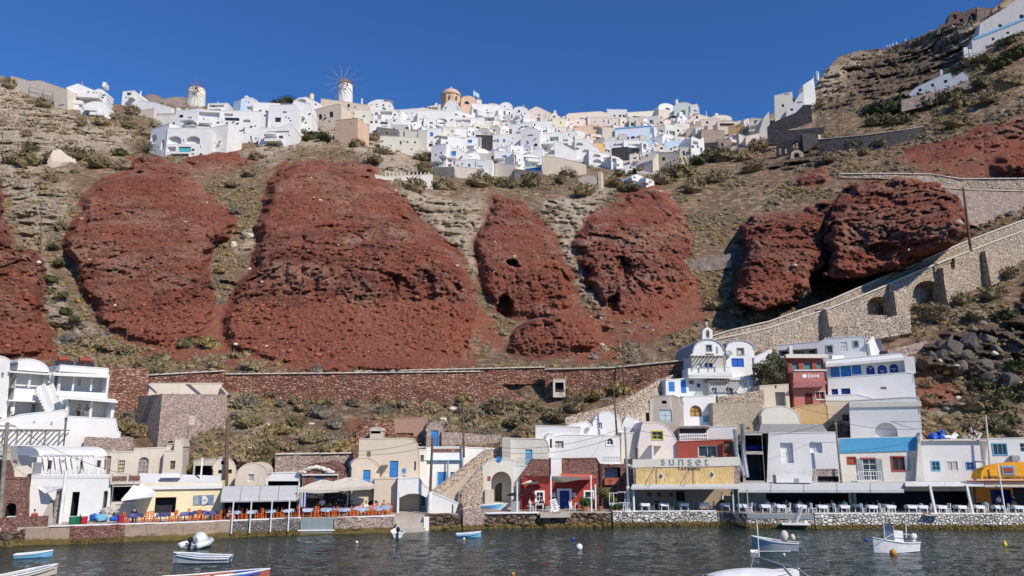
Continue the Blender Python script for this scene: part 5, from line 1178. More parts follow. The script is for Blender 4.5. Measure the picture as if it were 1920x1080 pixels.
h=house('white_house','white lower storey with a thick curved corner and two navy windows','house',f,[(1552,710),(1612,706),(1700,699),(1714,701),(1719,709),(1720,715)],4,WHITE3,[('win',1560,729,1571,741,NBLUE,{'frame':NBLUE,'bars':(1,0)}),('win',1578,728,1594,740,NBLUE,{'frame':NBLUE,'bars':(1,0)}),('void',1651,725,1662,730,GREYW,{'name':'vent'})],down=1.5)
house('terrace_wall','white and grey terrace edge below the navy windows','wall',Fr(1548,94.0,1640,92.4,770),[(1548,742),(1607,740),(1640,748)],1.5,WHITE3,down=1.5)
rough_wall('stone_wall','dry reddish stone bank right of the scalloped white house',[P(1596,672,103),P(1740,668,103)],[P(1596,668,104),P(1740,640,104)],PINKST,1,.25)
def wl(pts,off=0):return[P(x,y,d-off)for x,y,d in pts]
rough_wall('retaining_wall','long red lava stone road wall with a pale coping below the cliffs',wl([(420,748,102),(640,752,103),(1024,752,105)]),wl([(420,702,102),(640,700,103),(900,697,104.7),(1024,697,105)]),REDST2,.8,.16,'retaining wall',step=.4,cop=OLDP)
rough_wall('retaining_wall','upper band of red stone wall standing behind the long road wall',wl([(666,704,106.5),(1026,700,107)]),wl([(666,697,106.5),(1022,689,107)]),REDST2,.8,.16,'retaining wall',step=.4,cop=OLDP)
rough_wall('retaining_wall','right part of the red road wall ending near the blue doors',wl([(1022,742,105),(1150,735,103),(1286,712,101)]),wl([(1022,693,105),(1146,690,103),(1286,676,101)]),REDST2,.8,.16,'retaining wall',step=.4,cop=OLDP)
rough_wall('retaining_wall','left stretch of red terrace wall above the square stone house',wl([(278,728,99),(420,730,101)]),wl([(278,704,99),(420,696,101)]),REDST2,.8,.16,'retaining wall',step=.4,cop=OLDP)
rough_wall('retaining_wall','high dry stone wall between the solar roof and the stone house',wl([(196,770,93.5),(282,780,96.5)]),wl([(196,688,95.5),(278,690,98.5)]),REDST2,.8,.2,'retaining wall',step=.4)
house('shelter','small square doorway let into the red road wall','shelter',Fr(1037,103.6,1060,103.6,738),[(1037,712),(1060,712)],1,OLDP,[('porch',1041,717,1057,735,OLDP,{'d':.8,'in':DARKI})],down=.5)
rough_wall('stone_wall','pale rubble roadside wall curving down to the patchy ruined house',wl([(1060,800,92),(1160,782,93),(1220,752,95),(1262,712,98)]),wl([(1060,782,92),(1160,756,93.5),(1220,722,96),(1262,703,98.5)]),PALEST,.7,.12,step=.4)
rough_wall('stone_wall','low mortared wall on the outer side of the curving road',wl([(1140,800,90.5),(1190,785,91),(1225,765,92.5)]),wl([(1140,778,90.5),(1190,756,91),(1225,745,92.5)]),PALEST,.5,.1,step=.4)
outer_b=[(1328,655,101),(1400,662,101),(1480,655,101.5),(1560,632,102),(1640,612,103),(1700,590,104),(1780,560,106),(1860,520,109),(1960,470,113)]
outer_t=[(1328,640,101),(1345,637,101),(1440,616,101.6),(1560,577,102.5),(1640,545,104),(1720,510,106),(1800,478,108),(1860,455,110),(1960,418,114)]
ob=wl([(x,np.interp(x,[a for a,_,_ in outer_b],[b for _,b,_ in outer_b]),np.interp(x,[a for a,_,_ in outer_b],[c for _,_,c in outer_b]))for x in(1328,1400,1480,1560,1620,1660)])
def ot(xs):return[P(x,float(np.interp(x,[a for a,_,_ in outer_t],[b for _,b,_ in outer_t])),float(np.interp(x,[a for a,_,_ in outer_b],[c for _,_,c in outer_b])))for x in xs]
def obt(xs,dy=0):return[P(x,float(np.interp(x,[a for a,_,_ in outer_b],[b for _,b,_ in outer_b]))+dy,float(np.interp(x,[a for a,_,_ in outer_b],[c for _,_,c in outer_b])))for x in xs]
_xs=np.array([1400,1480,1560,1640,1700,1780,1860,1940.])
_ds=np.array([GD(x,float(np.interp(x,[a for a,_,_ in outer_b],[b for _,b,_ in outer_b])))for x in _xs]);_c=np.polyfit(_xs,_ds,2);print('RAMP',_ds.round(1),np.polyval(_c,_xs).round(1))
outer_b=[(x,y,float(np.polyval(_c,max(x,1380)))-.4)for x,y,_ in outer_b]
T=thing('stair_ramp','long stone stair ramp with arches and buttresses climbing to the upper right','stairway',obt([1640])[0])
def rpart(nm,b,t,mat=PALEST,th=.7,amp=.07,down=1.5):
 o=rough_wall('','',b,t,mat,th,amp,parent=T,down=down,step=.38);o.name=nm
xs=(1328,1400,1480,1560,1622);rpart('outer_wall',obt(xs),ot(xs))
def bay(x0,x1,xa0,xa1,ytop,yb):
 a=ot([x0])[0];b=ot([x1])[0];D0=a.y;D1=b.y
 fr=Fr(x0,D0,x1,D1,yb)
 aL=fr.uz(x0,proj(a)[1]);aR=fr.uz(x1,proj(b)[1])
 zb=fr.uz((x0+x1)/2,yb)[1]-1.5
 sh=shape(fr,(xa0,ytop,xa1,yb+6),0,True);mb=MB()
 slab(mb,fr,[(0,zb-2),(fr.w,zb-2),(fr.w,aR[1]),(0,aL[1])],0,.7,[[(p[0],max(p[1],zb-1.9))for p in sh]])
 for i in range(len(sh)):
  p,q=sh[i],sh[(i+1)%len(sh)];mb.face([fr.pt(p[0],.7,p[1]),fr.pt(q[0],.7,q[1]),fr.pt(q[0],2.6,q[1]),fr.pt(p[0],2.6,p[1])])
 mb.face([fr.pt(sh[0][0]-.1,2.6,zb-2),fr.pt(sh[1][0]+.1,2.6,zb-2),fr.pt(sh[1][0]+.1,2.6,aR[1]-.6),fr.pt(sh[0][0]-.1,2.6,aL[1]-.6)])
 mb.build('arched_bay',PALEST,T)
bay(1620,1690,1627,1676,557,584);bay(1688,1792,1714,1776,528,572)
xs=(1790,1860,1960);rpart('outer_wall',obt(xs),ot(xs))
for i,(x0,x1,yt,yb,D)in enumerate(((1681,1706,534,590,101.8),(1776,1802,505,570,103.8),(1855,1876,474,520,106.5),(1553,1572,582,604,100.6))):
 D=float(np.polyval(_c,(x0+x1)/2))-2.0;fr=Fr(x0,D,x1,D+.6,yb);mb=MB();u1,z1=fr.uz(x1,yt);zb=fr.z0-2
 v=[fr.pt(0,-.25,zb),fr.pt(fr.w,-.25,zb),fr.pt(fr.w,.15,z1),fr.pt(0,.15,z1+.1)];w_=[fr.pt(0,2.6,zb),fr.pt(fr.w,2.6,zb),fr.pt(fr.w,2.6,z1+.4),fr.pt(0,2.6,z1+.4)]
 mb.add(v+w_,[(0,1,2,3),(4,7,6,5),(1,5,6,2),(4,0,3,7),(3,2,6,7)]);mb.build('buttress',PALEST,T)
ins=[(x,y,float(np.polyval(_c,max(x,1380)))+3.2)for x,y in((1328,633),(1370,620),(1440,604),(1560,562),(1640,527),(1720,494),(1800,458),(1860,435),(1960,398))]
ip=wl(ins);op=ot([x for x,_,_ in ins]);mb=MB()
for i in range(len(ip)-1):
 a,b=op[i]-UP*.5,op[i+1]-UP*.5;c,d=ip[i+1],ip[i];c=Vector((c.x,c.y,b.z));d=Vector((d.x,d.y,a.z));mb.face([a,b,c,d])
mb.build('steps',lambda:plaster('cobbled steps',(.50,.42,.34),.4),T)
rpart('inner_wall',[Vector((p.x,p.y,q.z-1.0))for p,q in zip(ip,op)],[Vector((p.x,p.y,max(p.z,q.z)))for p,q in zip(ip,op)],PALEST,.6,.06,.5)
for nm,pts in(('outer_coping',op),('inner_coping',[Vector((p.x,p.y,max(p.z,q.z)))for p,q in zip(ip,op)])):
 mb=MB()
 for a,b in zip(pts,pts[1:]):mb.bar(a+UP*.08+Vector((0,.2,0)),b+UP*.08+Vector((0,.2,0)),.75,.2)
 mb.build(nm,OLDP,T)
rough_wall('stone_wall','tumbled pale rubble terrace under the two ramp arches',wl([(1560,626,100),(1640,615,100.5),(1706,604,101)]),wl([(1560,612,100),(1640,600,100.5),(1706,584,101)]),PALEST,.8,.2)
rough_wall('retaining_wall','upper hairpin road wall of speckled stone with a white line',wl([(1572,330,141),(1640,331,140),(1725,336,139),(1765,350,138),(1830,358,138),(1960,358,137)]),wl([(1572,327,141),(1640,326,140),(1745,327,139),(1775,332,138),(1800,336,138),(1960,335,137)]),PALEST,.8,.15,'retaining wall',step=.45,cop=WHITE2,down=.4)
rough_wall('retaining_wall','darker speckled wall face under the upper hairpin road',wl([(1796,400,131),(1840,412,131),(1960,405,131)]),wl([(1770,353,133),(1840,357,133),(1960,360,133)]),PINKST,.8,.12,'retaining wall',step=.45,cop=OLDP)
rough_wall('retaining_wall','dark basalt wall on the left below the white corner church',wl([(1440,262,205),(1460,262,204),(1545,255,200)]),wl([(1440,248,205),(1460,246,204),(1545,238,200)]),DARKST,1,.15,'retaining wall',step=.6)
rough_wall('retaining_wall','long dark basalt terrace wall across the right hand slope',wl([(1535,284,186),(1620,282,180),(1700,264,178),(1730,246,178)]),wl([(1535,262,186),(1620,254,182),(1700,243,180),(1730,238,180)]),DARKST,1,.15,'retaining wall',step=.6,cop=GREYW)
rough_wall('retaining_wall','red brown ruined terrace wall high on the right slope',wl([(1600,216,205),(1690,196,200)]),wl([(1612,200,207),(1690,178,202)]),DARKST,1,.2,'retaining wall',step=.6)
rough_wall('stone_wall','rubble wall holding up the long white hillside house',wl([(1690,200,192),(1800,172,190),(1830,160,189)]),wl([(1690,188,192),(1800,158,190),(1830,146,189)]),PINKST,1,.15,step=.6)
rough_wall('stone_wall','short low wall left of the shadowed red rock',wl([(1282,500,140),(1370,488,138)]),wl([(1282,487,140),(1370,476,138)]),PINKST,.8,.2,step=.5)
f=Fr(1690,GD(1694,193)+.3,1822,GD(1818,152)+.3,192)
h=house('white_house','long narrow white vaulted house high on the right hillside','house',f,[(1690,187),(1700,181),(1718,164),(1766,141),(1782,137),(1788,146),(1806,135),(1822,141)],5,WHITE3,[('win_arch',1722,165,1728,172,GLASS),('win',1746,156,1751,163,GLASS),('win',1770,149,1776,156,GLASS)],down=4,far=True)
mb=MB();fbox(mb,f,1764,130,1767,144,1,2);mb.build('chimney',WHITE,h)
f=Fr(1822,GD(1826,112)+.3,1985,GD(1970,62)+.3,112)
h=house('white_building','big white building with a blue line at the upper right edge','building',f,[(1822,75),(1836,66),(1838,44),(1890,12),(1985,-45)],9,lambda:plaster('aged white render',(.60,.59,.57),.5,(.4,.36,.3)),[('win',1872,45,1878,51,GLASS),('win',1860,70,1864,76,GLASS),('win',1861,79,1868,87,GLASS),('win',1887,59,1892,64,GLASS),('win',1912,27,1919,35,GLASS),('win_arch',1889,71,1896,76,GLASS)],down=8,far=True)
mb=MB();a,b=f.at(1826,73,-.1),f.at(1985,10,-.1);mb.bar(a,b,.12,.7);mb.build('blue_line',LBLUE,h)
mb=MB();a,b=f.at(1808,120,-1),f.at(1826,106,-1);mb.bar(a,b,1,1.5);fbox(mb,f,1809,88,1814,108,-1,0);fbox(mb,f,1818,92,1822,106,-1,0);mb.build('stair',WHITE,h)
def plate(name,lab,fr,pts,holes,th,mat,cat='ruin',down=0):
 t=thing(name,lab,cat,fr.pt(fr.w/2,0,fr.z0));mb=MB()
 slab(mb,fr,[fr.uz(*p)for p in pts],0,th,[shape(fr,h_[:4],0,len(h_)>4)for h_ in holes]);mb.build('wall',mat,t);return t
plate('castle_ruin','roofless dark castle ruin with windows open to the sky',Fr(1760,222,1862,222,62),[(1756,64),(1800,62),(1862,50),(1862,15),(1832,14),(1828,13),(1812,20),(1808,24),(1800,22),(1792,20),(1784,24),(1779,32),(1776,44),(1766,45),(1758,54)],[(1788,27,1793,36),(1788,44,1796,56),(1800,35,1806,47),(1821,25,1827,36)],1.6,lambda:rubble('castle stone',[(.11,.08,.07),(.2,.14,.12),(.15,.11,.1)],(.09,.07,.06),1.4,.1))
rough_wall('castle_ruin','lighter broken wall end right of the roofless castle ruin',wl([(1830,50,219),(1862,36,218)]),wl([(1832,14,220),(1860,16,219)]),lambda:rubble('pale castle stone',[(.22,.16,.13),(.32,.25,.2)],(.2,.15,.12),1.4,.1),1.4,.25,'ruin',step=.6)
rough_wall('castle_wall','pale ruined lookout wall along the crest left of the visitors',wl([(1590,108,246),(1660,104,240)]),wl([(1598,98,247),(1615,94,246),(1652,92,242)]),lambda:rubble('pale crest stone',[(.34,.27,.2),(.45,.37,.28)],(.3,.24,.18),1.4,.1),2,.3,'ruin',step=.6)
f=Fr(1452,226,1492,224,250)
h=house('cream_house','cream three storey house on the crest at the foot of the right cliff','house',f,[(1452,180),(1453,179),(1492,171)],6,WHITE2,[('win',1466,195,1470,201,GLASS),('win',1486,184,1490,189,GLASS),('win',1470,175,1480,178,GLASS)],down=5,far=True)
house('white_house','white stepped house with railings right of the cream crest house','house',Fr(1474,222,1512,220,250),[(1474,206),(1492,190),(1500,176),(1512,172)],6,WHITE,[('void',1494,190,1504,194,GREYW),('win',1482,203,1487,208,GLASS)],down=5,far=True)
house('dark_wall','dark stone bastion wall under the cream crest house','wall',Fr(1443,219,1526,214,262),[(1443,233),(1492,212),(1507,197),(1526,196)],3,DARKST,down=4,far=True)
f=Fr(1506,228,1530,228,190)
house('white_house','small white chapel house with a tiny belfry under the cliff crest','house',f,[(1506,160),(1524,148),(1531,141),(1530,155)],4,WHITE3,down=5,far=True)
mb=MB();mb.lathe(f.at(1532.5,141,1),[(.5,-2),(.5,.6),(.7,.7),(.4,1.0),(0,1.5)],8);tag(mb.build('belfry',WHITE,loc=f.at(1532.5,141,1)),'tiny white belfry on the crest beside the small chapel house','belfry')
f=Fr(1455,196,1512,192,292)
plate('ruined_house','roofless dark ruin with black door openings on the right slope',f,[(1455,296),(1510,288),(1506,250),(1498,254),(1480,262),(1466,266),(1456,272)],[(1486,268,1490,278),(1492,264,1496,280),(1471,276,1475,288),(1460,275,1464,290)],1,DARKST)
plate('ruined_house','sunlit yellow plaster gable of the roofless ruin',Fr(1503,193,1536,188,292),[(1504,284),(1510,284),(1524,274),(1536,266),(1534,252),(1503,250)],[],.8,lambda:plaster('faded yellow plaster',(.62,.47,.28),.5,(.35,.12,.08)))
plate('ruined_house','small round arched ruin at the foot of the roofless house',Fr(1482,190,1508,190,298),[(1482,298),(1508,298),(1506,286),(1498,281),(1490,281),(1484,286)],[(1489,286,1499,296,1)],1.5,PALEST)
PEACH=lambda:plaster('peach plaster',(.62,.44,.32),.1)
PPINK=lambda:plaster('pale pink plaster',(.70,.60,.53),.08)
PALEY=lambda:plaster('straw plaster',(.68,.62,.46),.08)
PALEB=lambda:plaster('pale blue plaster',(.42,.55,.66),.06,(.4,.5,.6))
GRNW=lambda:plaster('greenish white plaster',(.62,.68,.62),.06)
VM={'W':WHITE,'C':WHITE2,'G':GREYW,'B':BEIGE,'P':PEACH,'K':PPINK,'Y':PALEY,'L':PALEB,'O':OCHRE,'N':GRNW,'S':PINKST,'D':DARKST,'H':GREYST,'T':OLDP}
OM={'w':('void',GLASS,.35),'b':('void',BLUE,.25),'d':('void',GLASS,.5),'g':('void',WHITE3,1.1),'a':('void_arch',WHITE3,1.1),'A':('void_arch',GLASS,.5),'r':('void',BROWNW,.5),'t':('void',TEAL,.3),'c':('void',lambda:plain('pool turquoise',(.10,.40,.42),.2),.3)}
NM={'w':'window','b':'window','d':'door','g':'recess','a':'arch','A':'window','r':'door','t':'window','c':'glass_screen'}
vrnd=random.Random(5)
def V(x0,x1,top,base,m,ops,label,roof='F',name='white_house',cat='house',dD=0.0,depth=6,rot=None,down=3,group=None):
 D=GD((x0+x1)/2,base)+dD
 r=vrnd.uniform(-1.2,1.2)if rot is None else rot
 fr=Fr(x0,D-r,x1,D+r,base)
 if roof=='V':tp=[('arc',x0,top[1]if isinstance(top,tuple)else top+(x1-x0)*.36,x1,top[1]if isinstance(top,tuple)else top+(x1-x0)*.36,top[0]if isinstance(top,tuple)else top)]
 elif roof=='G':tp=[(x0,top[1]),((x0+x1)/2,top[0]),(x1,top[1])]
 elif isinstance(top,list):tp=top
 else:tp=top
 oo=[]
 for o in ops:
  k,mt,rr=OM[o[0]];oo.append((k,o[1],o[2],o[3],o[4],mt,{'r':rr,'name':NM[o[0]]}))
 t=house(name,label,cat,fr,tp,depth,VM[m]if isinstance(m,str)else m,oo,down=down,far=True,lip=.06,group=group)
 wpx,hpx=x1-x0,base-(top if isinstance(top,(int,float))else min(top)if isinstance(top,tuple)else min(q[1]for q in top))
 if m in('W','C','K')and cat=='house' and wpx>15 and(len(ops)<3 or group)and 'hotel' not in label:
  y0=base-hpx
  for k in range(int(hpx/13)+(wpx>40)):
   a=x0+vrnd.uniform(-2,wpx*.5);b=a+vrnd.uniform(.3,.6)*wpx;y=base-hpx*.62+k*vrnd.uniform(9,13)
   if y>base-1:continue
   mb=MB();fbox(mb,fr,a,y,b,y+vrnd.uniform(3,5.5),-vrnd.uniform(1.2,2.6),.1);tr=mb.build('terrace',VM[m],t)
   if vrnd.random()<.6:mb=MB();xx=vrnd.uniform(a+2,b-5);fbox(mb,fr,xx,y-vrnd.uniform(3,4),xx+vrnd.uniform(1.6,3.4),y+.3,-.02,.3);mb.build('door',vrnd.choice((GLASS,GLASS,GREYW,BLUE)),t)
  if vrnd.random()<.55:mb=MB();xx=vrnd.uniform(x0+2,x1-6);fbox(mb,fr,xx,y0-vrnd.uniform(2.5,5),xx+vrnd.uniform(2.5,7),y0+5,vrnd.uniform(1.5,3),5);mb.build('roof_room',VM[m],t)
  if vrnd.random()<.3:mb=MB();xx=vrnd.uniform(x0+2,x1-3);fbox(mb,fr,xx,y0-4,xx+1.3,y0+4,1,1.3);mb.build('chimney',VM[m],t)
 if wpx>26 and m in('W','C','B','K')and cat=='house' and not group:
  y0=base-hpx*.72
  for k in range(int(wpx*hpx/230)):
   a=x0+3+vrnd.random()*(wpx-8);b=y0+vrnd.random()*(hpx*.62);c=vrnd.uniform(1.8,3.4);e=vrnd.uniform(2.2,3.6)
   if any(a<o[3]+1.5 and a+c>o[1]-1.5 and b<o[4]+1.5 and b+e>o[2]-1.5 for o in ops):continue
   mb=MB();fbox(mb,fr,a,b,a+c,b+e,-.03,.05);mb.build('window',vrnd.choice((GLASS,GLASS,GREYW,BROWNW)),t)
   if vrnd.random()<.4:mb=MB();fbox(mb,fr,a-1,b-1.2,a+c+1,b-.6,-.5,.05);mb.build('canopy',VM[m],t)
 return t,fr
fr=Fr(10,GD(22,166)+.4,126,GD(122,207)+.4,212)
h=house('concrete_building','long beige concrete building with scaffolding on the left crest','building',fr,[(10,144),(56,152),(76,151),(126,168)],8,OLDP,[('void',108,195,120,199,GLASS,{'r':.5})],far=True)
mb=MB()
for x_ in(56,82,100):mb.bar(fr.at(x_,192,-.7),fr.at(x_,157+(x_-56)*.28,-.7),.1)
for y_ in(0,9,18):mb.bar(fr.at(56,163+y_,-.7),fr.at(100,174+y_,-.7),.08)
mb.bar(fr.at(56,172,-.7),fr.at(100,192,-.7),.08);mb.build('scaffolding',GREYWD,h)
V(120,200,[(120,186),(124,164),(146,157),(196,178),(200,184)],206,'W',[('g',136,178,186,191)],'white building with a long slanting pergola roof on the left crest',rot=1)
V(174,196,167,186,'W',[],'small rounded white cupola house above the slanting pergola roof','V')
V(150,206,190,220,'W',[],'white half dome cave roof on the pale cliff at left','V',depth=4)
V(228,262,[(228,172),(252,170),(260,176),(262,182)],192,'W',[('w',237,173,247,179)],'little white crest house with one wide window at left')
V(262,305,177,196,'S',[],'low rounded stone ruin on the crest right of the little white house','V',name='stone_ruin',cat='ruin')
V(307,366,(182,190),200,'S',[],'long low stone mound beside the smaller windmill','V',name='stone_ruin',cat='ruin')
V(258,322,[(258,189),(290,192),(322,202)],212,'W',[],'long plain white wall below the stone ruins on the left crest',name='white_wall',cat='wall',depth=1.5)
V(256,288,206,220,'T',[],'short grey fence wall among dry bushes at left',name='terrace_wall',cat='wall',depth=1)
V(278,312,239,291,'W',[('a',282,250,295,268),('a',301,261,309,281)],'white hotel wing with two tall arches beside the palm',rot=-2)
V(309,388,240,294,'W',[('a',313,255,341,270),('a',348,255,376,270),('g',312,275,330,284),('c',334,275,358,285),('g',320,288,354,294)],'white hotel front with twin wide arches and a turquoise pool screen',rot=0)
V(386,424,238,284,'W',[('w',394,257,411,260)],'plain white hotel block with one long slot window')
V(326,374,206,246,'W',[('A',334,214,344,221)],'white block with a single arched window above the twin arches')
V(368,428,207,255,'W',[('g',372,211,412,219),('w',386,230,398,234)],'white terrace house with wide shaded opening left of the crest pergola')
V(388,426,194,212,'W',[('g',392,196,420,201)],'white roof terrace with balusters right of the smaller windmill',dD=2)
V(416,486,208,268,'W',[('g',420,213,437,217),('w',421,221,449,226),('a',455,224,470,229),('g',420,247,444,250)],'broad white house with stacked slot windows in the left cluster')
V(436,450,190,214,'L',[],'pale blue topped white block near the left crest')
V(450,480,(183,190),212,'W',[('w',458,189,462,191)],'white domed house with a round blue window near the left crest','V')
V(470,520,193,262,'W',[('w',485,206,491,211),('w',497,207,501,211),('w',492,215,499,218),('g',490,221,501,228)],'tall white house with paired small windows left of the beige villa')
V(500,550,197,262,'W',[('w',515,220,527,229),('a',529,208,538,212),('w',540,220,543,223)],'white house with one large square window in the left cluster')
V(484,552,[(484,240),(520,240),(548,232),(552,240)],272,'W',[('g',500,245,542,249),('r',522,254,531,260)],'white terrace with a boat shaped shaded balcony below the big square window')
V(537,585,[(537,215),(552,188),(582,196),(585,215)],255,'W',[],'white house with a long sloping wall beside the beige villa')
V(550,603,[(550,190),(560,184),(574,182),(603,196)],222,'W',[('a',556,185,574,193)],'white crest house with a wide oval recess left of the big windmill')
V(583,640,[(583,209),(587,206),(634,195),(640,197)],238,'B',[('A',596,213,604,225),('A',616,208,625,221)],'beige villa with two dark arched windows below the windmill',rot=-2,name='beige_villa',cat='house')
V(600,692,[(600,185),(640,190),(690,197),(692,205)],214,'B',[('w',651,195,656,201),('w',677,206,679,210)],'long beige house directly at the foot of the big windmill',name='beige_house',dD=-2)
V(634,668,202,230,'B',[('w',643,211,647,215),('a',648,204,655,208)],'beige block beside the villa with one tiny window',name='beige_house')
V(627,671,[(627,226),(671,222)],268,'P',[('w',657,230,659,234)],'tall peach retaining tower with a rusty stain under the villa',name='beige_tower',cat='tower',rot=-1.5)
V(664,692,206,240,'C',[],'cream wall right of the beige block under the windmill',name='cream_house')
mt=MB();
V(680,694,(197,202),212,'T',[],'tiny stone gabled hut on the crest right of the windmill','G',name='stone_hut',cat='hut')
V(687,737,(187,202),216,'W',[('w',694,196,697,198),('w',704,195,708,197),('w',729,198,732,200),('g',712,208,734,214)],'large white dome house first on the crest right of the windmill','V')
V(686,742,208,232,'W',[('a',690,212,700,222),('a',702,210,709,216),('g',713,209,735,215),('A',738,213,742,217)],'white terrace house with two arches and a parasol balcony')
V(738,786,205,234,'W',[('w',752,211.5,755,213),('w',760,211.5,764,213),('w',770,211.5,774,213),('w',752,218.5,757,219.6),('w',761,218.5,766,219.6),('w',770,218.5,775,219.6),('g',750,226,778,231)],'flat white hotel with two rows of three slot windows')
V(692,732,[(692,226),(710,224),(732,230)],256,'W',[('w',694,227,699,231),('g',703,226,708,231),('w',713,229,727,233),('g',715,233,726,238)],'small white house with a wide dark balcony opening at the cluster edge')
V(726,752,(222,228),246,'W',[('w',737,224,741,228)],'little white gabled house with one window in the upper left of the main cluster','G')
V(714,764,234,258,'G',[('w',760,238,766,242),('g',737,239,740,246)],'grey plastered house behind the cream terrace',name='grey_house')
V(706,746,241,262,'H',[('w',724,248,727,252)],'grey stone house with a tiny window at the left cluster edge',name='stone_house')
V(744,786,245,266,'G',[('b',744,246,749,256),('g',756,247,759,256),('w',783,246,786,252)],'grey house with a blue doorway above the cream terrace wall',name='grey_house')
V(712,786,[(712,255),(782,258),(786,258)],284,'C',[('g',749,264,753,271),('w',762,265,766,268),('g',776,265,780,269)],'long cream terrace wall with two small windows above the red cliff',name='cream_house',rot=0)
V(783,800,244,290,'G',[],'tall gable end painted in grey shade between cream terrace and white houses',name='grey_house')  # grey render carries the shade of this side wall
V(782,852,208,246,'W',[('w',792,222,799,230),('w',794,217,796,219),('w',787,222,790,224),('w',801,222,804,224),('A',808,223,814,228),('a',817,222,838,229),('w',818,229.5,835,232)],'big square white house with a wide arched balcony left of the dome')
V(787,800,(202,206),214,'T',[],'small brownish vaulted roof on the crest left of the dome','V',name='white_house')
V(800,826,(198,205),214,'C',[('a',803,200,822,206)],'white vaulted house with a dark oval front left of the dome','V')
V(797,826,241,284,'W',[('b',806,248,812,256),('w',808,265,811,268),('d',804,269,813,275)],'white house with a blue balcony door in the lower left main cluster')
V(828,868,[(828,208),(836,194),(846,187),(856,192),(868,208)],222,'W',[('w',833,201,837,204),('w',856,199,858,202),('w',858,203,860,206)],'white church front with curved top just below the peach dome',name='church',cat='church')
V(840,884,[(840,214),(850,208),(866,210),(884,216)],236,'W',[('a',842,212,861,221),('a',848,222,858,231)],'white house with a large open arch under the peach dome')
V(822,846,(209,214),224,'W',[('a',824,211,834,214.5)],'low white vault house left of the large open arch','V')
V(852,906,221,242,'W',[('g',853,224,882,232)],'white terrace with a wide grey awning below the large open arch')
V(848,892,238,256,'C',[('g',848,243,862,249),('g',866,245,880,249)],'cream terrace house with olive parasols in the middle of the cluster')
V(884,912,195,236,'W',[('g',887,205,895,222),('w',884,201,886,204)],'tall narrow white house right of the flag pole')
V(893,903,187,210,'C',[],'slim cream bell wall right of the flag pole')
V(903,936,196,226,'W',[('w',911,210,917,215),('w',920,211,923,213),('w',906,198,910,200)],'white house with one dark square window right of the flag')
V(912,934,(194,199),206,'T',[],'brownish roofed vault on the crest right of the flag','V')
V(936,961,(192,202),216,'W',[],'bright white dome house with a rooftop pergola on the crest','V')
V(934,964,206,232,'W',[('w',938,221,942,225),('w',954,210,957,215),('g',944,208,948,216)],'white house with a small terrace beneath the rooftop pergola')
V(961,990,(200,209),236,'W',[('w',971,206,975,211),('w',983,211,985,214)],'pale round topped house on the crest with one small window','V')
V(897,930,219,240,'W',[('g',897,220,927,229)],'white house with a long shaded arcade in the centre of the cluster')
V(888,912,234,254,'C',[('w',890,238,899,243)],'cream cube house with a dark slanted opening mid cluster')
V(926,970,226,246,'G',[('w',942,227,952,241),('g',954,227,968,232)],'grey shaded terrace building with a dark door in the cluster centre',name='grey_house')
V(900,932,236,256,'C',[('A',903,246,916,254)],'cream house with a dark low arch beside the slatted roof')
V(926,966,[(926,245),(966,242)],254,'H',[],'slatted grey pergola roof in the centre of the cluster',name='grey_house',depth=3)
V(884,902,(245,250),272,'W',[('w',886,248,889,254)],'white arched house hidden between grey walls mid cluster','V')
V(892,924,254,282,'D',[],'dark grey unpainted stone house in the centre of the cluster',name='stone_house')
V(922,976,252,284,'W',[('b',931,261,935,267),('b',943,261,947,267),('w',961,258,963,261),('w',951,265,953,267)],'white house with two small light blue windows mid cluster')
V(960,1000,232,262,'W',[('a',975,235,992,240),('w',981,236,983,239)],'white house with a shaded oval window right of the slatted roof')
V(988,1040,[(988,209),(1005,200),(1014,203),(1038,215),(1040,220)],236,'K',[('w',1009,214,1012,217),('g',1007,220,1013,227),('w',1022,231,1025,234)],'pale pink gabled house on the crest in the middle of the village',name='pink_house')
V(986,1004,209,226,'G',[('d',988,209.5,1002,214)],'grey roofed annex left of the pale pink gabled house',name='grey_house')
V(1030,1048,(211,218),240,'C',[('w',1037,217,1041,221)],'small cream pointed house right of the pale pink gable','G')
V(1036,1062,222,250,'Y',[('A',1037,236,1040,240),('g',1050,228,1052,232)],'pale yellow house stepping down right of the pink gable',name='yellow_house')
V(988,1036,228,262,'W',[('w',1006,243,1009,247),('w',1013,247,1016,250),('w',1001,232,1004,236)],'tall white stair like house with three tiny windows')
V(976,1012,(240,250),290,'W',[('a',988,251,1000,256),('A',1000,268,1008,275),('w',985,274,989,280)],'white vaulted house with an oval recess and a fan window','V')
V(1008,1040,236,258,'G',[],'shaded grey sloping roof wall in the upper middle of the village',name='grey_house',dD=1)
V(1010,1056,250,288,'W',[('g',1031,256,1047,265),('w',1025,262,1028,265)],'white house with a square grey awning in the descending row')
V(1026,1052,240,262,'W',[('w',1034,238,1038,242),('w',1020,250,1024,252)],'white step house above the square grey awning')
V(1054,1082,(245,252),278,'W',[('w',1065,251,1068,254),('g',1061,255,1070,268)],'white vault house with a tall shaded front in the descending row','V')
V(1070,1098,(245,252),274,'W',[('a',1072,249,1084,256),('w',1085,256,1088,261),('w',1078,248,1081,250)],'white arched house with a dark balcony at the head of the white terraces','V')
V(1078,1124,[(1078,262),(1096,260),(1112,272),(1124,282)],298,'W',[('a',1080,267,1093,273),('a',1078,276,1086,281),('a',1092,280,1106,286)],'first white stepped terrace with oval grey awnings')
V(1104,1150,[(1104,282),(1124,286),(1140,290),(1150,300)],312,'W',[('a',1112,289,1126,294),('a',1112,299,1128,305),('a',1131,295,1146,299)],'second white stepped terrace with oval grey awnings further down')
V(1146,1168,[(1146,292),(1160,296),(1168,302)],318,'W',[('g',1148,297,1156,308)],'white end house of the stepped terraces with a shaded wall')
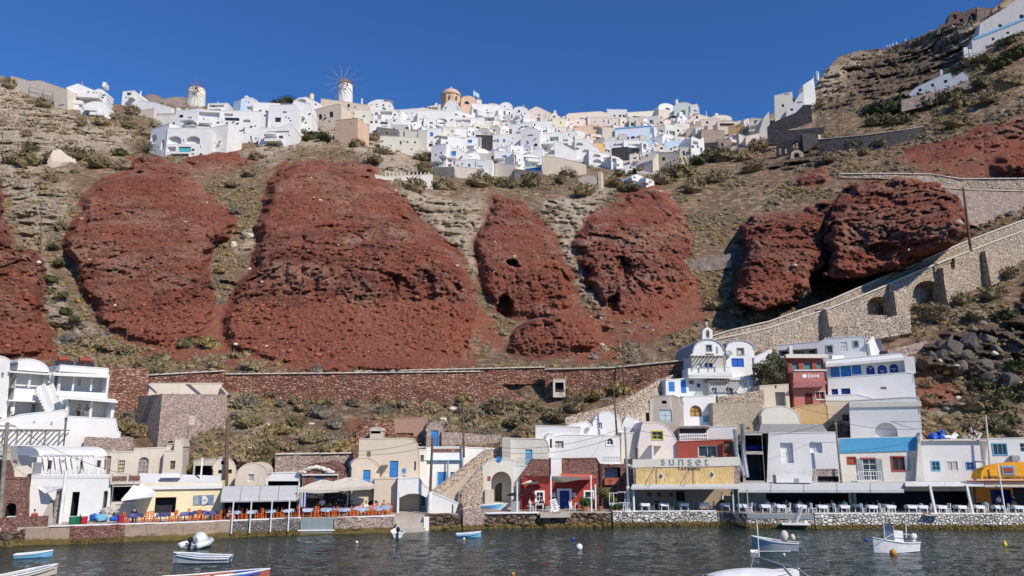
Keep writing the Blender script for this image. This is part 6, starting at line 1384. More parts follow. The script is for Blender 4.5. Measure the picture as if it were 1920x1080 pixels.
V(1040,1082,[(1040,262),(1082,285)],300,'W',[],'plain white sloping stair wall of the descending row',name='white_wall',cat='wall',depth=2)
V(1016,1100,[(1016,293),(1050,296),(1096,308),(1100,310)],330,'B',[],'long sloping sand coloured retaining wall below the white terraces',name='retaining_wall',cat='wall',depth=2,rot=0)
V(826,862,256,292,'W',[('g',836,266,840,275),('g',824,256,839,260),('w',842,274,846,276)],'white house with a tall grey window above the gabled porch')
V(858,896,258,290,'W',[('b',877,262,885,268),('g',860,256,872,260),('g',875,273,889,280)],'white house with a bright blue window and a pointed grey sail')
V(828,878,[(828,284),(830,283),(858,276),(878,290)],318,'W',[('b',846,283,855,293),('g',838,284,845,296)],'white house with a gabled porch and big blue door at the cluster foot')
V(808,836,272,314,'W',[],'plain white wall at the lower left corner of the main cluster')
V(872,900,(287,294),310,'W',[('g',876,293,886,297)],'low white vault right of the gabled porch','V')
V(893,924,[(893,288),(924,289)],305,'G',[('w',921,292,926,300)],'side wall painted in grey shade left of the single blue window',name='grey_house')  # shade of the side wall is put into its grey colour
V(927,966,[(927,284),(929,283),(966,286)],312,'W',[('b',941,291,950,299),('w',925,293,927,301)],'white square house with a single light blue window at the cluster foot')
V(952,990,274,300,'W',[('b',955,281,963,287),('b',969,283,973,287)],'white house with two half hidden blue windows')
V(964,982,288,326,'W',[('g',965,290,968,308)],'narrow white tower like house at the cluster foot')
V(980,1018,[(980,293),(990,289),(1004,290),(1018,300)],312,'W',[('g',981,296,1012,303),('b',986,297,998,303)],'white house with a deep balcony over navy doors')
V(982,1016,311,326,'N',[('b',985,313,1014,323)],'blue shuttered lower floor under the deep balcony')
V(846,896,300,326,'W',[('w',864,306,868,309),('b',877,307,882,313),('A',850,300,853,309)],'white lower house with small blue and dark windows above the stone wall')
V(892,922,300,332,'W',[('w',898,310,905,317),('w',918,315,920,317)],'white cube with one square window standing on the stone wall')
V(816,832,[(816,306),(832,296)],314,'T',[('d',818,303,824,312)],'crumbling brown ruin left of the lower white house',name='stone_ruin',cat='ruin')
V(813,850,314,334,'H',[],'grey rubble base wall at the left foot of the cluster',name='stone_wall',cat='wall',depth=2)
V(849,894,[(849,313),(852,311),(894,316)],334,'T',[],'tan base wall in the middle of the cluster foot',name='stone_wall',cat='wall',depth=2)
V(928,966,[(928,306),(966,308)],332,'T',[],'tan rubble base wall under the single blue window',name='stone_wall',cat='wall',depth=2)
V(964,1018,320,336,'H',[],'low grey base wall under the blue shuttered floor',name='stone_wall',cat='wall',depth=2)
h,fr=V(702,812,[(702,327),(724,331),(812,327)],340,'C',[],'white garden wall with little posts running left of the cluster foot',name='garden_wall',cat='wall',depth=.6,rot=1)
mb=MB()
for k in range(12):fbox(mb,fr,722+k*7.4,323-(2 if k in(1,0)else 0),724+k*7.4,330,0,.5)
mb.build('post_row',WHITE2,h)
V(1062,1140,[(1062,216),(1066,213),(1126,209),(1138,212),(1140,216)],234,'K',[('w',1087,221,1094,224),('g',1098,221,1110,223)],'long pale pink parapet building on the crest right of centre',name='pink_building',cat='building')
V(1068,1104,224,246,'K',[('r',1082,229,1086,239),('r',1095,233,1106,241)],'peach house with a brown door below the pink parapet',name='pink_house')
V(1104,1140,220,246,'K',[('w',1131,225,1133,229)],'pinkish house with two windows beside the red parasol',name='pink_house')
V(1076,1136,[(1076,240),(1110,234),(1136,240)],262,'P',[('g',1112,238,1124,243)],'wide peach house front below the brown door',name='peach_house')
V(1138,1176,[(1138,204),(1141,205),(1176,205.5)],226,'W',[('w',1150,215,1154,220),('w',1160,215,1165,219),('w',1168,215,1171,220)],'crisp white box house on the crest with three windows')
V(1144,1176,221,240,'G',[('w',1148,223,1166,229)],'grey lattice terrace under the crisp white box house',name='grey_house')
V(1176,1234,[(1176,211),(1228,208),(1234,214)],228,'C',[('w',1187,219,1214,221)],'long cream building between the white box and the twin domes',name='cream_building',cat='building')
V(1216,1234,(212,218),226,'O',[],'brown vaulted roof end left of the twin domes','V',name='ochre_house')
V(1180,1208,220,246,'C',[('A',1183,229,1187,236),('A',1191,231,1194,235),('A',1197,230,1200,235)],'cream house with three little arched windows above the blue edged hall',name='cream_house')
V(1206,1236,219,246,'W',[('A',1218,224,1222,230),('w',1212,232,1216,234),('w',1219,232,1223,234)],'white house with one arched window above the blue edged hall')
V(1235,1264,(194,202),230,'W',[('w',1248,203,1256,205)],'left of the two white domes on the right crest','V',name='church',cat='church')
V(1236,1256,207,232,'K',[('w',1241,219,1243,222)],'pinkish cube below the left white dome',name='pink_house',dD=-1)
V(1264,1300,(192,202),234,'N',[('g',1277,206,1285,216)],'right of the two white domes with a stepped dark niche','V',name='church',cat='church')
V(1294,1312,[(1294,197),(1307,195),(1310,201),(1312,206)],232,'W',[('w',1301,206,1303,208),('w',1306,207,1308,210)],'white block joined to the right dome')
V(1254,1274,(216,222),240,'C',[('A',1259,217,1270,226)],'cream house with a dark arch between the two domes','V')
V(1270,1290,(214,222),250,'W',[('A',1276,218,1279,222)],'white gabled house with a tiny arch below the right dome','G')
h,fr=V(1153,1222,[(1153,241),(1221,235.5),(1222,236)],270,lambda:plaster('bluish white plaster',(.70,.75,.84),.04,(.6,.65,.75)),[('w',1160,252,1165,259),('w',1173,256,1179,262),('w',1183,255,1190,261),('w',1193,255,1199,258),('w',1163,267,1167,269)],'wide bluish white hall with a blue roof edge and four windows',name='white_hall',cat='hall',rot=-1.5)
mb=MB();slab(mb,fr,[fr.uz(1153,242.5),fr.uz(1222,237),fr.uz(1222,235),fr.uz(1153,240)],-.15,0);fbox(mb,fr,1220.5,237,1222.5,250,-.15,0);mb.build('roof_edge',LBLUE,h)
V(1130,1155,239,268,'T',[('r',1148,254,1152,262)],'tan house in shade left of the blue edged hall',name='beige_house')
V(1108,1134,252,270,'T',[('r',1112,259,1132,264)],'tan terrace with a brown awning below the peach house',name='beige_house')
V(1096,1118,258,274,'Y',[],'pale yellow house left of the ochre cube',name='yellow_house')
V(1106,1134,[(1106,272),(1120,268),(1134,271)],290,'O',[('g',1131,270,1134,276)],'ochre yellow cube house in the lower right village',name='ochre_house')
V(1132,1174,264,286,'W',[('g',1150,269,1164,275),('w',1143,273,1146,275)],'white house with a slanted grey awning below the blue edged hall')
V(1170,1212,264,288,'W',[('g',1184,270,1200,274),('g',1203,269,1214,276)],'white low house with shaded gaps below the hall windows')
V(1222,1248,236,262,'T',[('r',1226,243,1240,248),('r',1240,244,1243,258)],'tan house with brown canopies right of the blue edged hall',name='beige_house')
V(1246,1270,234,262,'N',[('g',1250,245,1252,253),('g',1255,246,1266,253)],'greenish white house with a white balcony frame',name='white_house')
V(1248,1268,[(1248,232),(1262,226),(1268,230)],240,'G',[],'grey sloping roofed house below the left dome',name='grey_house')
V(1266,1294,232,256,'W',[('w',1271,237,1273,239),('w',1271,245,1274,247)],'white house with two dots of windows below the right dome')
V(1212,1238,263,278,'L',[('w',1235,265,1243,268)],'light blue house right of the bluish hall',name='blue_house')
V(1246,1276,[(1246,268),(1272,261),(1276,264)],282,'L',[],'second light blue house with a slanting roof line',name='blue_house')
V(1204,1216,268,290,'W',[('g',1206,270,1212,280)],'narrow white cube between the hall and the light blue house')
V(1216,1232,(275,280),296,'W',[('w',1222,277,1225,280),('r',1219,281,1226,284)],'white vault house with a reddish awning in the lower right','V')
V(1230,1250,(272,279),292,'K',[('w',1238,276,1243,280)],'pinkish vault house in the lower right village','V',name='pink_house')
V(1256,1274,(273,279),294,'W',[('w',1262,275,1268,278),('a',1259,281,1271,286)],'white round gable house under the second light blue house','V')
V(1147,1178,277,300,'D',[],'dark ruined stone house left of the lower white cubes',name='stone_ruin',cat='ruin')
V(1176,1200,278,300,'D',[('g',1186,278,1196,284)],'second dark stone ruin behind the lower white cubes',name='stone_ruin',cat='ruin')
V(1181,1199,289,312,'K',[('w',1187,295,1193,298)],'small pinkish cube in front of the dark ruins',name='pink_house')
V(1206,1220,286,302,'W',[('w',1211,289,1215,294)],'small white cube with a square window in the lower right')
V(1218,1236,(284,290),306,'W',[('w',1223,288,1226,291)],'white hump house beside the small white cube','V')
h,fr=V(1230,1276,[(1230,289),(1234,286),(1275,286),(1276,292)],322,'B',[('r',1241,294,1247,302),('w',1269,296,1271,299),('w',1256,302,1258,312)],'sand coloured house at the lower right edge of the village',name='beige_house',rot=-2)
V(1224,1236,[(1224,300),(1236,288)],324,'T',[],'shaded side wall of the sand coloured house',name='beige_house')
V(1172,1194,[(1172,311),(1180,308),(1194,316)],328,'W',[('w',1181,311,1186,315)],'tiny white chapel like house under the dark ruins')
V(1184,1206,(328,334),346,'W',[('A',1188,331,1192,335)],'small white vault on the slope near the dry bushes','V')
V(1198,1214,(334,339),349,'W',[('w',1205,338,1208,342)],'lowest white vault on the slope','V')
V(1212,1227,337,349,'W',[('w',1216,340,1220,344)],'lowest flat white cube on the slope')
h,fr=V(1086,1124,(328,338),354,'B',[],'sand coloured barrel vaulted tomb like building on the slope','V',name='vaulted_store',cat='building',rot=-1)
mb=MB();fbox(mb,fr,1122,321,1127,354,-.2,2);mb.build('chimney',BEIGE,h)
V(1296,1322,[(1296,262),(1298,256),(1312,262),(1322,258)],300,'W',[('g',1299,266,1309,270),('w',1297,273,1301,277),('w',1307,273,1310,277),('g',1313,277,1317,286),('w',1292,280,1296,284)],'white three storey house with an oval awning at the right village edge')
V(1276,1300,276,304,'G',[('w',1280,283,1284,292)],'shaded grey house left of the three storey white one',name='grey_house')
V(1286,1330,[(1286,232),(1300,218),(1312,215),(1330,219)],244,'K',[('w',1305,218,1309,224)],'salmon pink house on the right crest',name='pink_house')
V(1312,1352,223,250,'K',[('w',1324,227,1328,232)],'broad cream pink house with one window on the right crest',name='pink_house')
V(1286,1316,[(1286,244),(1300,236),(1312,226),(1316,236)],262,'P',[('w',1304,226,1307,230)],'pink ruin with a red triangular gable on the right',name='pink_house')
V(1334,1372,(216,222),232,'C',[],'cream barrel roof on the right crest','V',name='cream_house')
V(1346,1398,228,246,'T',[('r',1350,231,1376,237)],'tan house with a long brown awning at the right',name='beige_house')
V(1366,1394,236,254,'O',[('r',1380,232,1390,240)],'orange tinted house with a red parasol at the right',name='ochre_house')
V(1316,1360,244,270,'S',[],'rocky stone building mass under the cream pink house',name='stone_ruin',cat='ruin')
V(1368,1388,(256,262),272,'K',[('w',1376,259,1378,262)],'small pinkish vault house low at the right','V',name='pink_house')
V(1386,1400,254,270,'G',[],'mauve grey cube low at the right',name='grey_house')
V(1398,1426,[(1398,256),(1424,250),(1426,256)],272,'K',[],'pale pink end house low at the right',name='pink_house')
V(1404,1430,[(1404,224),(1410,221),(1428,222),(1430,240)],250,'C',[('w',1413,225,1420,229)],'last cream vaulted house before the cliff',name='cream_house')
V(1424,1446,[(1424,246),(1432,222),(1446,210)],262,'G',[],'tall grey buttress house where the village meets the cliff',name='grey_house')
V(1320,1348,268,288,'D',[],'dark layered stone ruin right of the three storey white house',name='stone_ruin',cat='ruin')
V(1346,1372,262,282,'S',[('w',1352,268,1356,274)],'brown terraced ruin below the rocky stone building',name='stone_ruin',cat='ruin')
rows=[('upper',214,232,700,1420,17),('second',226,246,706,1410,19),('third',240,262,790,1320,20),('fourth',256,278,800,1290,21),('lowest',276,300,812,1010,22)]
desc=['flat roofed','vaulted','stepped','plain','round topped','low','tall']
on=lambda n:{1:'1st',2:'2nd',3:'3rd',21:'21st',22:'22nd',23:'23rd',31:'31st',32:'32nd',33:'33rd'}.get(n,'%dth'%n)
for rn,(rname,yt,yb,xa,xb,stp)in enumerate(rows):
 x=xa;k=0
 while x<xb:
  w_=vrnd.uniform(13,24);k+=1;t_=yt+vrnd.uniform(-4,5)
  if sky_py(x)>t_-2:t_=sky_py(x)-vrnd.uniform(2,8)
  vt=vrnd.random()<.4;m=vrnd.choice('WWWWWWCCG' if x<1060 else 'WWCCKKTG')
  ops=[]
  for j in range(vrnd.randint(1,3)):
   a=x+2+vrnd.random()*(w_-7);b=t_+5+vrnd.random()*6;ops.append((vrnd.choice('wwwgbA' if x<1060 else 'wwwgr'),a,b,a+vrnd.uniform(2,4.5),b+vrnd.uniform(2.5,4)))
  ops=[o for i,o in enumerate(ops)if all(abs((o[1]+o[3])/2-(q[1]+q[3])/2)>5.5 for q in ops[:i])and o[3]<x+w_-1]
  V(x,x+w_,(t_,t_+w_*.32)if vt else t_,max(yb,t_+14)+vrnd.uniform(0,3),m,ops,'%s little house from the left in the %s row of packed rim houses, %s'%(on(k),rname,'round topped' if vt else 'flat topped'),'V' if vt else 'F',dD=vrnd.uniform(.5,2.5),depth=5,group='small packed houses filling the rim village',name='white_house')
  x+=w_+vrnd.uniform(-1,stp-15)
def far_parasol(px,py,r,mat,label):
 D=GD(px,py)-2.5;p=P(px,py,D);t=thing('parasol',label,'parasol',p-UP*2)
 MB().lathe(p-UP*.55,[(r,0),(r*.55,.35),(.05,.6),(0,.62)],10).build('canopy',mat,t);MB().tube([p-UP*2.2,p],.05).build('pole',WPAINT,t)
for px,py,r,mt_,lb in((727,189,2.1,CREAMC,'white parasol on the roof of the first dome house'),(844,245,2.6,lambda:plain('olive canvas',(.28,.26,.16),.9),'olive green canopy in the middle of the village'),(858,246,2.2,lambda:plain('olive canvas',(.28,.26,.16),.9),'smaller olive canopy right of the first olive canopy'),(1143,231,2.2,RED2,'red parasol below the crisp white box house'),(1382,235,2.0,RED2,'red parasol on the orange tinted house'),(343,232,3.2,AWN,'left grey shade sail over the hotel terrace'),(374,234,3.0,AWN,'right grey shade sail over the hotel terrace'),(536,196,2.8,GREYW,'grey parasol on the left cluster roof')):
 far_parasol(px,py,r,mt_,lb)
def windmill(px,py0,py1,hw,lab,cap,blade,nb,br,pxh,pyh,D,capm,lean=0):
 b=P(px,py1,D);w_=P(px+hw,py1,D).x-b.x;top=P(px,py0,D).z;H=top-b.z
 t=thing('windmill',lab,'windmill',b)
 MB().lathe(b-UP*3,[(w_*1.06,0),(w_*1.0,3),(w_*.92,3+H*.6),(w_*.86,3+H)],24).build('tower',WHITE2 if not cap else WHITE,t,smooth=True)
 if cap:MB().lathe(b+UP*H,[(w_*.95,-.05),(w_*.9,.25),(w_*.45,w_*.55),(.05,w_*.85)],20).build('cap',capm,t)
 else:MB().lathe(b+UP*H,[(w_*.9,-.05),(w_*.86,.12),(0,.3)],20).build('cap',capm,t)
 hub=P(pxh,pyh,D-w_*1.35);MB().tube([hub+Vector((0,w_*1.6,-.1)),hub,hub+Vector((0,-.6,0))],[.2,.2,.1]).build('axle',BROWNW,t)
 R_=P(pxh+br,pyh,D).x-P(pxh,pyh,D).x;tips=[]
 for k in range(nb):
  a=2*math.pi*(k+.35)/nb;e=hub+Vector((math.cos(a)*R_,-.2,math.sin(a)*R_));tips.append(e)
  MB().tube([hub,e],[.10,.055],5).build('sail_arm',blade,t)
 mb=MB();ft=hub+Vector((0,-1.6,0))
 for k in range(nb):mb.tube([tips[k],ft],.018,3,False)
 mb.build('rigging',blade,t)
 for(ax,az)in((.2,.62),(.45,.9)):
  if cap:MB().box(b+Vector((w_*ax,-w_*.86,H*az*.95)),.35,.5,.6).build('window',GLASS,t)
Dw=GD(646,197)+1
windmill(646.5,159,193,14.6,'big white windmill with a brown cap and twelve bare spars',True,lambda:plain('pale spar wood',(.34,.30,.28),.8),12,36,643,154,Dw,lambda:plain('brown thatch',(.28,.12,.07),.9))
windmill(367,168,198,17,'smaller cream windmill with reddish spars on the left crest',False,lambda:plain('reddish spar wood',(.30,.13,.10),.8),12,20,368,165,GD(367,200)+1,WHITE2)
D=GD(845,214)+3;b=P(845,212,D);rr=P(864,212,D).x-b.x
t=thing('church','peach coloured domed church on the crest of the village','church',b)
z1,z2,z3=P(845,200,D).z-b.z,P(845,182,D).z-b.z,P(845,169,D).z-b.z
MB().lathe(b,[(rr,-4),(rr,z2)],8,Matrix.Rotation(R(22),3,'Z')).build('drum',PEACH,t)
MB().lathe(b,[(rr*1.06,z2),(rr*1.06,z2+.25)],16).build('cornice',PEACH,t)
MB().lathe(b,[(rr*.98*math.cos(a*math.pi/16),z2+.2+(z3-z2)*math.sin(a*math.pi/16))for a in range(9)],24).build('dome',PEACH,t,smooth=True)
mb=MB();c=b+UP*(z3+.1);mb.bar(c,c+UP*1.6,.14);mb.bar(c+UP*1.1-Vector((.5,0,0)),c+UP*1.1+Vector((.5,0,0)),.14);mb.build('cross',WPAINT,t)
for dx in(-.62,-.05,.62):MB().box(b+Vector((dx*rr,-rr*.98 if abs(dx)<.3 else-rr*.82,z2*.72)),.55,.5,1.3).build('window',BROWNW,t)
V(864,892,(180,188),222,'P',[('A',871,190,880,195)],'peach barrel vaulted church nave with a fan window','V',name='church',cat='church',dD=2)
p=P(888,200,GD(888,214));t=thing('flag','blue and white flag flying from a pole beside the domed church','flag',p)
zt=P(888,169,p.y).z;MB().tube([p-UP*2,Vector((p.x,p.y,zt))],.09).build('pole',WPAINT,t)
for k in range(5):
 a=Vector((p.x+.05,p.y,zt-.15-k*.42));drape(a,a+Vector((2.2,0,-1.5)),.42,5,LBLUE if k%2==0 else WPAINT,t)
for i,(px,y0,y1,wd,lb)in enumerate(((1269,186,198,.7,'white chimney standing between the two domes'),(678,184,196,.35,'thin white finial right of the big windmill'),(706,186,192,.3,'small white finial on the first dome house'),(824,195,206,.4,'white chimney left of the domed church'),(584,174,184,.9,'little yellowish spire left of the big windmill'),(982,196,208,.15,'thin mast on the crest left of the pink gable'),(1325,208,220,.15,'thin mast behind the salmon pink house'),(263,170,180,.25,'short post beside the little white crest house'))):
 D=GD(px,y1+6);a=P(px,y1+4,D);b2=P(px,y0,D);m_=MB().lathe(a,[(wd,0),(wd*.9,b2.z-a.z-.6),(wd*1.1,b2.z-a.z-.5),(.02,b2.z-a.z)],8)
 tag(m_.build('chimney' if wd>.2 else 'mast',PALEY if px==584 else WHITE,loc=a),lb,'chimney' if wd>.2 else 'mast')
def far_person(px,py,col,lab):
 b=P(px,py,GD(px,py+3)+.5);t=thing('person',lab,'person',b-UP*1.0,'visitors on the castle lookout')
 MB().lathe(b-UP*1,[(.12,0),(.2,.9),(.24,1.35),(.1,1.6),(.13,1.72),(.11,1.9),(0,1.98)],8).build('body',col,t)
for i,(px,py,c,lb)in enumerate(((1656,92,'r','leftmost visitor on the castle lookout in a pinkish top'),(1663,89,'w','visitor in white second from the left on the lookout'),(1668,87.5,'k','visitor in pink third from the left on the lookout'),(1674,85.5,'w','visitor in a white shirt in the middle of the lookout group'),(1681,83,'w','visitor in a pale top right of the lookout middle'),(1693,79,'b','darkly dressed visitor near the right of the lookout'),(1698,77,'w','visitor in white at the right end of the lookout'),(1710,72,'b','lone dark visitor higher up the crest'))):
 far_person(px,py,{'r':PINKP,'w':WPAINT,'k':PPINK,'b':NBLUE}[c],lb)
ORC=lambda:plain('orange painted wood',(.72,.16,.03),.5)
WCH=lambda:plain('white painted wood',(.72,.73,.74),.5)
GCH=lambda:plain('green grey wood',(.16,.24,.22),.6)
CLB=lambda:plain('pale blue check cloth',(.42,.52,.68),.9,0,.25)
CLW=lambda:plain('white table cloth',(.72,.74,.78),.9)
CLN=lambda:plain('navy check cloth',(.12,.14,.36),.9,0,.5)
def mk_chair(mat,seatm):
 t=thing('chair','x','chair',(0,0,0))
 MB().box((0,0,.45),.42,.42,.05).build('seat',seatm,t)
 for x in(-.18,.18):
  MB().bar((x,-.18,0),(x,-.18,.45),.055).build('leg',mat,t);MB().bar((x,.2,0),(x,.18,.45),.055).build('leg',mat,t)
 mb=MB();mb.bar((-.18,.18,.45),(-.18,.25,.96),.055);mb.bar((.18,.18,.45),(.18,.25,.96),.055)
 for z in(.62,.76,.9):mb.box((0,.19+(z-.45)*.13,z),.34,.03,.08)
 mb.build('backrest',mat,t);mb=MB()
 for z in(.16,.28):mb.bar((-.18,-.18,z),(.18,-.18,z),.03);mb.bar((-.18,-.18,z),(-.18,.19,z),.03);mb.bar((.18,-.18,z),(.18,.19,z),.03)
 mb.build('stretcher',mat,t);return t
def mk_table(mat,w=.85):
 t=thing('table','x','table',(0,0,0));MB().box((0,0,.74),w,w,.04).build('tabletop',mat,t)
 for x in(-1,1):
  for y in(-1,1):MB().bar((x*(w/2-.06),y*(w/2-.06),0),(x*(w/2-.06),y*(w/2-.06),.72),.07).build('leg',mat,t)
 mb=MB()
 for s_ in(-1,1):mb.box((0,s_*(w/2-.06),.68),w-.15,.03,.09);mb.box((s_*(w/2-.06),0,.68),.03,w-.15,.09)
 mb.build('apron',mat,t);return t
def mk_cloth(mat,w=1.0):
 mb=MB();n=12;g=[]
 for i in range(n+1):
  for j in range(n+1):
   x=(i/n-.5)*w*1.5;y=(j/n-.5)*w*1.5;a,b=x*.7071-y*.7071,x*.7071+y*.7071
   ex=max(abs(a)-.44,0);ey=max(abs(b)-.44,0);e=max(ex,ey)
   a2=max(-.45,min(.45,a));b2=max(-.45,min(.45,b))
   mb.v.append(Vector((a2*(1+.12*min(e*3,1)),b2*(1+.12*min(e*3,1)),.775-min(e,.32)*.9+.01*math.sin(9*a+5*b))))
 for i in range(n):
  for j in range(n):k=i*(n+1)+j;mb.f.append((k,k+n+1,k+n+2,k+1))
 o=mb.build('tablecloth',mat);return tag(o,'x','tablecloth')
used=set()
def put(proto,p,rz,label,group,sc=None):
 if id(proto)not in used and proto.name not in used:
  used.add(proto.name);o=proto;o.location=p;o.rotation_euler=(0,0,rz);o['label']=label;o['group']=group
  if sc:o.scale=(sc,)*3
  return o
 return copy_tree(proto,p,rz,label,group,sc)
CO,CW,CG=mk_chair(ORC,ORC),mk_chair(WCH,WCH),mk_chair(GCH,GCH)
TO,TW=mk_table(ORC),mk_table(WCH)
KN,KB,KW=mk_cloth(CLN),mk_cloth(CLB),mk_cloth(CLW)
ordn=['first','second','third','fourth','fifth','sixth','seventh','eighth','ninth','tenth','eleventh','twelfth','thirteenth','fourteenth','fifteenth','sixteenth','seventeenth','eighteenth','nineteenth','twentieth','twenty first','twenty second','twenty third','twenty fourth']
cnt={}
def nth(k):cnt[k]=cnt.get(k,0)+1;return ordn[cnt[k]-1]
prnd=random.Random(3)
def dining(pxs,b,place,table,cloth,chair,col,sides='lr',cl=''):
 for px in pxs:
  b_=b+prnd.uniform(-.15,.15);rz=prnd.uniform(-.12,.12)
  n=nth(place+'t');p=fp(px,b_)
  put(table,p,rz,'%s %s table from the left %s'%(n,col,place),'%s tables %s'%(col,place))
  if cloth:put(cloth,p,rz+.0,'%s cloth on %s table %s'%(cl,n,place),'tablecloths '+place)
  for s_ in sides:
   dx={'l':-.78,'r':.78,'b':0,'f':0}[s_];dy={'b':.75,'f':-.75}.get(s_,prnd.uniform(-.1,.1))
   q=p+Vector((dx,dy,0));rr={'l':R(90),'r':R(-90),'b':0,'f':R(180)}[s_]
   put(chair,q,rr+prnd.uniform(-.25,.25),'%s %s chair from left %s'%(nth(place+'c'),col,place),'%s chairs %s'%(col,place))
dining((250,302,347,390),1.5,'on the yellow cafe terrace',TO,KN,CO,'orange','lr','navy checked')
dining((370,),2.9,'at the back of the yellow cafe terrace',TO,KN,CO,'orange','l','navy')
dining((439,470,506,539),1.6,'under the grey white canopy',TO,KB,CO,'orange','lr','pale blue')
dining((575,610,644,678,712),1.4,'beside the two beige parasols',TO,KB,CO,'orange','lr','pale blue')
dining((592,628,664,698,724),3.2,'in the back row by the beige parasols',TO,KB,CO,'orange','lb','blue and white')
dining((1012,1086),1.9,'in front of the red restaurant',TW,None,CW,'white','lr')
dining((1210,1246,1284,1322,1362),1.2,'in the open reed fronted taverna',TW,KW,CG,'white','r','white')
dining((1394,1437,1466,1505),1.2,'under the left half of the long awning',TW,KW,CW,'white','r','white')
dining((1544,1586,1638,1672),1.1,'under the right half of the long awning',TW,KW,CW,'white','l','white')
dining((1712,1732,1767,1804),1.1,'above the shadowed landing bracket',TW,KW,CW,'white','r','white')
dining((1838,1876,1912),1.1,'in front of the orange dining room',TW,KW,CW,'white','r','white')
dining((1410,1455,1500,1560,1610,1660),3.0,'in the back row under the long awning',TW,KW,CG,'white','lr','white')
SKIN=lambda:plain('skin',(.52,.30,.21),.6);HAIRD=lambda:plain('dark hair',(.03,.022,.018),.7);HAIRL=lambda:plain('fair hair',(.32,.22,.12),.7)
def skinmesh(verts,edges,rad,root=0,sub=1):
 me=bpy.data.meshes.new('tmp');me.from_pydata(verts,edges,[]);o=bpy.data.objects.new('tmp',me);COL.objects.link(o)
 m=o.modifiers.new('s','SKIN');sv=me.skin_vertices[0].data
 for i,r in enumerate(rad):sv[i].radius=(r,r)if not isinstance(r,tuple)else r;sv[i].use_root=(i==root)
 s_=o.modifiers.new('u','SUBSURF');s_.levels=sub;s_.render_levels=sub
 dg=bpy.context.evaluated_depsgraph_get();r=bpy.data.meshes.new_from_object(o.evaluated_get(dg));bpy.data.objects.remove(o)
 r.polygons.foreach_set('use_smooth',[True]*len(r.polygons));return r
PC={}
def pose_data(kind):
 if kind in PC:return PC[kind]
 sit=kind.startswith('sit');H=.46 if sit else .92
 J=[(0,0,H),(0,.0,H+.2),(0,-.01,H+.43),(0,-.01,H+.53),(0,-.03,H+.60),(0,-.02,H+.72)];rd=[.145,.13,.15,.055,.075,.085];E=[(0,1),(1,2),(2,3),(3,4),(4,5)]
 clothT=[];clothB=[]
 for s_ in(-1,1):
  i=len(J)
  if sit:leg=[(s_*.1,-.02,H),(s_*.13,-.42,H+.02),(s_*.13,-.44,.09),(s_*.13,-.58,.05)]
  elif kind=='walk':leg=[(s_*.1,0,H-.05),(s_*.1,-.12*s_,.5),(s_*.1,.1 if s_>0 else-.18,.09),(s_*.11,-.05 if s_>0 else-.34,.04)]
  else:leg=[(s_*.1,0,H-.05),(s_*.11,-.02,.5),(s_*.11,.02,.09),(s_*.12,-.14,.04)]
  J+=leg;rd+=[.095,.07,.045,.04];E+=[(0,i),(i,i+1),(i+1,i+2),(i+2,i+3)];clothB+=[i,i+1,i+2]
  k=len(J);sh=H+.46
  if sit:arm=[(s_*.19,0,sh),(s_*.24,-.12,sh-.25),(s_*.14,-.36,sh-.2),(s_*.12,-.44,sh-.19)]
  elif kind=='carry':arm=[(s_*.19,0,sh),(s_*.25,-.03,sh-.27),(s_*.17,-.26,sh-.22),(s_*.15,-.34,sh-.2)]
  else:arm=[(s_*.19,0,sh),(s_*.24,.02,sh-.28),(s_*.24,-.08 if s_>0 else .02,sh-.52),(s_*.235,-.1,sh-.6)]
  J+=arm;rd+=[.062,.045,.032,.028];E+=[(2,k),(k,k+1),(k+1,k+2),(k+2,k+3)];clothT+=[k,k+1]
  h=Vector(arm[3]);d=(h-Vector(arm[2])).normalized()
  for q in range(5):
   f_=h+d*(.085 if q else .035)+Vector(((q-2.2)*.017 if q else-s_*.045,0,0));J.append(tuple(f_));rd.append(.009);E.append((k+3,len(J)-1))
 body=skinmesh(J,E,rd,0,1)
 def subset(ids,grow,root):
  mp={a:n for n,a in enumerate(ids)};return skinmesh([J[a]for a in ids],[(mp[a],mp[b])for a,b in E if a in mp and b in mp],[(rd[a]+grow)for a in ids],mp[root],1)
 top=subset([0,1,2]+clothT,.018,0);bot=subset([0]+clothB,.02,0)
 mb=MB();c=Vector(J[5]);mb.blob(c+Vector((0,.015,.03)),.098,2,.06,1,(1,1.05,.95));hair=[v for v in mb.v];
 keep=[f for f in mb.f if all(mb.v[i].z>c.z-.0 or mb.v[i].y>c.y+.03 for i in f)]
 hm=bpy.data.meshes.new('hair');hm.from_pydata(mb.v,[],keep);hm.update()
 fb=MB();fc=c+Vector((0,-.085,-.03));fb.blob(fc+Vector((0,-.01,0)),.016,1,.0,1);
 for s_ in(-1,1):fb.blob(c+Vector((s_*.03,-.082,.005)),.011,1,0,1);fb.blob(c+Vector((s_*.088,.0,-.01)),.02,1,0,1)
 fb.box(c+Vector((0,-.082,-.062)),.045,.01,.01);fm=bpy.data.meshes.new('face');fm.from_pydata(fb.v,[],fb.f);fm.update()
 PC[kind]=(body,top,bot,hm,fm);return PC[kind]
def person(kind,p,rz,top,bot,label,hair=None,group=None):
 t=thing('person',label,'person',p,group);t.rotation_euler=(0,0,rz)
 for nm,me,mt in zip(('body','shirt','trousers','hair','face'),pose_data(kind),(SKIN,top,bot,hair or HAIRD,lambda:plain('face features',(.2,.1,.08)))):
  if mt is None:continue
  m2=me.copy();m2.name=nm;m2.materials.clear();m2.materials.append(mt());o=bpy.data.objects.new(nm,m2);COL.objects.link(o);o.parent=t
 return t
GRYC=lambda:plain('grey cotton',(.25,.25,.27),.9);BLK=lambda:plain('black cotton',(.02,.02,.022),.9);PKC=lambda:plain('pink cotton',(.6,.3,.28),.9);GRN=lambda:plain('green cotton',(.03,.28,.2),.9)
WC=lambda:plain('white cotton',(.75,.75,.75),.9)
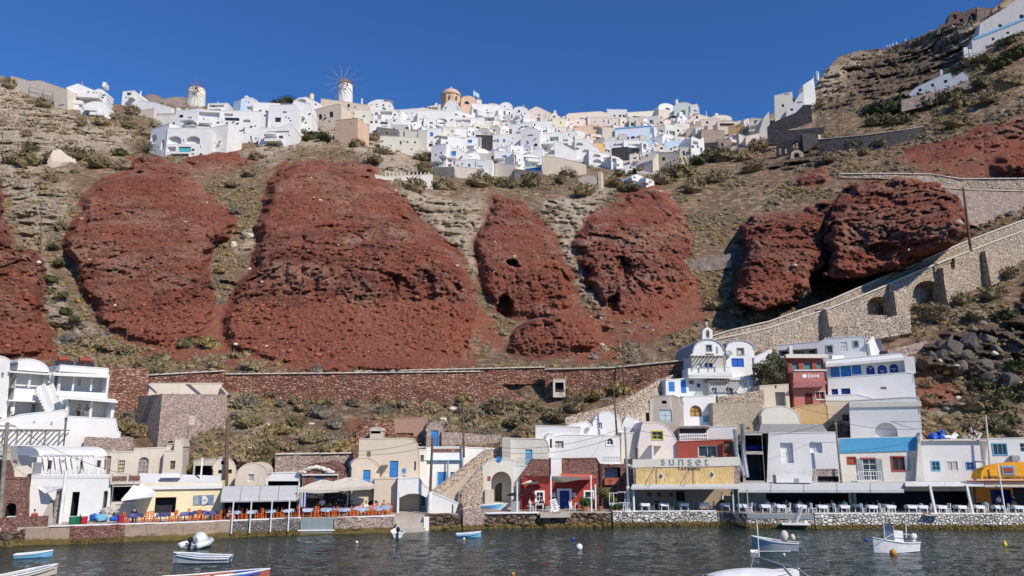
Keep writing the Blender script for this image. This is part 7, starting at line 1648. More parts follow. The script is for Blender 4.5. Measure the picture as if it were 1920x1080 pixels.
for(kind,px,b,rz,tp,bt,lb)in[('sit',57,2.2,1,TERRA,BLK,'dark person sitting by the red seat at the red lava hut'),('sit',246,2.4,.6,BLK,BLK,'dark dressed person sitting at the first cafe table'),('sit',427,1.5,1.4,CREAMC,PKC,'person in cream top sitting left under the canopy'),('sit',444,2.6,-1.2,GRYC,BLK,'person in grey sitting second under the canopy'),('sit',592,2.6,1.2,PKC,PKC,'sunburnt person sitting left of the standing waitress'),('carry',601,2.3,.4,WC,BLK,'standing person in white serving under the left parasol'),('sit',616,3.6,.2,GRYC,BLK,'dark haired guest behind the standing person in white'),('sit',628,3.8,-.4,BLK,BLK,'guest in black at the back under the parasols'),('sit',657,3.6,.3,BLK,GRYC,'guest in black sitting right of the big parasol pole'),('sit',684,2.9,.8,WC,GRYC,'guest in white sitting right of the big parasol'),('sit',718,3.4,-.5,GRYC,BLK,'guest in grey sitting last on the orange chair terrace'),('sit',993,2.9,1.2,PPINK,GRYC,'person in pale pink sitting left at the red restaurant'),('sit',1016,2.9,-.2,BLK,BLK,'person in black sitting before the red restaurant window'),('stand',1177,2.0,2.9,GRN,BLK,'standing person in a green shirt behind the glass screen'),('sit',1232,2.2,.5,BLK,BLK,'dark haired guest sitting between the first taverna tables'),('sit',1247,2.8,-.6,GRYC,GRYC,'guest in grey sitting in the taverna'),('carry',1357,2.6,-1.5,WC,BLK,'waiter in a white shirt standing in the taverna'),('sit',1443,2.4,-1,WC,BLK,'guest in white leaning over a table under the long awning'),('sit',1478,2.6,.6,GRYC,BLK,'guest in grey under the long awning right of the one in white'),('sit',1503,2.4,.2,PPINK,BLK,'guest in a pale top beside the gangway'),('sit',1564,2.6,.4,RED2,BLK,'guest in red under the long awning'),('sit',1588,2.3,-1,WC,BLK,'guest in a white top under the right half of the long awning'),('sit',1650,3.6,.4,BLK,BLK,'dark guest deep under the right end of the long awning'),('stand',1880,2.6,.2,WC,BLK,'person in a white shirt standing in the orange dining room'),('sit',1853,2.2,-.8,LBLUE,BLK,'guest in light blue near the orange wall'),('sit',1841,3.2,.4,BLK,BLK,'guest in black left of the one in light blue'),('stand',1908,2.9,.5,BLK,GRYC,'dark dressed person standing in the blue doorway at right')]:
 person(kind,fp(px,b),rz,tp,bt,lb)
q=f2=Fr(124,84.7,212,88.4,812)
pz=f2.uz(147,781,.8)[1]
for px,n,tp,bt,lb,kd in((147,.5,None,BLK,'bare backed man standing on the lower white terrace','stand'),(161,.6,GRYC,GRYC,'person in grey sitting beside the bare backed man','sit')):
 c=f2.at(px,781,n);c.z=pz-(.35 if kd=='stand' else-.1);person(kd,c,3.0 if kd=='stand' else .6,tp,bt,lb)
MB_=MB();
def parasol(px,b,w,h,lab,mat):
 p=fp(px,b);t=thing('parasol',lab,'parasol',p);mb=MB();z=p.z+h
 def ring(s_,zz):return[p+Vector((s_*x,s_*y,zz-p.z))for x,y in((-1,-1),(1,-1),(1,1),(-1,1))]
 a,bq,c=ring(w,z-.75),ring(w*.5,z-.28),ring(.12,z)
 for r0,r1 in((a,bq),(bq,c)):
  for i in range(4):
   j=(i+1)%4;m0=(r0[i]+r0[j])/2-UP*.12;m1=(r1[i]+r1[j])/2-UP*.04;mb.face([r0[i],m0,m1,r1[i]]);mb.face([m0,r0[j],r1[j],m1])
 for i in range(4):j=(i+1)%4;m0=(a[i]+a[j])/2-UP*.12;mb.face([a[i]-UP*.3,m0-UP*.3,m0,a[i]]);mb.face([m0-UP*.3,a[j]-UP*.3,a[j],m0])
 mb.face(c);mb.build('canopy',mat,t);MB().tube([p,p+UP*(h-.1)],.045,8).build('pole',WPAINT,t)
 for i in range(4):MB().bar(p+UP*(h-1.1),a[i].lerp(c[i],.35)-UP*.05,.035).build('strut',WPAINT,t)
 MB().box(p+UP*.06,.7,.7,.12).build('base',GPAINT,t)
parasol(649,2.9,2.15,3.55,'large square beige parasol beside the beige house',CREAMC)
parasol(601,2.7,1.9,3.35,'paler square parasol half behind the large beige one',CREAMC)
def pot(px,b,r,lab,plant=None,pr=.3,mat=None):
 p=fp(px,b);t=thing('potted_plant',lab,'potted plant',p);MB().lathe(p,[(r*.7,0),(r,r*1.5),(r*1.1,r*1.5),(r*1.05,r*1.7),(0,r*1.6)],12).build('pot',mat or(lambda:plain('terracotta',(.42,.15,.08),.8)),t)
 if plant:leafball(p+UP*(r*1.6+pr*.9),pr,160,plant,t,'foliage',int(px))
def leafball(c,r,n,mat,par,nm,seed=0,sc=(1,1,1),leaf=.09,solid=.8):
 rnd=random.Random(seed);mb=MB()
 if solid:mb.blob(c,r*solid,1,.2,seed,sc)
 for i in range(n):
  d=Vector((rnd.gauss(0,1),rnd.gauss(0,1),rnd.gauss(0,1))).normalized();k=r*(.72+.42*rnd.random()**1.2);o=Vector((d.x*sc[0],d.y*sc[1],d.z*sc[2]))*k+Vector(c)
  u=Vector((rnd.gauss(0,1),rnd.gauss(0,1),rnd.gauss(0,1))).normalized();v=u.cross(d+Vector((.01,.02,.03))).normalized();s_=leaf*rnd.uniform(.6,1.5)
  mb.face([o-u*s_,o+v*s_*.6,o+u*s_,o-v*s_*.6])
 return mb.build(nm,mat,par)
GLF=lambda:plain('fresh green leaves',(.05,.12,.03),.8,0,.4)
pot(1097,1.2,.28,'round clipped bush in a terracotta pot left of the sail post',GLF,.55);pot(1104,1.9,.25,'round clipped bush touching its neighbour behind the sail post',GLF,.45)
pot(1127,1.4,.26,'empty looking terracotta pot left of the white railing');pot(1147,.5,.14,'small red pot first on the railing shelf',GLF,.2,RED2);pot(1156,.5,.14,'small red pot second on the railing shelf',GLF,.26,RED2);pot(1165,.5,.14,'small red pot third on the railing shelf',GLF,.24,RED2)
p=fp(1128,3);t=thing('vine','bushy yellow green vine between the red restaurant and grill house','plant',p)
MB().tube([p,p+Vector((.2,0,1)),p+Vector((.1,0,1.9))],.06).build('stem',BROWNW,t)
for k in range(5):leafball(p+Vector((-.3+.42*k,0,1.9-.25*abs(k-1.5)*(k>2)-.1*k)),.5,130,lambda:plain('yellow green leaves',(.16,.16,.05),.8,0,.4),t,'foliage',k)
def frame_screen(px0,px1,b,h,lab,cat,nm,n=4,lattice=True):
 a,c=fp(px0,b),fp(px1,b);t=thing(nm,lab,cat,(a+c)/2);mb=MB()
 for i in range(n+1):q=a.lerp(c,i/n);mb.bar(q,q+UP*h,.05)
 mb.bar(a+UP*h,c+UP*h,.05);mb.bar(a+UP*h*.45,c+UP*h*.45,.04);mb.build('frame',WPAINT,t)
 mb=MB()
 for i in range(n*2):q=a.lerp(c,(i+.5)/(n*2));mb.bar(q,q+UP*h*.44,.06);mb.bar(q+UP*.1-Vector((.15,0,0)),q+UP*h*.4+Vector((.15,0,0)),.04)
 mb.build('lattice',WPAINT,t)
frame_screen(1144,1160,.8,1.8,'white framed lattice screen at the left of the taverna','screen','railing',2);frame_screen(1160,1187,.8,1.9,'clear framed wind screen in front of the green shirted person','screen','wind_screen',2)
t=thing('sandwich_board','leaning white sandwich board with dark menu writing','sign',fp(1041,1.2));a=fp(1040,1.2)
M_=Matrix.Rotation(R(-12),3,'X')@Matrix.Rotation(R(-14),3,'Y');MB().box(a+UP*.62,.62,.05,1.25,M=M_).build('board',WPAINT,t);mb=MB()
for k in range(5):mb.box(a+UP*.62+M_@Vector((0,-.04,.42-.2*k)),.38-.05*(k%2),.01,.07,M=M_)
mb.build('menu_lines',BLK,t)
t=thing('dining_cart','dark covered grill cart left of the red restaurant','grill',fp(966,2.5));p=fp(966,2.5);MB().box(p+UP*.5,.9,.7,1.0).build('body',GPAINT,t);MB().lathe(p+UP*1.55,[(.95,0),(.5,.22),(.05,.3)],8).build('cover',BLK,t)
for i,(px,b,r,mt_,lb)in enumerate(((131,1.2,.3,lambda:plain('green plastic',(.01,.16,.08),.4),'green plastic crate left of the other one by the dark doorway'),(139,1.4,.28,lambda:plain('green plastic',(.01,.16,.08),.4),'second green crate beside the red one'),(152,1.2,.32,lambda:plain('crimson plastic',(.4,.02,.04),.4),'crimson crate heaped with pale cloth'),(209,1.4,.34,RBLUE,'blue bin bag near the first orange chair'),(222,1.6,.3,lambda:plain('crimson plastic',(.4,.02,.04),.4),'dark red box right of the blue bag'),(184,3.2,.5,LBLUE,'light blue draped bundle in front of the rubble'),(172,4.0,.4,RBLUE,'blue cloth bundle hanging on the white wall corner'))):
 p=fp(px,b);t=thing('crate' if i in(0,1,2,4)else 'bundle',lb,'crate' if i in(0,1,2,4)else 'bundle',p)
 if i in(0,1,2,4):MB().lathe(p,[(r*.9,0),(r,.1),(r*1.05,.55),(r*1.15,.6),(r*1.1,.66),(0,.6)],4+2*(i%2)).build('box',mt_,t)
 if i in(2,3,5,6):MB().blob(p+UP*(.75 if i==2 else .4),r,2,.35,i,(1,1,.7)).build('cloth',WPAINT if i==2 else mt_,t)
for i in range(16):
 rr=random.Random(i);p=fp(188+rr.random()*26,3.6+rr.random()*1.2);p.z+=rr.random()*1.2;o=MB().blob(p,rr.uniform(.2,.42),1,.4,i).build('rubble_stone',GREYW,loc=p);tag(o,'loose stone in the rubble heap under the weathered balcony','stone','loose stones in the rubble heap')
def qblock(nm,lab,px0,px1,z0,z1,out,mat,cat='step',back=.3):
 a,c=qd(px0),qd(px1);d=(c-a).normalized();N=Vector((d.y,-d.x,0));mb=MB();v=[a-N*back,c-N*back,c+N*out,a+N*out]
 mb.add([Vector((q.x,q.y,z0))for q in v]+[Vector((q.x,q.y,z1))for q in v],[(3,2,1,0),(4,5,6,7),(0,1,5,4),(1,2,6,5),(2,3,7,6),(3,0,4,7)])
 return tag(mb.build(nm,mat,loc=(a+c)/2,bevel=.02),lab,cat)
CONC=lambda:plaster('pale concrete',(.46,.41,.35),.4,(.3,.25,.2))
qblock('quay_slab','long grey blue panel set in the quay with a white edge',562,624,-.8,FZ-.02,.05,lambda:plaster('grey blue panel',(.24,.29,.31),.2),'quay wall',1.2)
qblock('ledge','thin white ledge under the grey blue panel',558,627,.28,.4,.14,WHITE,'ledge')
qblock('ledge','mossy concrete foot ledge along the parasol terrace',560,740,-.6,.12,.55,lambda:wet('wet concrete',concrete),'ledge')
for i,(z,o_)in enumerate(((FZ-.15,.1),(FZ-.6,.5),(FZ-1.05,.95))):qblock('landing_step',('top','middle','lowest')[i]+' broad concrete landing step below the white archway',738+i*3,798-i*2,-.8,z,o_,CONC)
qblock('landing_cheek','whitewashed cheek block right of the landing steps',792,802,-.8,FZ-.1,.6,WHITE)
qblock('quay_block','red stone bollard block standing in front of the stone staircase',866,906,-1,FZ+.45,.3,lambda:wet('wet pink stone',PINKST),'quay wall',1.2)
qblock('landing_slab','white concrete landing slab in front of the red restaurant',1011,1067,FZ-.42,FZ-.06,.7,CONC,'slab')
qblock('ledge','thin white kerb board left of the red restaurant terrace',912,1010,FZ-.04,FZ+.08,.12,WHITE,'kerb')
qblock('ledge','grey quay ledge behind the motorboat with beige seats',1402,1528,FZ-.5,FZ-.04,.02,lambda:plaster('grey ledge',(.26,.29,.30),.2),'ledge',1.0)
qblock('landing_slab','white concrete landing platform under the leaning gangway',1464,1517,FZ-1.0,FZ-.84,.8,WHITE,'slab')
qblock('landing_slab','grey shadowed landing bracket in the right whitewashed wall',1732,1762,FZ-.12,FZ-.02,.7,CONC,'slab')
p=qd(1489)+Vector((0,-.5,FZ-.8));tag(MB().bar(p,p+Vector((.9,.4,1.5)),.35,.06).build('gangway',WPAINT,loc=p),'white gangway plank leaning up from the landing platform','gangway')
def hull(L_,Bm,H,mat_out,mat_in,parent,rake=.35,stern=.75,split=None):
 n=14;m=7;mb=MB();rows=[]
 for i in range(n+1):
  s_=i/n;x=(s_-.5)*L_;w_=Bm/2*(stern+(1-stern)*math.sin(min(s_*1.6,1)*math.pi/2))*(1 if s_<.55 else math.cos((s_-.55)/.45*math.pi/2)**.75);zt=H*(.72+.5*s_**2.4)
  row=[]
  for j in range(m+1):
   a=j/m;row.append(Vector((x+rake*max(0,s_-.7)*a*L_*.8-.05*L_*max(0,.12-s_)*(1-a)*-4,w_*a**.6,-.22+(zt+.22)*a**1.5 if j else-.22)))
  rows.append(row)
 for sg in(1,-1):
  b0=len(mb.v);mb.v+=[Vector((p.x,p.y*sg,p.z))for r in rows for p in r]
  for i in range(n):
   for j in range(m):k=b0+i*(m+1)+j;f_=(k,k+m+1,k+m+2,k+1);mb.f.append(f_ if sg<0 else f_[::-1])
 tr=[Vector((rows[0][j].x,rows[0][j].y,rows[0][j].z))for j in range(m+1)];mb.face(tr+[Vector((p.x,-p.y,p.z))for p in tr[::-1]])
 h=build_local(mb,'hull',mat_out,parent)
 inn=MB();top=[r[-1]for r in rows];f_z=.02
 for i in range(n):
  a,b=top[i],top[i+1];c,d=Vector((a.x,a.y*.82,f_z)),Vector((b.x,b.y*.82,f_z))
  for sg in(1,-1):V_=lambda p:Vector((p.x,p.y*sg*.97,p.z-.01));inn.face([V_(a),V_(b),V_(d),V_(c)])
  inn.face([c,d,Vector((d.x,-d.y,d.z)),Vector((c.x,-c.y,c.z))])
 build_local(inn,'interior',mat_in,parent)
 gw=MB();gw.tube([p+Vector((0,0,.01))for p in top],.045,6);gw.tube([Vector((p.x,-p.y,p.z+.01))for p in top],.045,6);gw.bar(top[0],Vector((top[0].x,-top[0].y,top[0].z)),.09)
 build_local(gw,'gunwale',WPAINT,parent);return top
def build_local(mb,nm,mat,parent,smooth=False):
 me=bpy.data.meshes.new(nm);me.from_pydata(mb.v,[],mb.f);me.update();me.materials.append(mat()if callable(mat)else mat);o=bpy.data.objects.new(nm,me);COL.objects.link(o);o.parent=parent
 if smooth:me.polygons.foreach_set('use_smooth',[True]*len(me.polygons))
 return o
def motor(x,z,parent,mat,s_=1):
 mb=MB();mb.blob((x-.1*s_,0,z+.32*s_),.24*s_,2,.05,1,(1.2,.8,1));mb.bar((x-.15,0,z+.15),(x-.15,0,z-.6),.12*s_);mb.bar((x-.1,0,z),(x+.1,0,z-.05),.16*s_);build_local(mb,'outboard_motor',mat,parent)
def boat(px,py,L_,Bm,H,head,mo,mi,lab,seats=2,mt_=None,trim=None,z=0):
 p=W(px,py,0);p.z=z;t=thing('boat',lab,'boat',p);t.rotation_euler=(0,0,R(head));top=hull(L_,Bm,H,mo,mi,t)
 for i in range(seats):x=-L_*.22+L_*.42*i/max(1,seats-1)if seats>1 else 0;build_local(MB().box((x,0,H*.62),.26,Bm*.86*(1-.12*i),.05),'seat',mi,t)
 if mt_:motor(-L_/2,H*.8,t,mt_)
 if trim:
  mb=MB()
  for sg in(1,-1):mb.tube([Vector((p_.x*1.0,sg*(p_.y+.025),p_.z-.12))for p_ in top[:-1]],.05,5)
  build_local(mb,'rubbing_strake',trim,t)
 return t,top
WH_=lambda:plain('white boat paint',(.72,.73,.74),.3);GRB=lambda:plain('grey boat paint',(.42,.44,.47),.4);BLKP=lambda:plain('black plastic',(.015,.015,.017),.35)
ANTI=lambda:plain('blue boat paint',(.03,.16,.38),.35)
boat(382,1054,3.6,1.4,.55,186,ANTI,GRB,'rowing boat with blue bottom and white planked sides at lower left',3,None,WH_)
t,tp=boat(396,1095,5.6,1.6,.6,14,WH_,lambda:plain('rust red deck',(.36,.10,.06),.6),'long white boat with red inside and a blue foredeck at lower left',3,None,RBLUE)
mb=MB();n_=len(tp)
for i in range(n_-5,n_-1):a,b=tp[i],tp[i+1];mb.face([a,b,Vector((b.x,-b.y,b.z)),Vector((a.x,-a.y,a.z))])
build_local(mb,'foredeck',RBLUE,t)
t,tp=boat(374,1025,2.6,1.7,.45,82,GRB,GRB,'grey white inflatable boat with a black outboard seen from its stern',1,BLKP)
for sg in(1,-1):build_local(MB().tube([(-1.6,sg*.72,.28),(-.2,sg*.78,.3),(.7,sg*.6,.38),(1.3,sg*.12,.5)],[.24,.24,.22,.16],12),'tube',WH_,t,True)
build_local(MB().blob((.1,0,.6),.6,2,.4,3,(1.1,.95,.75)),'cover',WH_,t,True)
boat(60,1045,2.2,.9,.35,24,LBLUE,LBLUE,'small light blue dinghy near the left edge',1)
t,tp=boat(34,1088,4.2,1.15,.5,66,ANTI,CREAMC,'blue boat with cream gunwale pointing out of the lower left corner',2,None,CREAMC)
boat(-84,1066,4.0,1.5,1.0,55,lambda:plain('cream hull',(.5,.4,.28),.5),CREAMC,'tall cream hulled boat cut by the left picture edge',2)
boat(745,1006,2.2,1.2,.5,100,WH_,WH_,'small white tender with a black outboard below the landing steps',1,BLKP)
boat(877,1007,2.0,.85,.38,5,WH_,LBLUE,'tiny white dinghy with a light blue inside near the quay',1,None,LBLUE)
t,tp=boat(1457,1031,3.2,1.5,.8,160,WH_,GRB,'white motorboat with beige seats and a small outboard',1,None,None)
build_local(MB().blob((-.6,0,1.05),.42,2,.1,1,(.8,.9,1.1)),'seat_cushion',CREAMC,t,True);build_local(MB().blob((-1.2,.2,1.0),.3,2,.1,2,(.7,.9,.9)),'seat_cushion',CREAMC,t,True)
t,tp=boat(1680,1034,3.7,1.8,.9,200,lambda:plain('greyish white hull',(.62,.62,.64),.35),WH_,'white boat with a windscreen console and upright rods',1,WH_)  # hull colour slightly greyer than the other white boats
build_local(MB().box((.1,0,1.1),.9,1.0,.9),'console',WH_,t);build_local(MB().box((.55,0,1.75),.05,1.0,.45),'windscreen',GRB,t)
build_local(MB().tube([(1.5,.5,1),(1.5,.52,2.6)],.04),'rod',WH_,t);build_local(MB().tube([(-1.6,-.4,.9),(-1.75,-.42,2.4)],.05),'rod',WH_,t)
build_local(MB().tube([(1.9,.6,.95),(1.2,.85,1.35),(.2,.9,1.4),(-.6,.9,1.3)],.025),'handrail',WH_,t)
t,tp=boat(1408,1100,5.2,1.9,.75,8,WH_,WH_,'boat hidden under a smooth white cover at the bottom edge',0)
mb=MB();n_=len(tp)
for i in range(n_-1):
 for k in range(6):
  def C_(i,k):a=tp[i];s_=-1+2*k/6;return Vector((a.x,a.y*s_*1.04,a.z+.02+(.42*(1-s_*s_))*math.sin(min(1,(i+.5)/n_*1.25)*math.pi)**.6))
  mb.face([C_(i,k),C_(i+1,k),C_(i+1,k+1),C_(i,k+1)])
build_local(mb,'cover',WH_,t,True)
build_local(MB().tube([(.3,.5,1.0),(.55,.3,1.9),(2.6,0,1.9)],.03),'handrail',GRB,t)
t,tp=boat(1530,1150,5.0,1.7,.7,100,NBLUE,GRB,'dark bowed sailing boat with a slim white mast at the bottom edge',1)
build_local(MB().tube([(4.2,.6,1.9),(4.2,.6,4.0)],.028),'mast',WPAINT,t);build_local(MB().tube([(-.5,.7,1.0),(1.8,.55,1.9),(4.2,.6,2.0)],.06),'boom',GPAINT,t);build_local(MB().tube([(-.5,-.6,1.0),(1.8,-.2,1.8),(4.2,.6,1.95)],.05),'boom',GPAINT,t)
t,tp=boat(917,957,2.3,.9,.4,0,WH_,LBLUE,'little blue and white rowing boat resting on the quay by the staircase',1,None,LBLUE);p=fp(917,1.0);t.location=p+UP*.45
for px,py,r,c,lb in((1086,1029,.27,WPAINT,'large white mooring buoy in the middle of the harbour'),(1075,1012,.13,RBLUE,'small blue float behind the large white buoy'),(669,1018,.12,WPAINT,'small white float left of the tender'),(870,1012,.12,WPAINT,'white float beside the tiny dinghy'),(1675,1040,.26,ORNG,'orange buoy in front of the boat with the windscreen'),(1625,1014,.15,RBLUE,'blue float left of the boat with the windscreen'),(1884,1022,.18,lambda:plain('yellow float',(.7,.5,.02),.5),'yellow conical float at right'),(1414,1036,.16,WPAINT,'white can float left of the motorboat'),(1470,1041,.1,WPAINT,'tiny white float in front of the motorboat'),(962,1078,.12,ORNG,'tiny orange float at the bottom edge')):
 p=W(px,py,0);t=thing('buoy',lb,'buoy',p)
 if 'conical' in lb:MB().lathe(p,[(r,-.1),(r,.08),(.03,r*2.2)],10).build('float',c,t)
 elif 'can' in lb:MB().tube([p+Vector((-.3,0,.05)),p+Vector((.3,0,.05))],r,10).build('float',c,t)
 else:MB().blob(p+UP*r*.5,r,2,0,0).build('float',c,t,smooth=True)
 MB().lathe(p+UP*(r*1.35),[(r*.25,0),(r*.2,r*.25),(0,r*.3)],8).build('eye',GPAINT,t)
def wire(a,b,sag,lab,parent=None,r=.018):
 pts=[a.lerp(b,k/14)-UP*(4*sag*(k/14)*(1-k/14))for k in range(15)];o=MB().tube(pts,r,4,False).build('wire',BLKP,parent,loc=None if parent else a)
 if not parent:tag(o,lab,'wire')
 return o
def upole(px0,py0,px1,py1,D0,D1,r,lab,mat=BROWNW,arm=0,lamp=False,white=None):
 a,b=P(px0,py0,D0),P(px1,py1,D1);t=thing('utility_pole',lab,'pole',a);MB().tube([a-UP*1,a,b],[r,r,r*.7],8).build('pole',mat,t)
 if arm:MB().bar(b-UP*.3-Vector((arm,0,0)),b-UP*.3+Vector((arm,0,0)),.1).build('crossarm',mat,t)
 if lamp:MB().tube([b-UP*1,b-UP*.8-Vector((.9,.3,0)),b-UP*.85-Vector((1.3,.3,0))],.04).build('lamp_arm',GPAINT,t);MB().blob(b-UP*.88-Vector((1.5,.3,0)),.16,1,0,0,(1.6,1,.5)).build('lamp',GPAINT,t)
 if white:c=a.lerp(b,white);MB().tube([a,c],r*1.25,8).build('painted_base',WPAINT,t)
 return b
def qp(px,b):return fp(px,b).y
t1=upole(-1,980,14,792,qp(-1,2),qp(-1,2),.2,'leaning grey utility pole at the far left',GREYWD,.7)
t2=upole(422,968,427,785,80.5,80.5,.26,'thick brown utility pole rising behind the canopy',BROWNW)
t3=upole(805,962,811,820,qp(806,1.6),qp(806,1.6),.16,'brown utility pole with a white base beside the white archway',BROWNW,0,False,.28)
t4=upole(870,890,868,757,qp(870,8),qp(870,8),.15,'dark pole with a white base on the stone staircase',BROWNW,0,False,.24)
t5=upole(1179,960,1172,801,qp(1178,1.8),qp(1178,1.8),.14,'grey pole at the left corner of the taverna',GPAINT,.3,False,.3)
t6=upole(1157,818,1151,735,88,88,.13,'street lamp pole above the big white vaulted house',BROWNW,0,True)
t7=upole(1578,906,1566,789,qp(1576,4.6),qp(1576,4.6),.13,'slim pole between the white house and the blue roof band',GREYWD,.2)
t8=upole(1857,880,1848,778,qp(1855,4.8),qp(1855,4.8),.11,'thin bamboo coloured pole beside the roof debris',PALEY)
t9=upole(1819,458,1806,352,110,110,.22,'tall utility pole standing on the stone stair ramp',BROWNW)
for px0,py0,px1,py1,lb in((1763,236,1753,162,'pale utility pole in front of the long white hillside house'),(1580,250,1577,195,'thin pole on the dark terrace below the crest'),(1171,738,1167,645,'dark rusty post at the road wall end'),(239,622,238,574,'thin dark post at the foot of the left red rock'),(76,470,78,390,'thin post in the pale gully at left'),(6,285,4,240,'wooden post on the pale cliff at the left edge'),(1295,650,1292,600,'tall thin mast left of the chapel'),(843,688,840,668,'short iron stake left of the pale track foot'),(970,684,967,666,'short iron stake below the small red knoll'),(1200,655,1199,635,'short iron stake on the grass left of the chapel'),(1268,636,1267,616,'short iron stake nearest the chapel'),(438,676,437,664,'short iron stake above the road wall')):
 D=GD(px0,py0)-.3;upole(px0,py0,px1,py1,D,D,.07 if py0-py1<60 else .1,lb)
wire(t1,P(740,640,96)if False else P(330,900,80),1.2,'sagging black wire from the far left pole over the vaulted house')
wire(P(330,852,80),t2,.6,'short wire from the weathered house to the thick brown pole')
wire(P(235,600,118),t2-UP*1.2,2.5,'long wire dropping from the red rock to the thick pole');wire(P(243,600,118),t2-UP*1.9,2.5,'second long wire beside the one over the stone house')
wire(P(670,846,qp(668,6.5)),t3,.3,'upper wire across the beige house');wire(P(670,853,qp(668,6.5)),t3-UP*.8,.3,'lower wire across the beige house')
wire(P(905,836,qp(905,8)),t5,1.0,'upper wire crossing the cream house and long vault house');wire(P(905,842,qp(905,8)),t5-UP*.6,1.2,'lower wire crossing the long vault house');wire(t6,t5,.6,'short wire between lamp pole and taverna pole')
wire(t5,t7,1.6,'long wire from the taverna pole to the slim pole');wire(t7,t8,1.2,'wire from the slim pole to the bamboo coloured pole');wire(P(1490,762,91),P(1732,790,84),.6,'wire across the ochre house and big white house')
for k in range(3):wire(P(1500,520+4*k,125),t9-UP*.3*k,1.5,('top','middle','lowest')[k]+' of three parallel wires in front of the right red rock')
def leafmat(name,cols):
 if name in MATS:return MATS[name]
 m,nt,b=newmat(name);g=node(nt,'ShaderNodeNewGeometry');oi=node(nt,'ShaderNodeObjectInfo')
 ad=node(nt,'ShaderNodeMath',operation='ADD');L(nt,g.outputs['Random Per Island'],ad.inputs[0]);L(nt,oi.outputs['Random'],ad.inputs[1]);dv=node(nt,'ShaderNodeMath',operation='MULTIPLY');L(nt,ad.outputs[0],dv.inputs[0]);dv.inputs[1].default_value=.5
 L(nt,ramp(nt,dv.outputs[0],[(.15+.7*i/(len(cols)-1),c)for i,c in enumerate(cols)]),b.inputs['Base Color']);b.inputs['Roughness'].default_value=.9;b.inputs['Specular IOR Level'].default_value=.1;MATS[name]=m;return m
DRY=lambda:leafmat('dry shrub leaves',[(.14,.11,.062),(.22,.17,.095),(.30,.225,.13),(.25,.205,.145)])
OLV=lambda:leafmat('olive shrub leaves',[(.11,.095,.05),(.165,.14,.075),(.22,.18,.095),(.27,.22,.125)])
GRY=lambda:leafmat('grey shrub leaves',[(.12,.11,.09),(.20,.18,.145),(.27,.24,.19)])
TAN=lambda:leafmat('golden shrub leaves',[(.20,.15,.065),(.29,.22,.095),(.24,.18,.09)])
GRN2=lambda:leafmat('dark green leaves',[(.035,.045,.02),(.065,.075,.032),(.10,.10,.045)])
def mk_shrub(mat,seed,n=330):
 t=thing('shrub','x','shrub',(0,0,0));rnd=random.Random(seed);mb=MB()
 for k in range(5):
  c=Vector((rnd.uniform(-.45,.45),rnd.uniform(-.35,.35),rnd.uniform(.15,.45)));r=rnd.uniform(.4,.62);mb.blob(c,r*.72,1,.4,seed*9+k,(1.1,1,.8))
  for i in range(n//5):
   d=Vector((rnd.gauss(0,1),rnd.gauss(0,1),abs(rnd.gauss(0,1))*.9)).normalized();o=c+d*r*(.7+.42*rnd.random());u=(d+Vector((rnd.gauss(0,.6),rnd.gauss(0,.6),rnd.gauss(0,.5)))).normalized();v=u.cross(Vector((rnd.random(),rnd.random(),.3))).normalized();s_=rnd.uniform(.05,.11)
   mb.face([o-u*s_,o+v*s_*.55,o+u*s_*1.2,o-v*s_*.55])
 build_local(mb,'foliage',mat,t);build_local(MB().tube([(0,0,-.5),(.05,0,.1),(0,.05,.4)],[.06,.05,.03],5),'stem',BROWNW,t);return t
protos={'d':[mk_shrub(DRY,1),mk_shrub(DRY,2)],'o':[mk_shrub(OLV,3),mk_shrub(OLV,4)],'g':[mk_shrub(GRY,5)],'t':[mk_shrub(TAN,6)],'n':[mk_shrub(GRN2,7)]}
srnd=random.Random(11)
KD={'d':'brownish dry','o':'olive','g':'ash grey','t':'golden','n':'dark green'}
def shrub(px,py,wpx,k,where):
 D=GD(px,py)-.1;r=wpx/F*D/2*.98/.85;pr=srnd.choice(protos[k]);p=P(px,py,D)-UP*r*.15
 put(pr,p,srnd.uniform(0,6),KD[k]+' rounded shrub '+where,KD[k]+' shrubs '+where,r)
for px,py,w_,k in((232,762,44,'t'),(215,775,30,'g'),(250,790,50,'g'),(235,812,60,'o'),(262,818,50,'d'),(205,800,30,'o'),(285,700,44,'o'),(300,690,40,'d'),(262,690,36,'d')):shrub(px,py,w_,k,'between the solar roof house and stone house')
for px,py,w_,k in((455,760,50,'g'),(440,785,40,'g'),(470,800,60,'o'),(515,745,46,'d'),(520,815,60,'t'),(560,800,44,'o'),(605,780,64,'g'),(632,800,50,'g'),(585,830,60,'o'),(640,850,60,'t'),(500,850,50,'o'),(455,870,70,'d'),(490,872,60,'o'),(610,850,50,'o'),(722,775,44,'g'),(560,770,40,'d'),(350,870,36,'o'),(365,885,34,'o'),(655,830,40,'d'),(545,845,40,'d')):shrub(px,py,w_,k,'on the bank between stone house and beige house')
for px,py,w_,k in((810,770,44,'d'),(890,790,50,'d'),(935,775,60,'d'),(970,800,60,'o'),(1000,775,50,'d'),(1040,790,60,'o'),(1080,770,60,'d'),(1110,750,60,'t'),(1160,735,50,'t'),(1205,722,50,'o'),(1230,712,44,'t'),(905,820,44,'g'),(980,820,44,'d'),(860,775,30,'g'),(1060,745,40,'d'),(960,765,40,'g')):shrub(px,py,w_,k,'on the slope below the middle of the road wall')
for px,py,w_,k in((400,690,44,'d'),(470,692,50,'d'),(345,650,40,'o'),(390,650,50,'t'),(300,680,46,'o'),(600,700,40,'g'),(160,650,50,'d'),(200,655,50,'d'),(240,665,50,'d'),(135,640,40,'g'),(440,670,30,'d')):shrub(px,py,w_,k,'just above the left road wall')
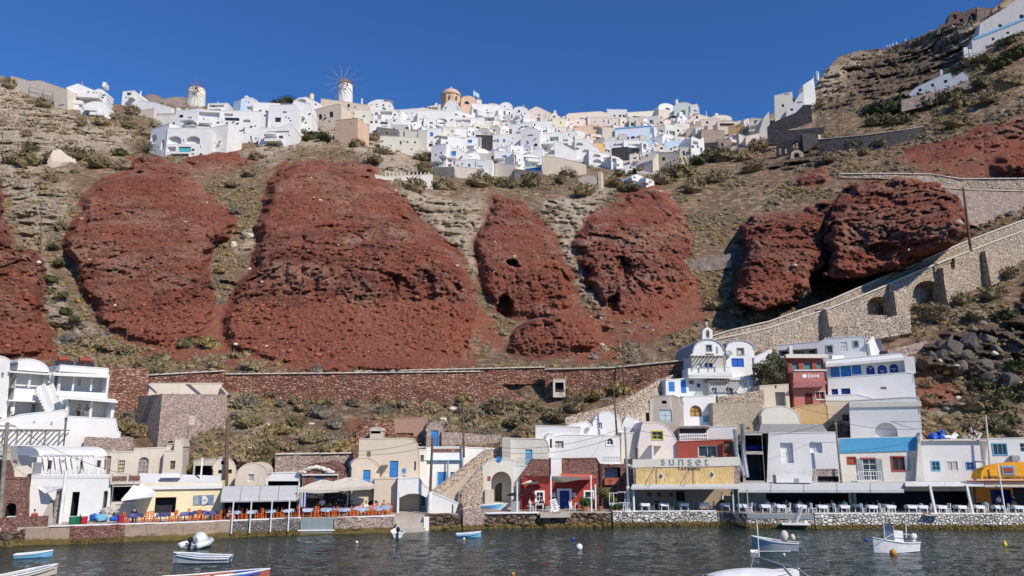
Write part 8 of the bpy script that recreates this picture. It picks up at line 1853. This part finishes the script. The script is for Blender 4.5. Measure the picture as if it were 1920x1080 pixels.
for i,px in enumerate(range(440,1030,26)):shrub(px+srnd.uniform(-9,9),757+srnd.uniform(-3,8),srnd.uniform(22,40),'dtdgo'[i%5],'along the foot of the red road wall')
for px,py,w_,k in((100,470,30,'n'),(108,500,34,'n'),(98,530,34,'n'),(112,560,34,'n'),(125,590,34,'n'),(120,430,34,'o'),(95,570,30,'g'),(95,550,24,'o'),(140,605,30,'n'),(110,450,30,'g')):shrub(px,py,w_,k,'in the gully left of the first big red rock')
for px,py,w_,k in((60,310,60,'o'),(110,305,60,'o'),(150,300,70,'o'),(190,315,60,'o'),(230,318,50,'d'),(140,325,22,'d'),(60,285,40,'n'),(20,305,40,'o'),(225,293,40,'n'),(80,200,44,'d'),(60,172,44,'d'),(20,165,40,'d'),(190,235,44,'d'),(215,225,30,'d'),(250,215,40,'d'),(290,240,34,'d'),(270,255,44,'d'),(150,235,30,'d'),(245,240,34,'o'),(290,262,30,'d'),(50,255,26,'d'),(140,182,20,'d'),(240,225,24,'d')):shrub(px,py,w_,k,'on the pale cliff left of the hotel')
for px,py,w_,k in((520,265,34,'d'),(545,262,44,'o'),(580,262,44,'n'),(610,264,40,'n'),(500,270,30,'o'),(647,262,24,'d'),(688,246,30,'d'),(700,262,30,'d'),(740,275,40,'d'),(770,285,40,'d'),(790,300,40,'o'),(795,320,34,'n'),(670,275,40,'d'),(720,290,44,'d'),(700,305,44,'d')):shrub(px,py,w_,k,'on the slope between villa and main village')
for px,py,w_,k in((1050,282,34,'o'),(1040,320,40,'d'),(1062,332,44,'d'),(1050,345,40,'o'),(1000,350,60,'d'),(1100,365,60,'d'),(1150,350,44,'o'),(1180,360,50,'o'),(1240,345,60,'d'),(1260,325,44,'o'),(1290,330,60,'o'),(1310,310,44,'n'),(1340,300,60,'o'),(1370,300,60,'o'),(1400,300,50,'d'),(1430,280,60,'d'),(1420,320,60,'d'),(1350,340,60,'d'),(1300,360,60,'d'),(1160,330,30,'o'),(830,355,60,'d'),(780,360,60,'d'),(900,350,60,'d'),(950,352,50,'o'),(1215,302,30,'o'),(1200,320,24,'o')):shrub(px,py,w_,k,'on the slope just below the village')
for px,py,w_,k in((1640,215,60,'n'),(1670,220,60,'n'),(1690,200,60,'n'),(1720,210,60,'n'),(1650,235,60,'o'),(1690,232,50,'o'),(1740,195,60,'n'),(1780,190,60,'o'),(1800,200,50,'o'),(1840,165,60,'o'),(1870,130,60,'n'),(1900,110,60,'n'),(1850,115,44,'o'),(1900,160,60,'o'),(1820,122,50,'d'),(1860,190,60,'d'),(1790,240,60,'d'),(1890,85,44,'n'),(1600,278,40,'o'),(1620,290,34,'o'),(1560,300,44,'d'),(1650,275,40,'o'),(1540,200,40,'d')):shrub(px,py,w_,k,'high on the slope right of the crest house')
for px,py,w_,k in((1450,640,40,'d'),(1480,620,40,'d'),(1540,620,44,'g'),(1600,590,44,'o'),(1640,590,40,'g'),(1720,590,50,'d'),(1760,600,60,'d'),(1800,570,50,'o'),(1830,600,60,'d'),(1700,630,50,'d'),(1670,640,44,'d'),(1860,560,60,'o'),(1880,600,50,'n'),(1420,600,40,'d'),(1380,590,40,'d'),(1340,580,50,'d'),(1500,555,50,'d'),(1560,540,40,'d'),(1900,520,50,'d'),(1640,550,30,'o')):shrub(px,py,w_,k,'around the stone stair ramp')
for px,py,w_,k in((1820,770,60,'d'),(1860,760,70,'o'),(1890,790,70,'o'),(1830,810,50,'d'),(1870,810,60,'o'),(1745,760,44,'o'),(1905,745,60,'n'),(1780,700,34,'t'),(1900,820,50,'d'),(1740,725,34,'d'),(1850,730,50,'n'),(1900,700,60,'n')):shrub(px,py,w_,k,'behind the low white house at right')
for px,py,w_,k in((415,510,30,'t'),(405,540,30,'o'),(412,490,24,'d'),(445,400,30,'g'),(465,330,40,'d'),(440,350,40,'d'),(480,300,40,'d'),(410,570,26,'g'),(30,470,30,'o'),(95,340,40,'d')):shrub(px,py,w_,k,'in the gap between the two big red rocks')
def scatter():
 rnd=np.random.RandomState(4);me_v=np.empty(len(hill.data.vertices)*3,np.float32);hill.data.vertices.foreach_get('co',me_v);co=me_v.reshape(-1,3)
 def col(n):a=np.empty(len(co)*4,np.float32);hill.data.attributes[n].data.foreach_get('color',a);return a.reshape(-1,4)
 rk,cv=col('rock'),col('cover')
 nz=fbm(co[:,0]*.09,co[:,1]*.09,co[:,2]*.09,3)
 prob=(1-rk[:,0])*(1-cv[:,0]*.8)*(1-cv[:,1])*(1-rk[:,1]*.6)*np.clip((nz-.44)*9,.03,1)*(1-.85*rk[:,2])*(co[:,1]<262)*(co[:,1]>84)
 prob=prob*co[:,1]**2;prob/=prob.sum()
 def blobs(name,n,smin,smax,mats,fl,pr,label,tuft=False):
  idx=rnd.choice(len(co),n,p=pr);bm=bmesh.new();bmesh.ops.create_icosphere(bm,subdivisions=1,radius=1);bv=np.array([v.co[:]for v in bm.verts]);bf=np.array([[v.index for v in f.verts]for f in bm.faces]);bm.free()
  if tuft:
   bv2=[bv*np.array([.6,.6,.55])];bf2=[bf];r2=np.random.RandomState(1);o_=len(bv)
   for q in range(30):
    a=r2.uniform(0,6.28);e=r2.uniform(-.1,1.5);d=np.array([math.cos(a)*math.cos(e),math.sin(a)*math.cos(e),math.sin(e)]);c_=d*r2.uniform(.45,.75);w_=np.cross(d,r2.randn(3));w_/=np.linalg.norm(w_)+1e-6
    bv2.append(np.array([c_-w_*.13,c_+w_*.13,c_+d*r2.uniform(.3,.6)+r2.randn(3)*.1]));bf2.append(np.array([[o_,o_+1,o_+2]]));o_+=3
   bv=np.concatenate(bv2);bf=np.concatenate(bf2)
  s_=smin+(smax-smin)*rnd.rand(n)**2.6;nb=len(bv)
  j=1+.45*(rnd.rand(n,nb)-.5)*2*(.8 if fl>.6 else 1);sc=np.stack([s_*rnd.uniform(.8,1.5,n),s_*rnd.uniform(.8,1.3,n),s_*rnd.uniform(fl*.7,fl*1.2,n)],-1)
  v=co[idx][:,None]+bv[None]*j[...,None]*sc[:,None];f=(bf[None]+(np.arange(n)*nb)[:,None,None]).reshape(-1,3)
  me=bpy.data.meshes.new(name);me.vertices.add(n*nb);me.vertices.foreach_set('co',v.astype(np.float32).ravel());me.loops.add(f.size);me.loops.foreach_set('vertex_index',f.astype(np.int32).ravel())
  me.polygons.add(len(f));me.polygons.foreach_set('loop_start',np.arange(0,f.size,3,dtype=np.int32));me.polygons.foreach_set('material_index',np.repeat(rnd.randint(0,len(mats),n),len(bf)).astype(np.int32));me.update(calc_edges=True)
  for m in mats:me.materials.append(m())
  o=bpy.data.objects.new(name,me);COL.objects.link(o);tag(o,label,None,None,'stuff')
 blobs('undergrowth',16000,.2,1.15,[DRY,DRY,DRY,TAN,GRY,OLV],.75,prob,'low dry scrub covering the slopes',True)
 pr2=(1-cv[:,1])*(co[:,1]<262)*(co[:,1]>84)*(.25+rk[:,1]*1.2+rk[:,2])*(1-.6*rk[:,0])*co[:,1]**1.6*(nz>.42);pr2/=pr2.sum()
 blobs('rubble',1500,.06,.45,[OLDP,PALEY,lambda:plaster('brown stone',(.25,.19,.14),.2),lambda:plaster('brown stone',(.25,.19,.14),.2)],.75,pr2,'loose stones strewn over the slopes')
 pr3=rk[:,0]*co[:,1]**1.6*(nz>.4);pr3/=pr3.sum()
 blobs('scoria_rubble',2500,.06,.4,[lambda:plaster('dark scoria',(.16,.055,.04),.1,(.2,.1,.08)),lambda:plaster('red scoria',(.34,.12,.08),.1,(.3,.15,.12))],.8,pr3,'loose red scoria blocks on the cliffs')
scatter()
def boulder(px,py,w_,mat,lab,grp,s_):
 D=GD(px,py)-(.6 if mat is not BAS else-.35);r=w_/F*D/2*(1 if mat is not BAS else 1.25);p=P(px,py,D);mb=MB().blob(p,r,2,.22,s_,(1.05,.9,.95))
 rnd=random.Random(s_);
 for _ in range(11):
  d=Vector((rnd.gauss(0,1),-abs(rnd.gauss(0,1)),rnd.gauss(0,.8))).normalized();k=r*rnd.uniform(.42,.75)
  for i,v in enumerate(mb.v):
   e=(v-p).dot(d)-k
   if e>0:mb.v[i]=v-d*e
 tag(mb.build('boulder',mat,loc=p),lab,'boulder',grp)
BAS=lambda:plaster('basalt boulder',(.15,.125,.11),.5,(.07,.055,.045),.8)
for i,(px,py,w_)in enumerate((x_,y_,w2*srnd.uniform(.6,1.5))for x_,y_,w2 in((1762,690,30),(1775,672,26),(1790,660,34),(1818,668,40),(1800,690,34),(1835,655,30),(1822,642,40),(1765,650,24),(1855,640,34),(1780,640,26),(1850,690,26),(1878,690,34),(1872,660,26),(1896,720,34),(1748,668,22),(1905,660,34),(1862,712,24))):boulder(px,py,w_,BAS,'dark basalt boulder in the heap right of the blue windowed house','dark basalt boulders in the heap',i)
PT=lambda:plaster('pale tuff boulder',(.58,.50,.40),.3)
boulder(465,443,30,PT,'big pale boulder wedged between two red rocks',None,31);boulder(438,460,22,PT,'smaller pale boulder left of the big wedged one',None,32);boulder(446,398,14,PT,'small pale boulder above the big wedged one',None,33)
boulder(110,308,64,PT,'broad pale rock outcrop on the left slope',None,35);boulder(1065,660,12,BAS,'grey stone on the small red knoll',None,36);boulder(1076,625,12,BAS,'second grey stone on the small red knoll',None,37);boulder(1800,418,18,PT,'pale patched rock face by the ramp pole',None,38)
def palm(px,py,D,s_,lab):
 p=P(px,py,D);t=thing('palm',lab,'palm',p);MB().tube([p-UP*1.5,p+UP*s_*.12],[s_*.09,s_*.07],10).build('trunk',BROWNW,t);rnd=random.Random(2);c=p+UP*s_*.15
 for k in range(46):
  az=rnd.uniform(0,6.28);el=rnd.uniform(-.15,1.35);ln=s_*rnd.uniform(.75,1.05);mb=MB();pts=[]
  for i in range(9):f_=i/8;pts.append(c+Vector((math.cos(az)*math.cos(el),math.sin(az)*math.cos(el),math.sin(el)))*ln*f_-UP*(ln*.42*f_**2.4))
  mb.tube(pts,[.05*(1-i/9)+.01 for i in range(9)],4,False)
  for i in range(1,9):
   d=(pts[i]-pts[i-1]).normalized();sd_=d.cross(UP).normalized()
   for sg in(-1,1):
    for h_ in(0,.5):q=pts[i-1].lerp(pts[i],h_);e=q+(sd_*sg*.55+d*.6+UP*.15).normalized()*ln*.17*(1.1-i/11);w2=d*.045;mb.face([q-w2,q+w2,e])
  mb.build('frond',GRN2 if k%3 else GRY,t)
palm(272,292,GD(272,300)-2.5,5.6,'large date palm with arching fronds left of the hotel arches')
def tree(px,py,D,crowns,mat,lab,th=2.5,name='tree'):
 p=P(px,py,D);t=thing(name,lab,'tree',p);c0=P(*crowns[0][:2],D);MB().tube([p-UP*.8,p.lerp(c0,.5)+Vector((.15,0,0)),c0],[.22,.16,.08],7).build('trunk',BROWNW,t)
 for q in crowns[1:]:MB().tube([p.lerp(c0,.45),P(q[0],q[1],D)],[.1,.04],5).build('limb',BROWNW,t)
 for i,(x,y,w_)in enumerate(crowns):leafball(P(x,y,D+(i%3-1)*.5),w_/F*D/2,420,mat,t,'crown',i,(1.1,1,.85),.13,.62)
tree(1448,742,95.5,((1440,688,36),(1460,684,30),(1428,704,30),(1455,705,34),(1435,720,30),(1462,728,26),(1422,690,20),(1450,672,24)),lambda:leafmat('tamarisk leaves',[(.06,.065,.035),(.11,.11,.06),(.16,.15,.085)]),'grey green tamarisk tree between chapel and pink house')
tree(536,196,GD(536,204)+3,((530,190,26),(545,188,24),(516,192,18),(537,185,16)),GRN2,'flat topped dark tree on the crest of the left cluster');tree(803,335,GD(803,338)-.5,((795,318,22),(802,310,18),(790,326,20)),OLV,'dark bushy tree at the left foot of the main village')
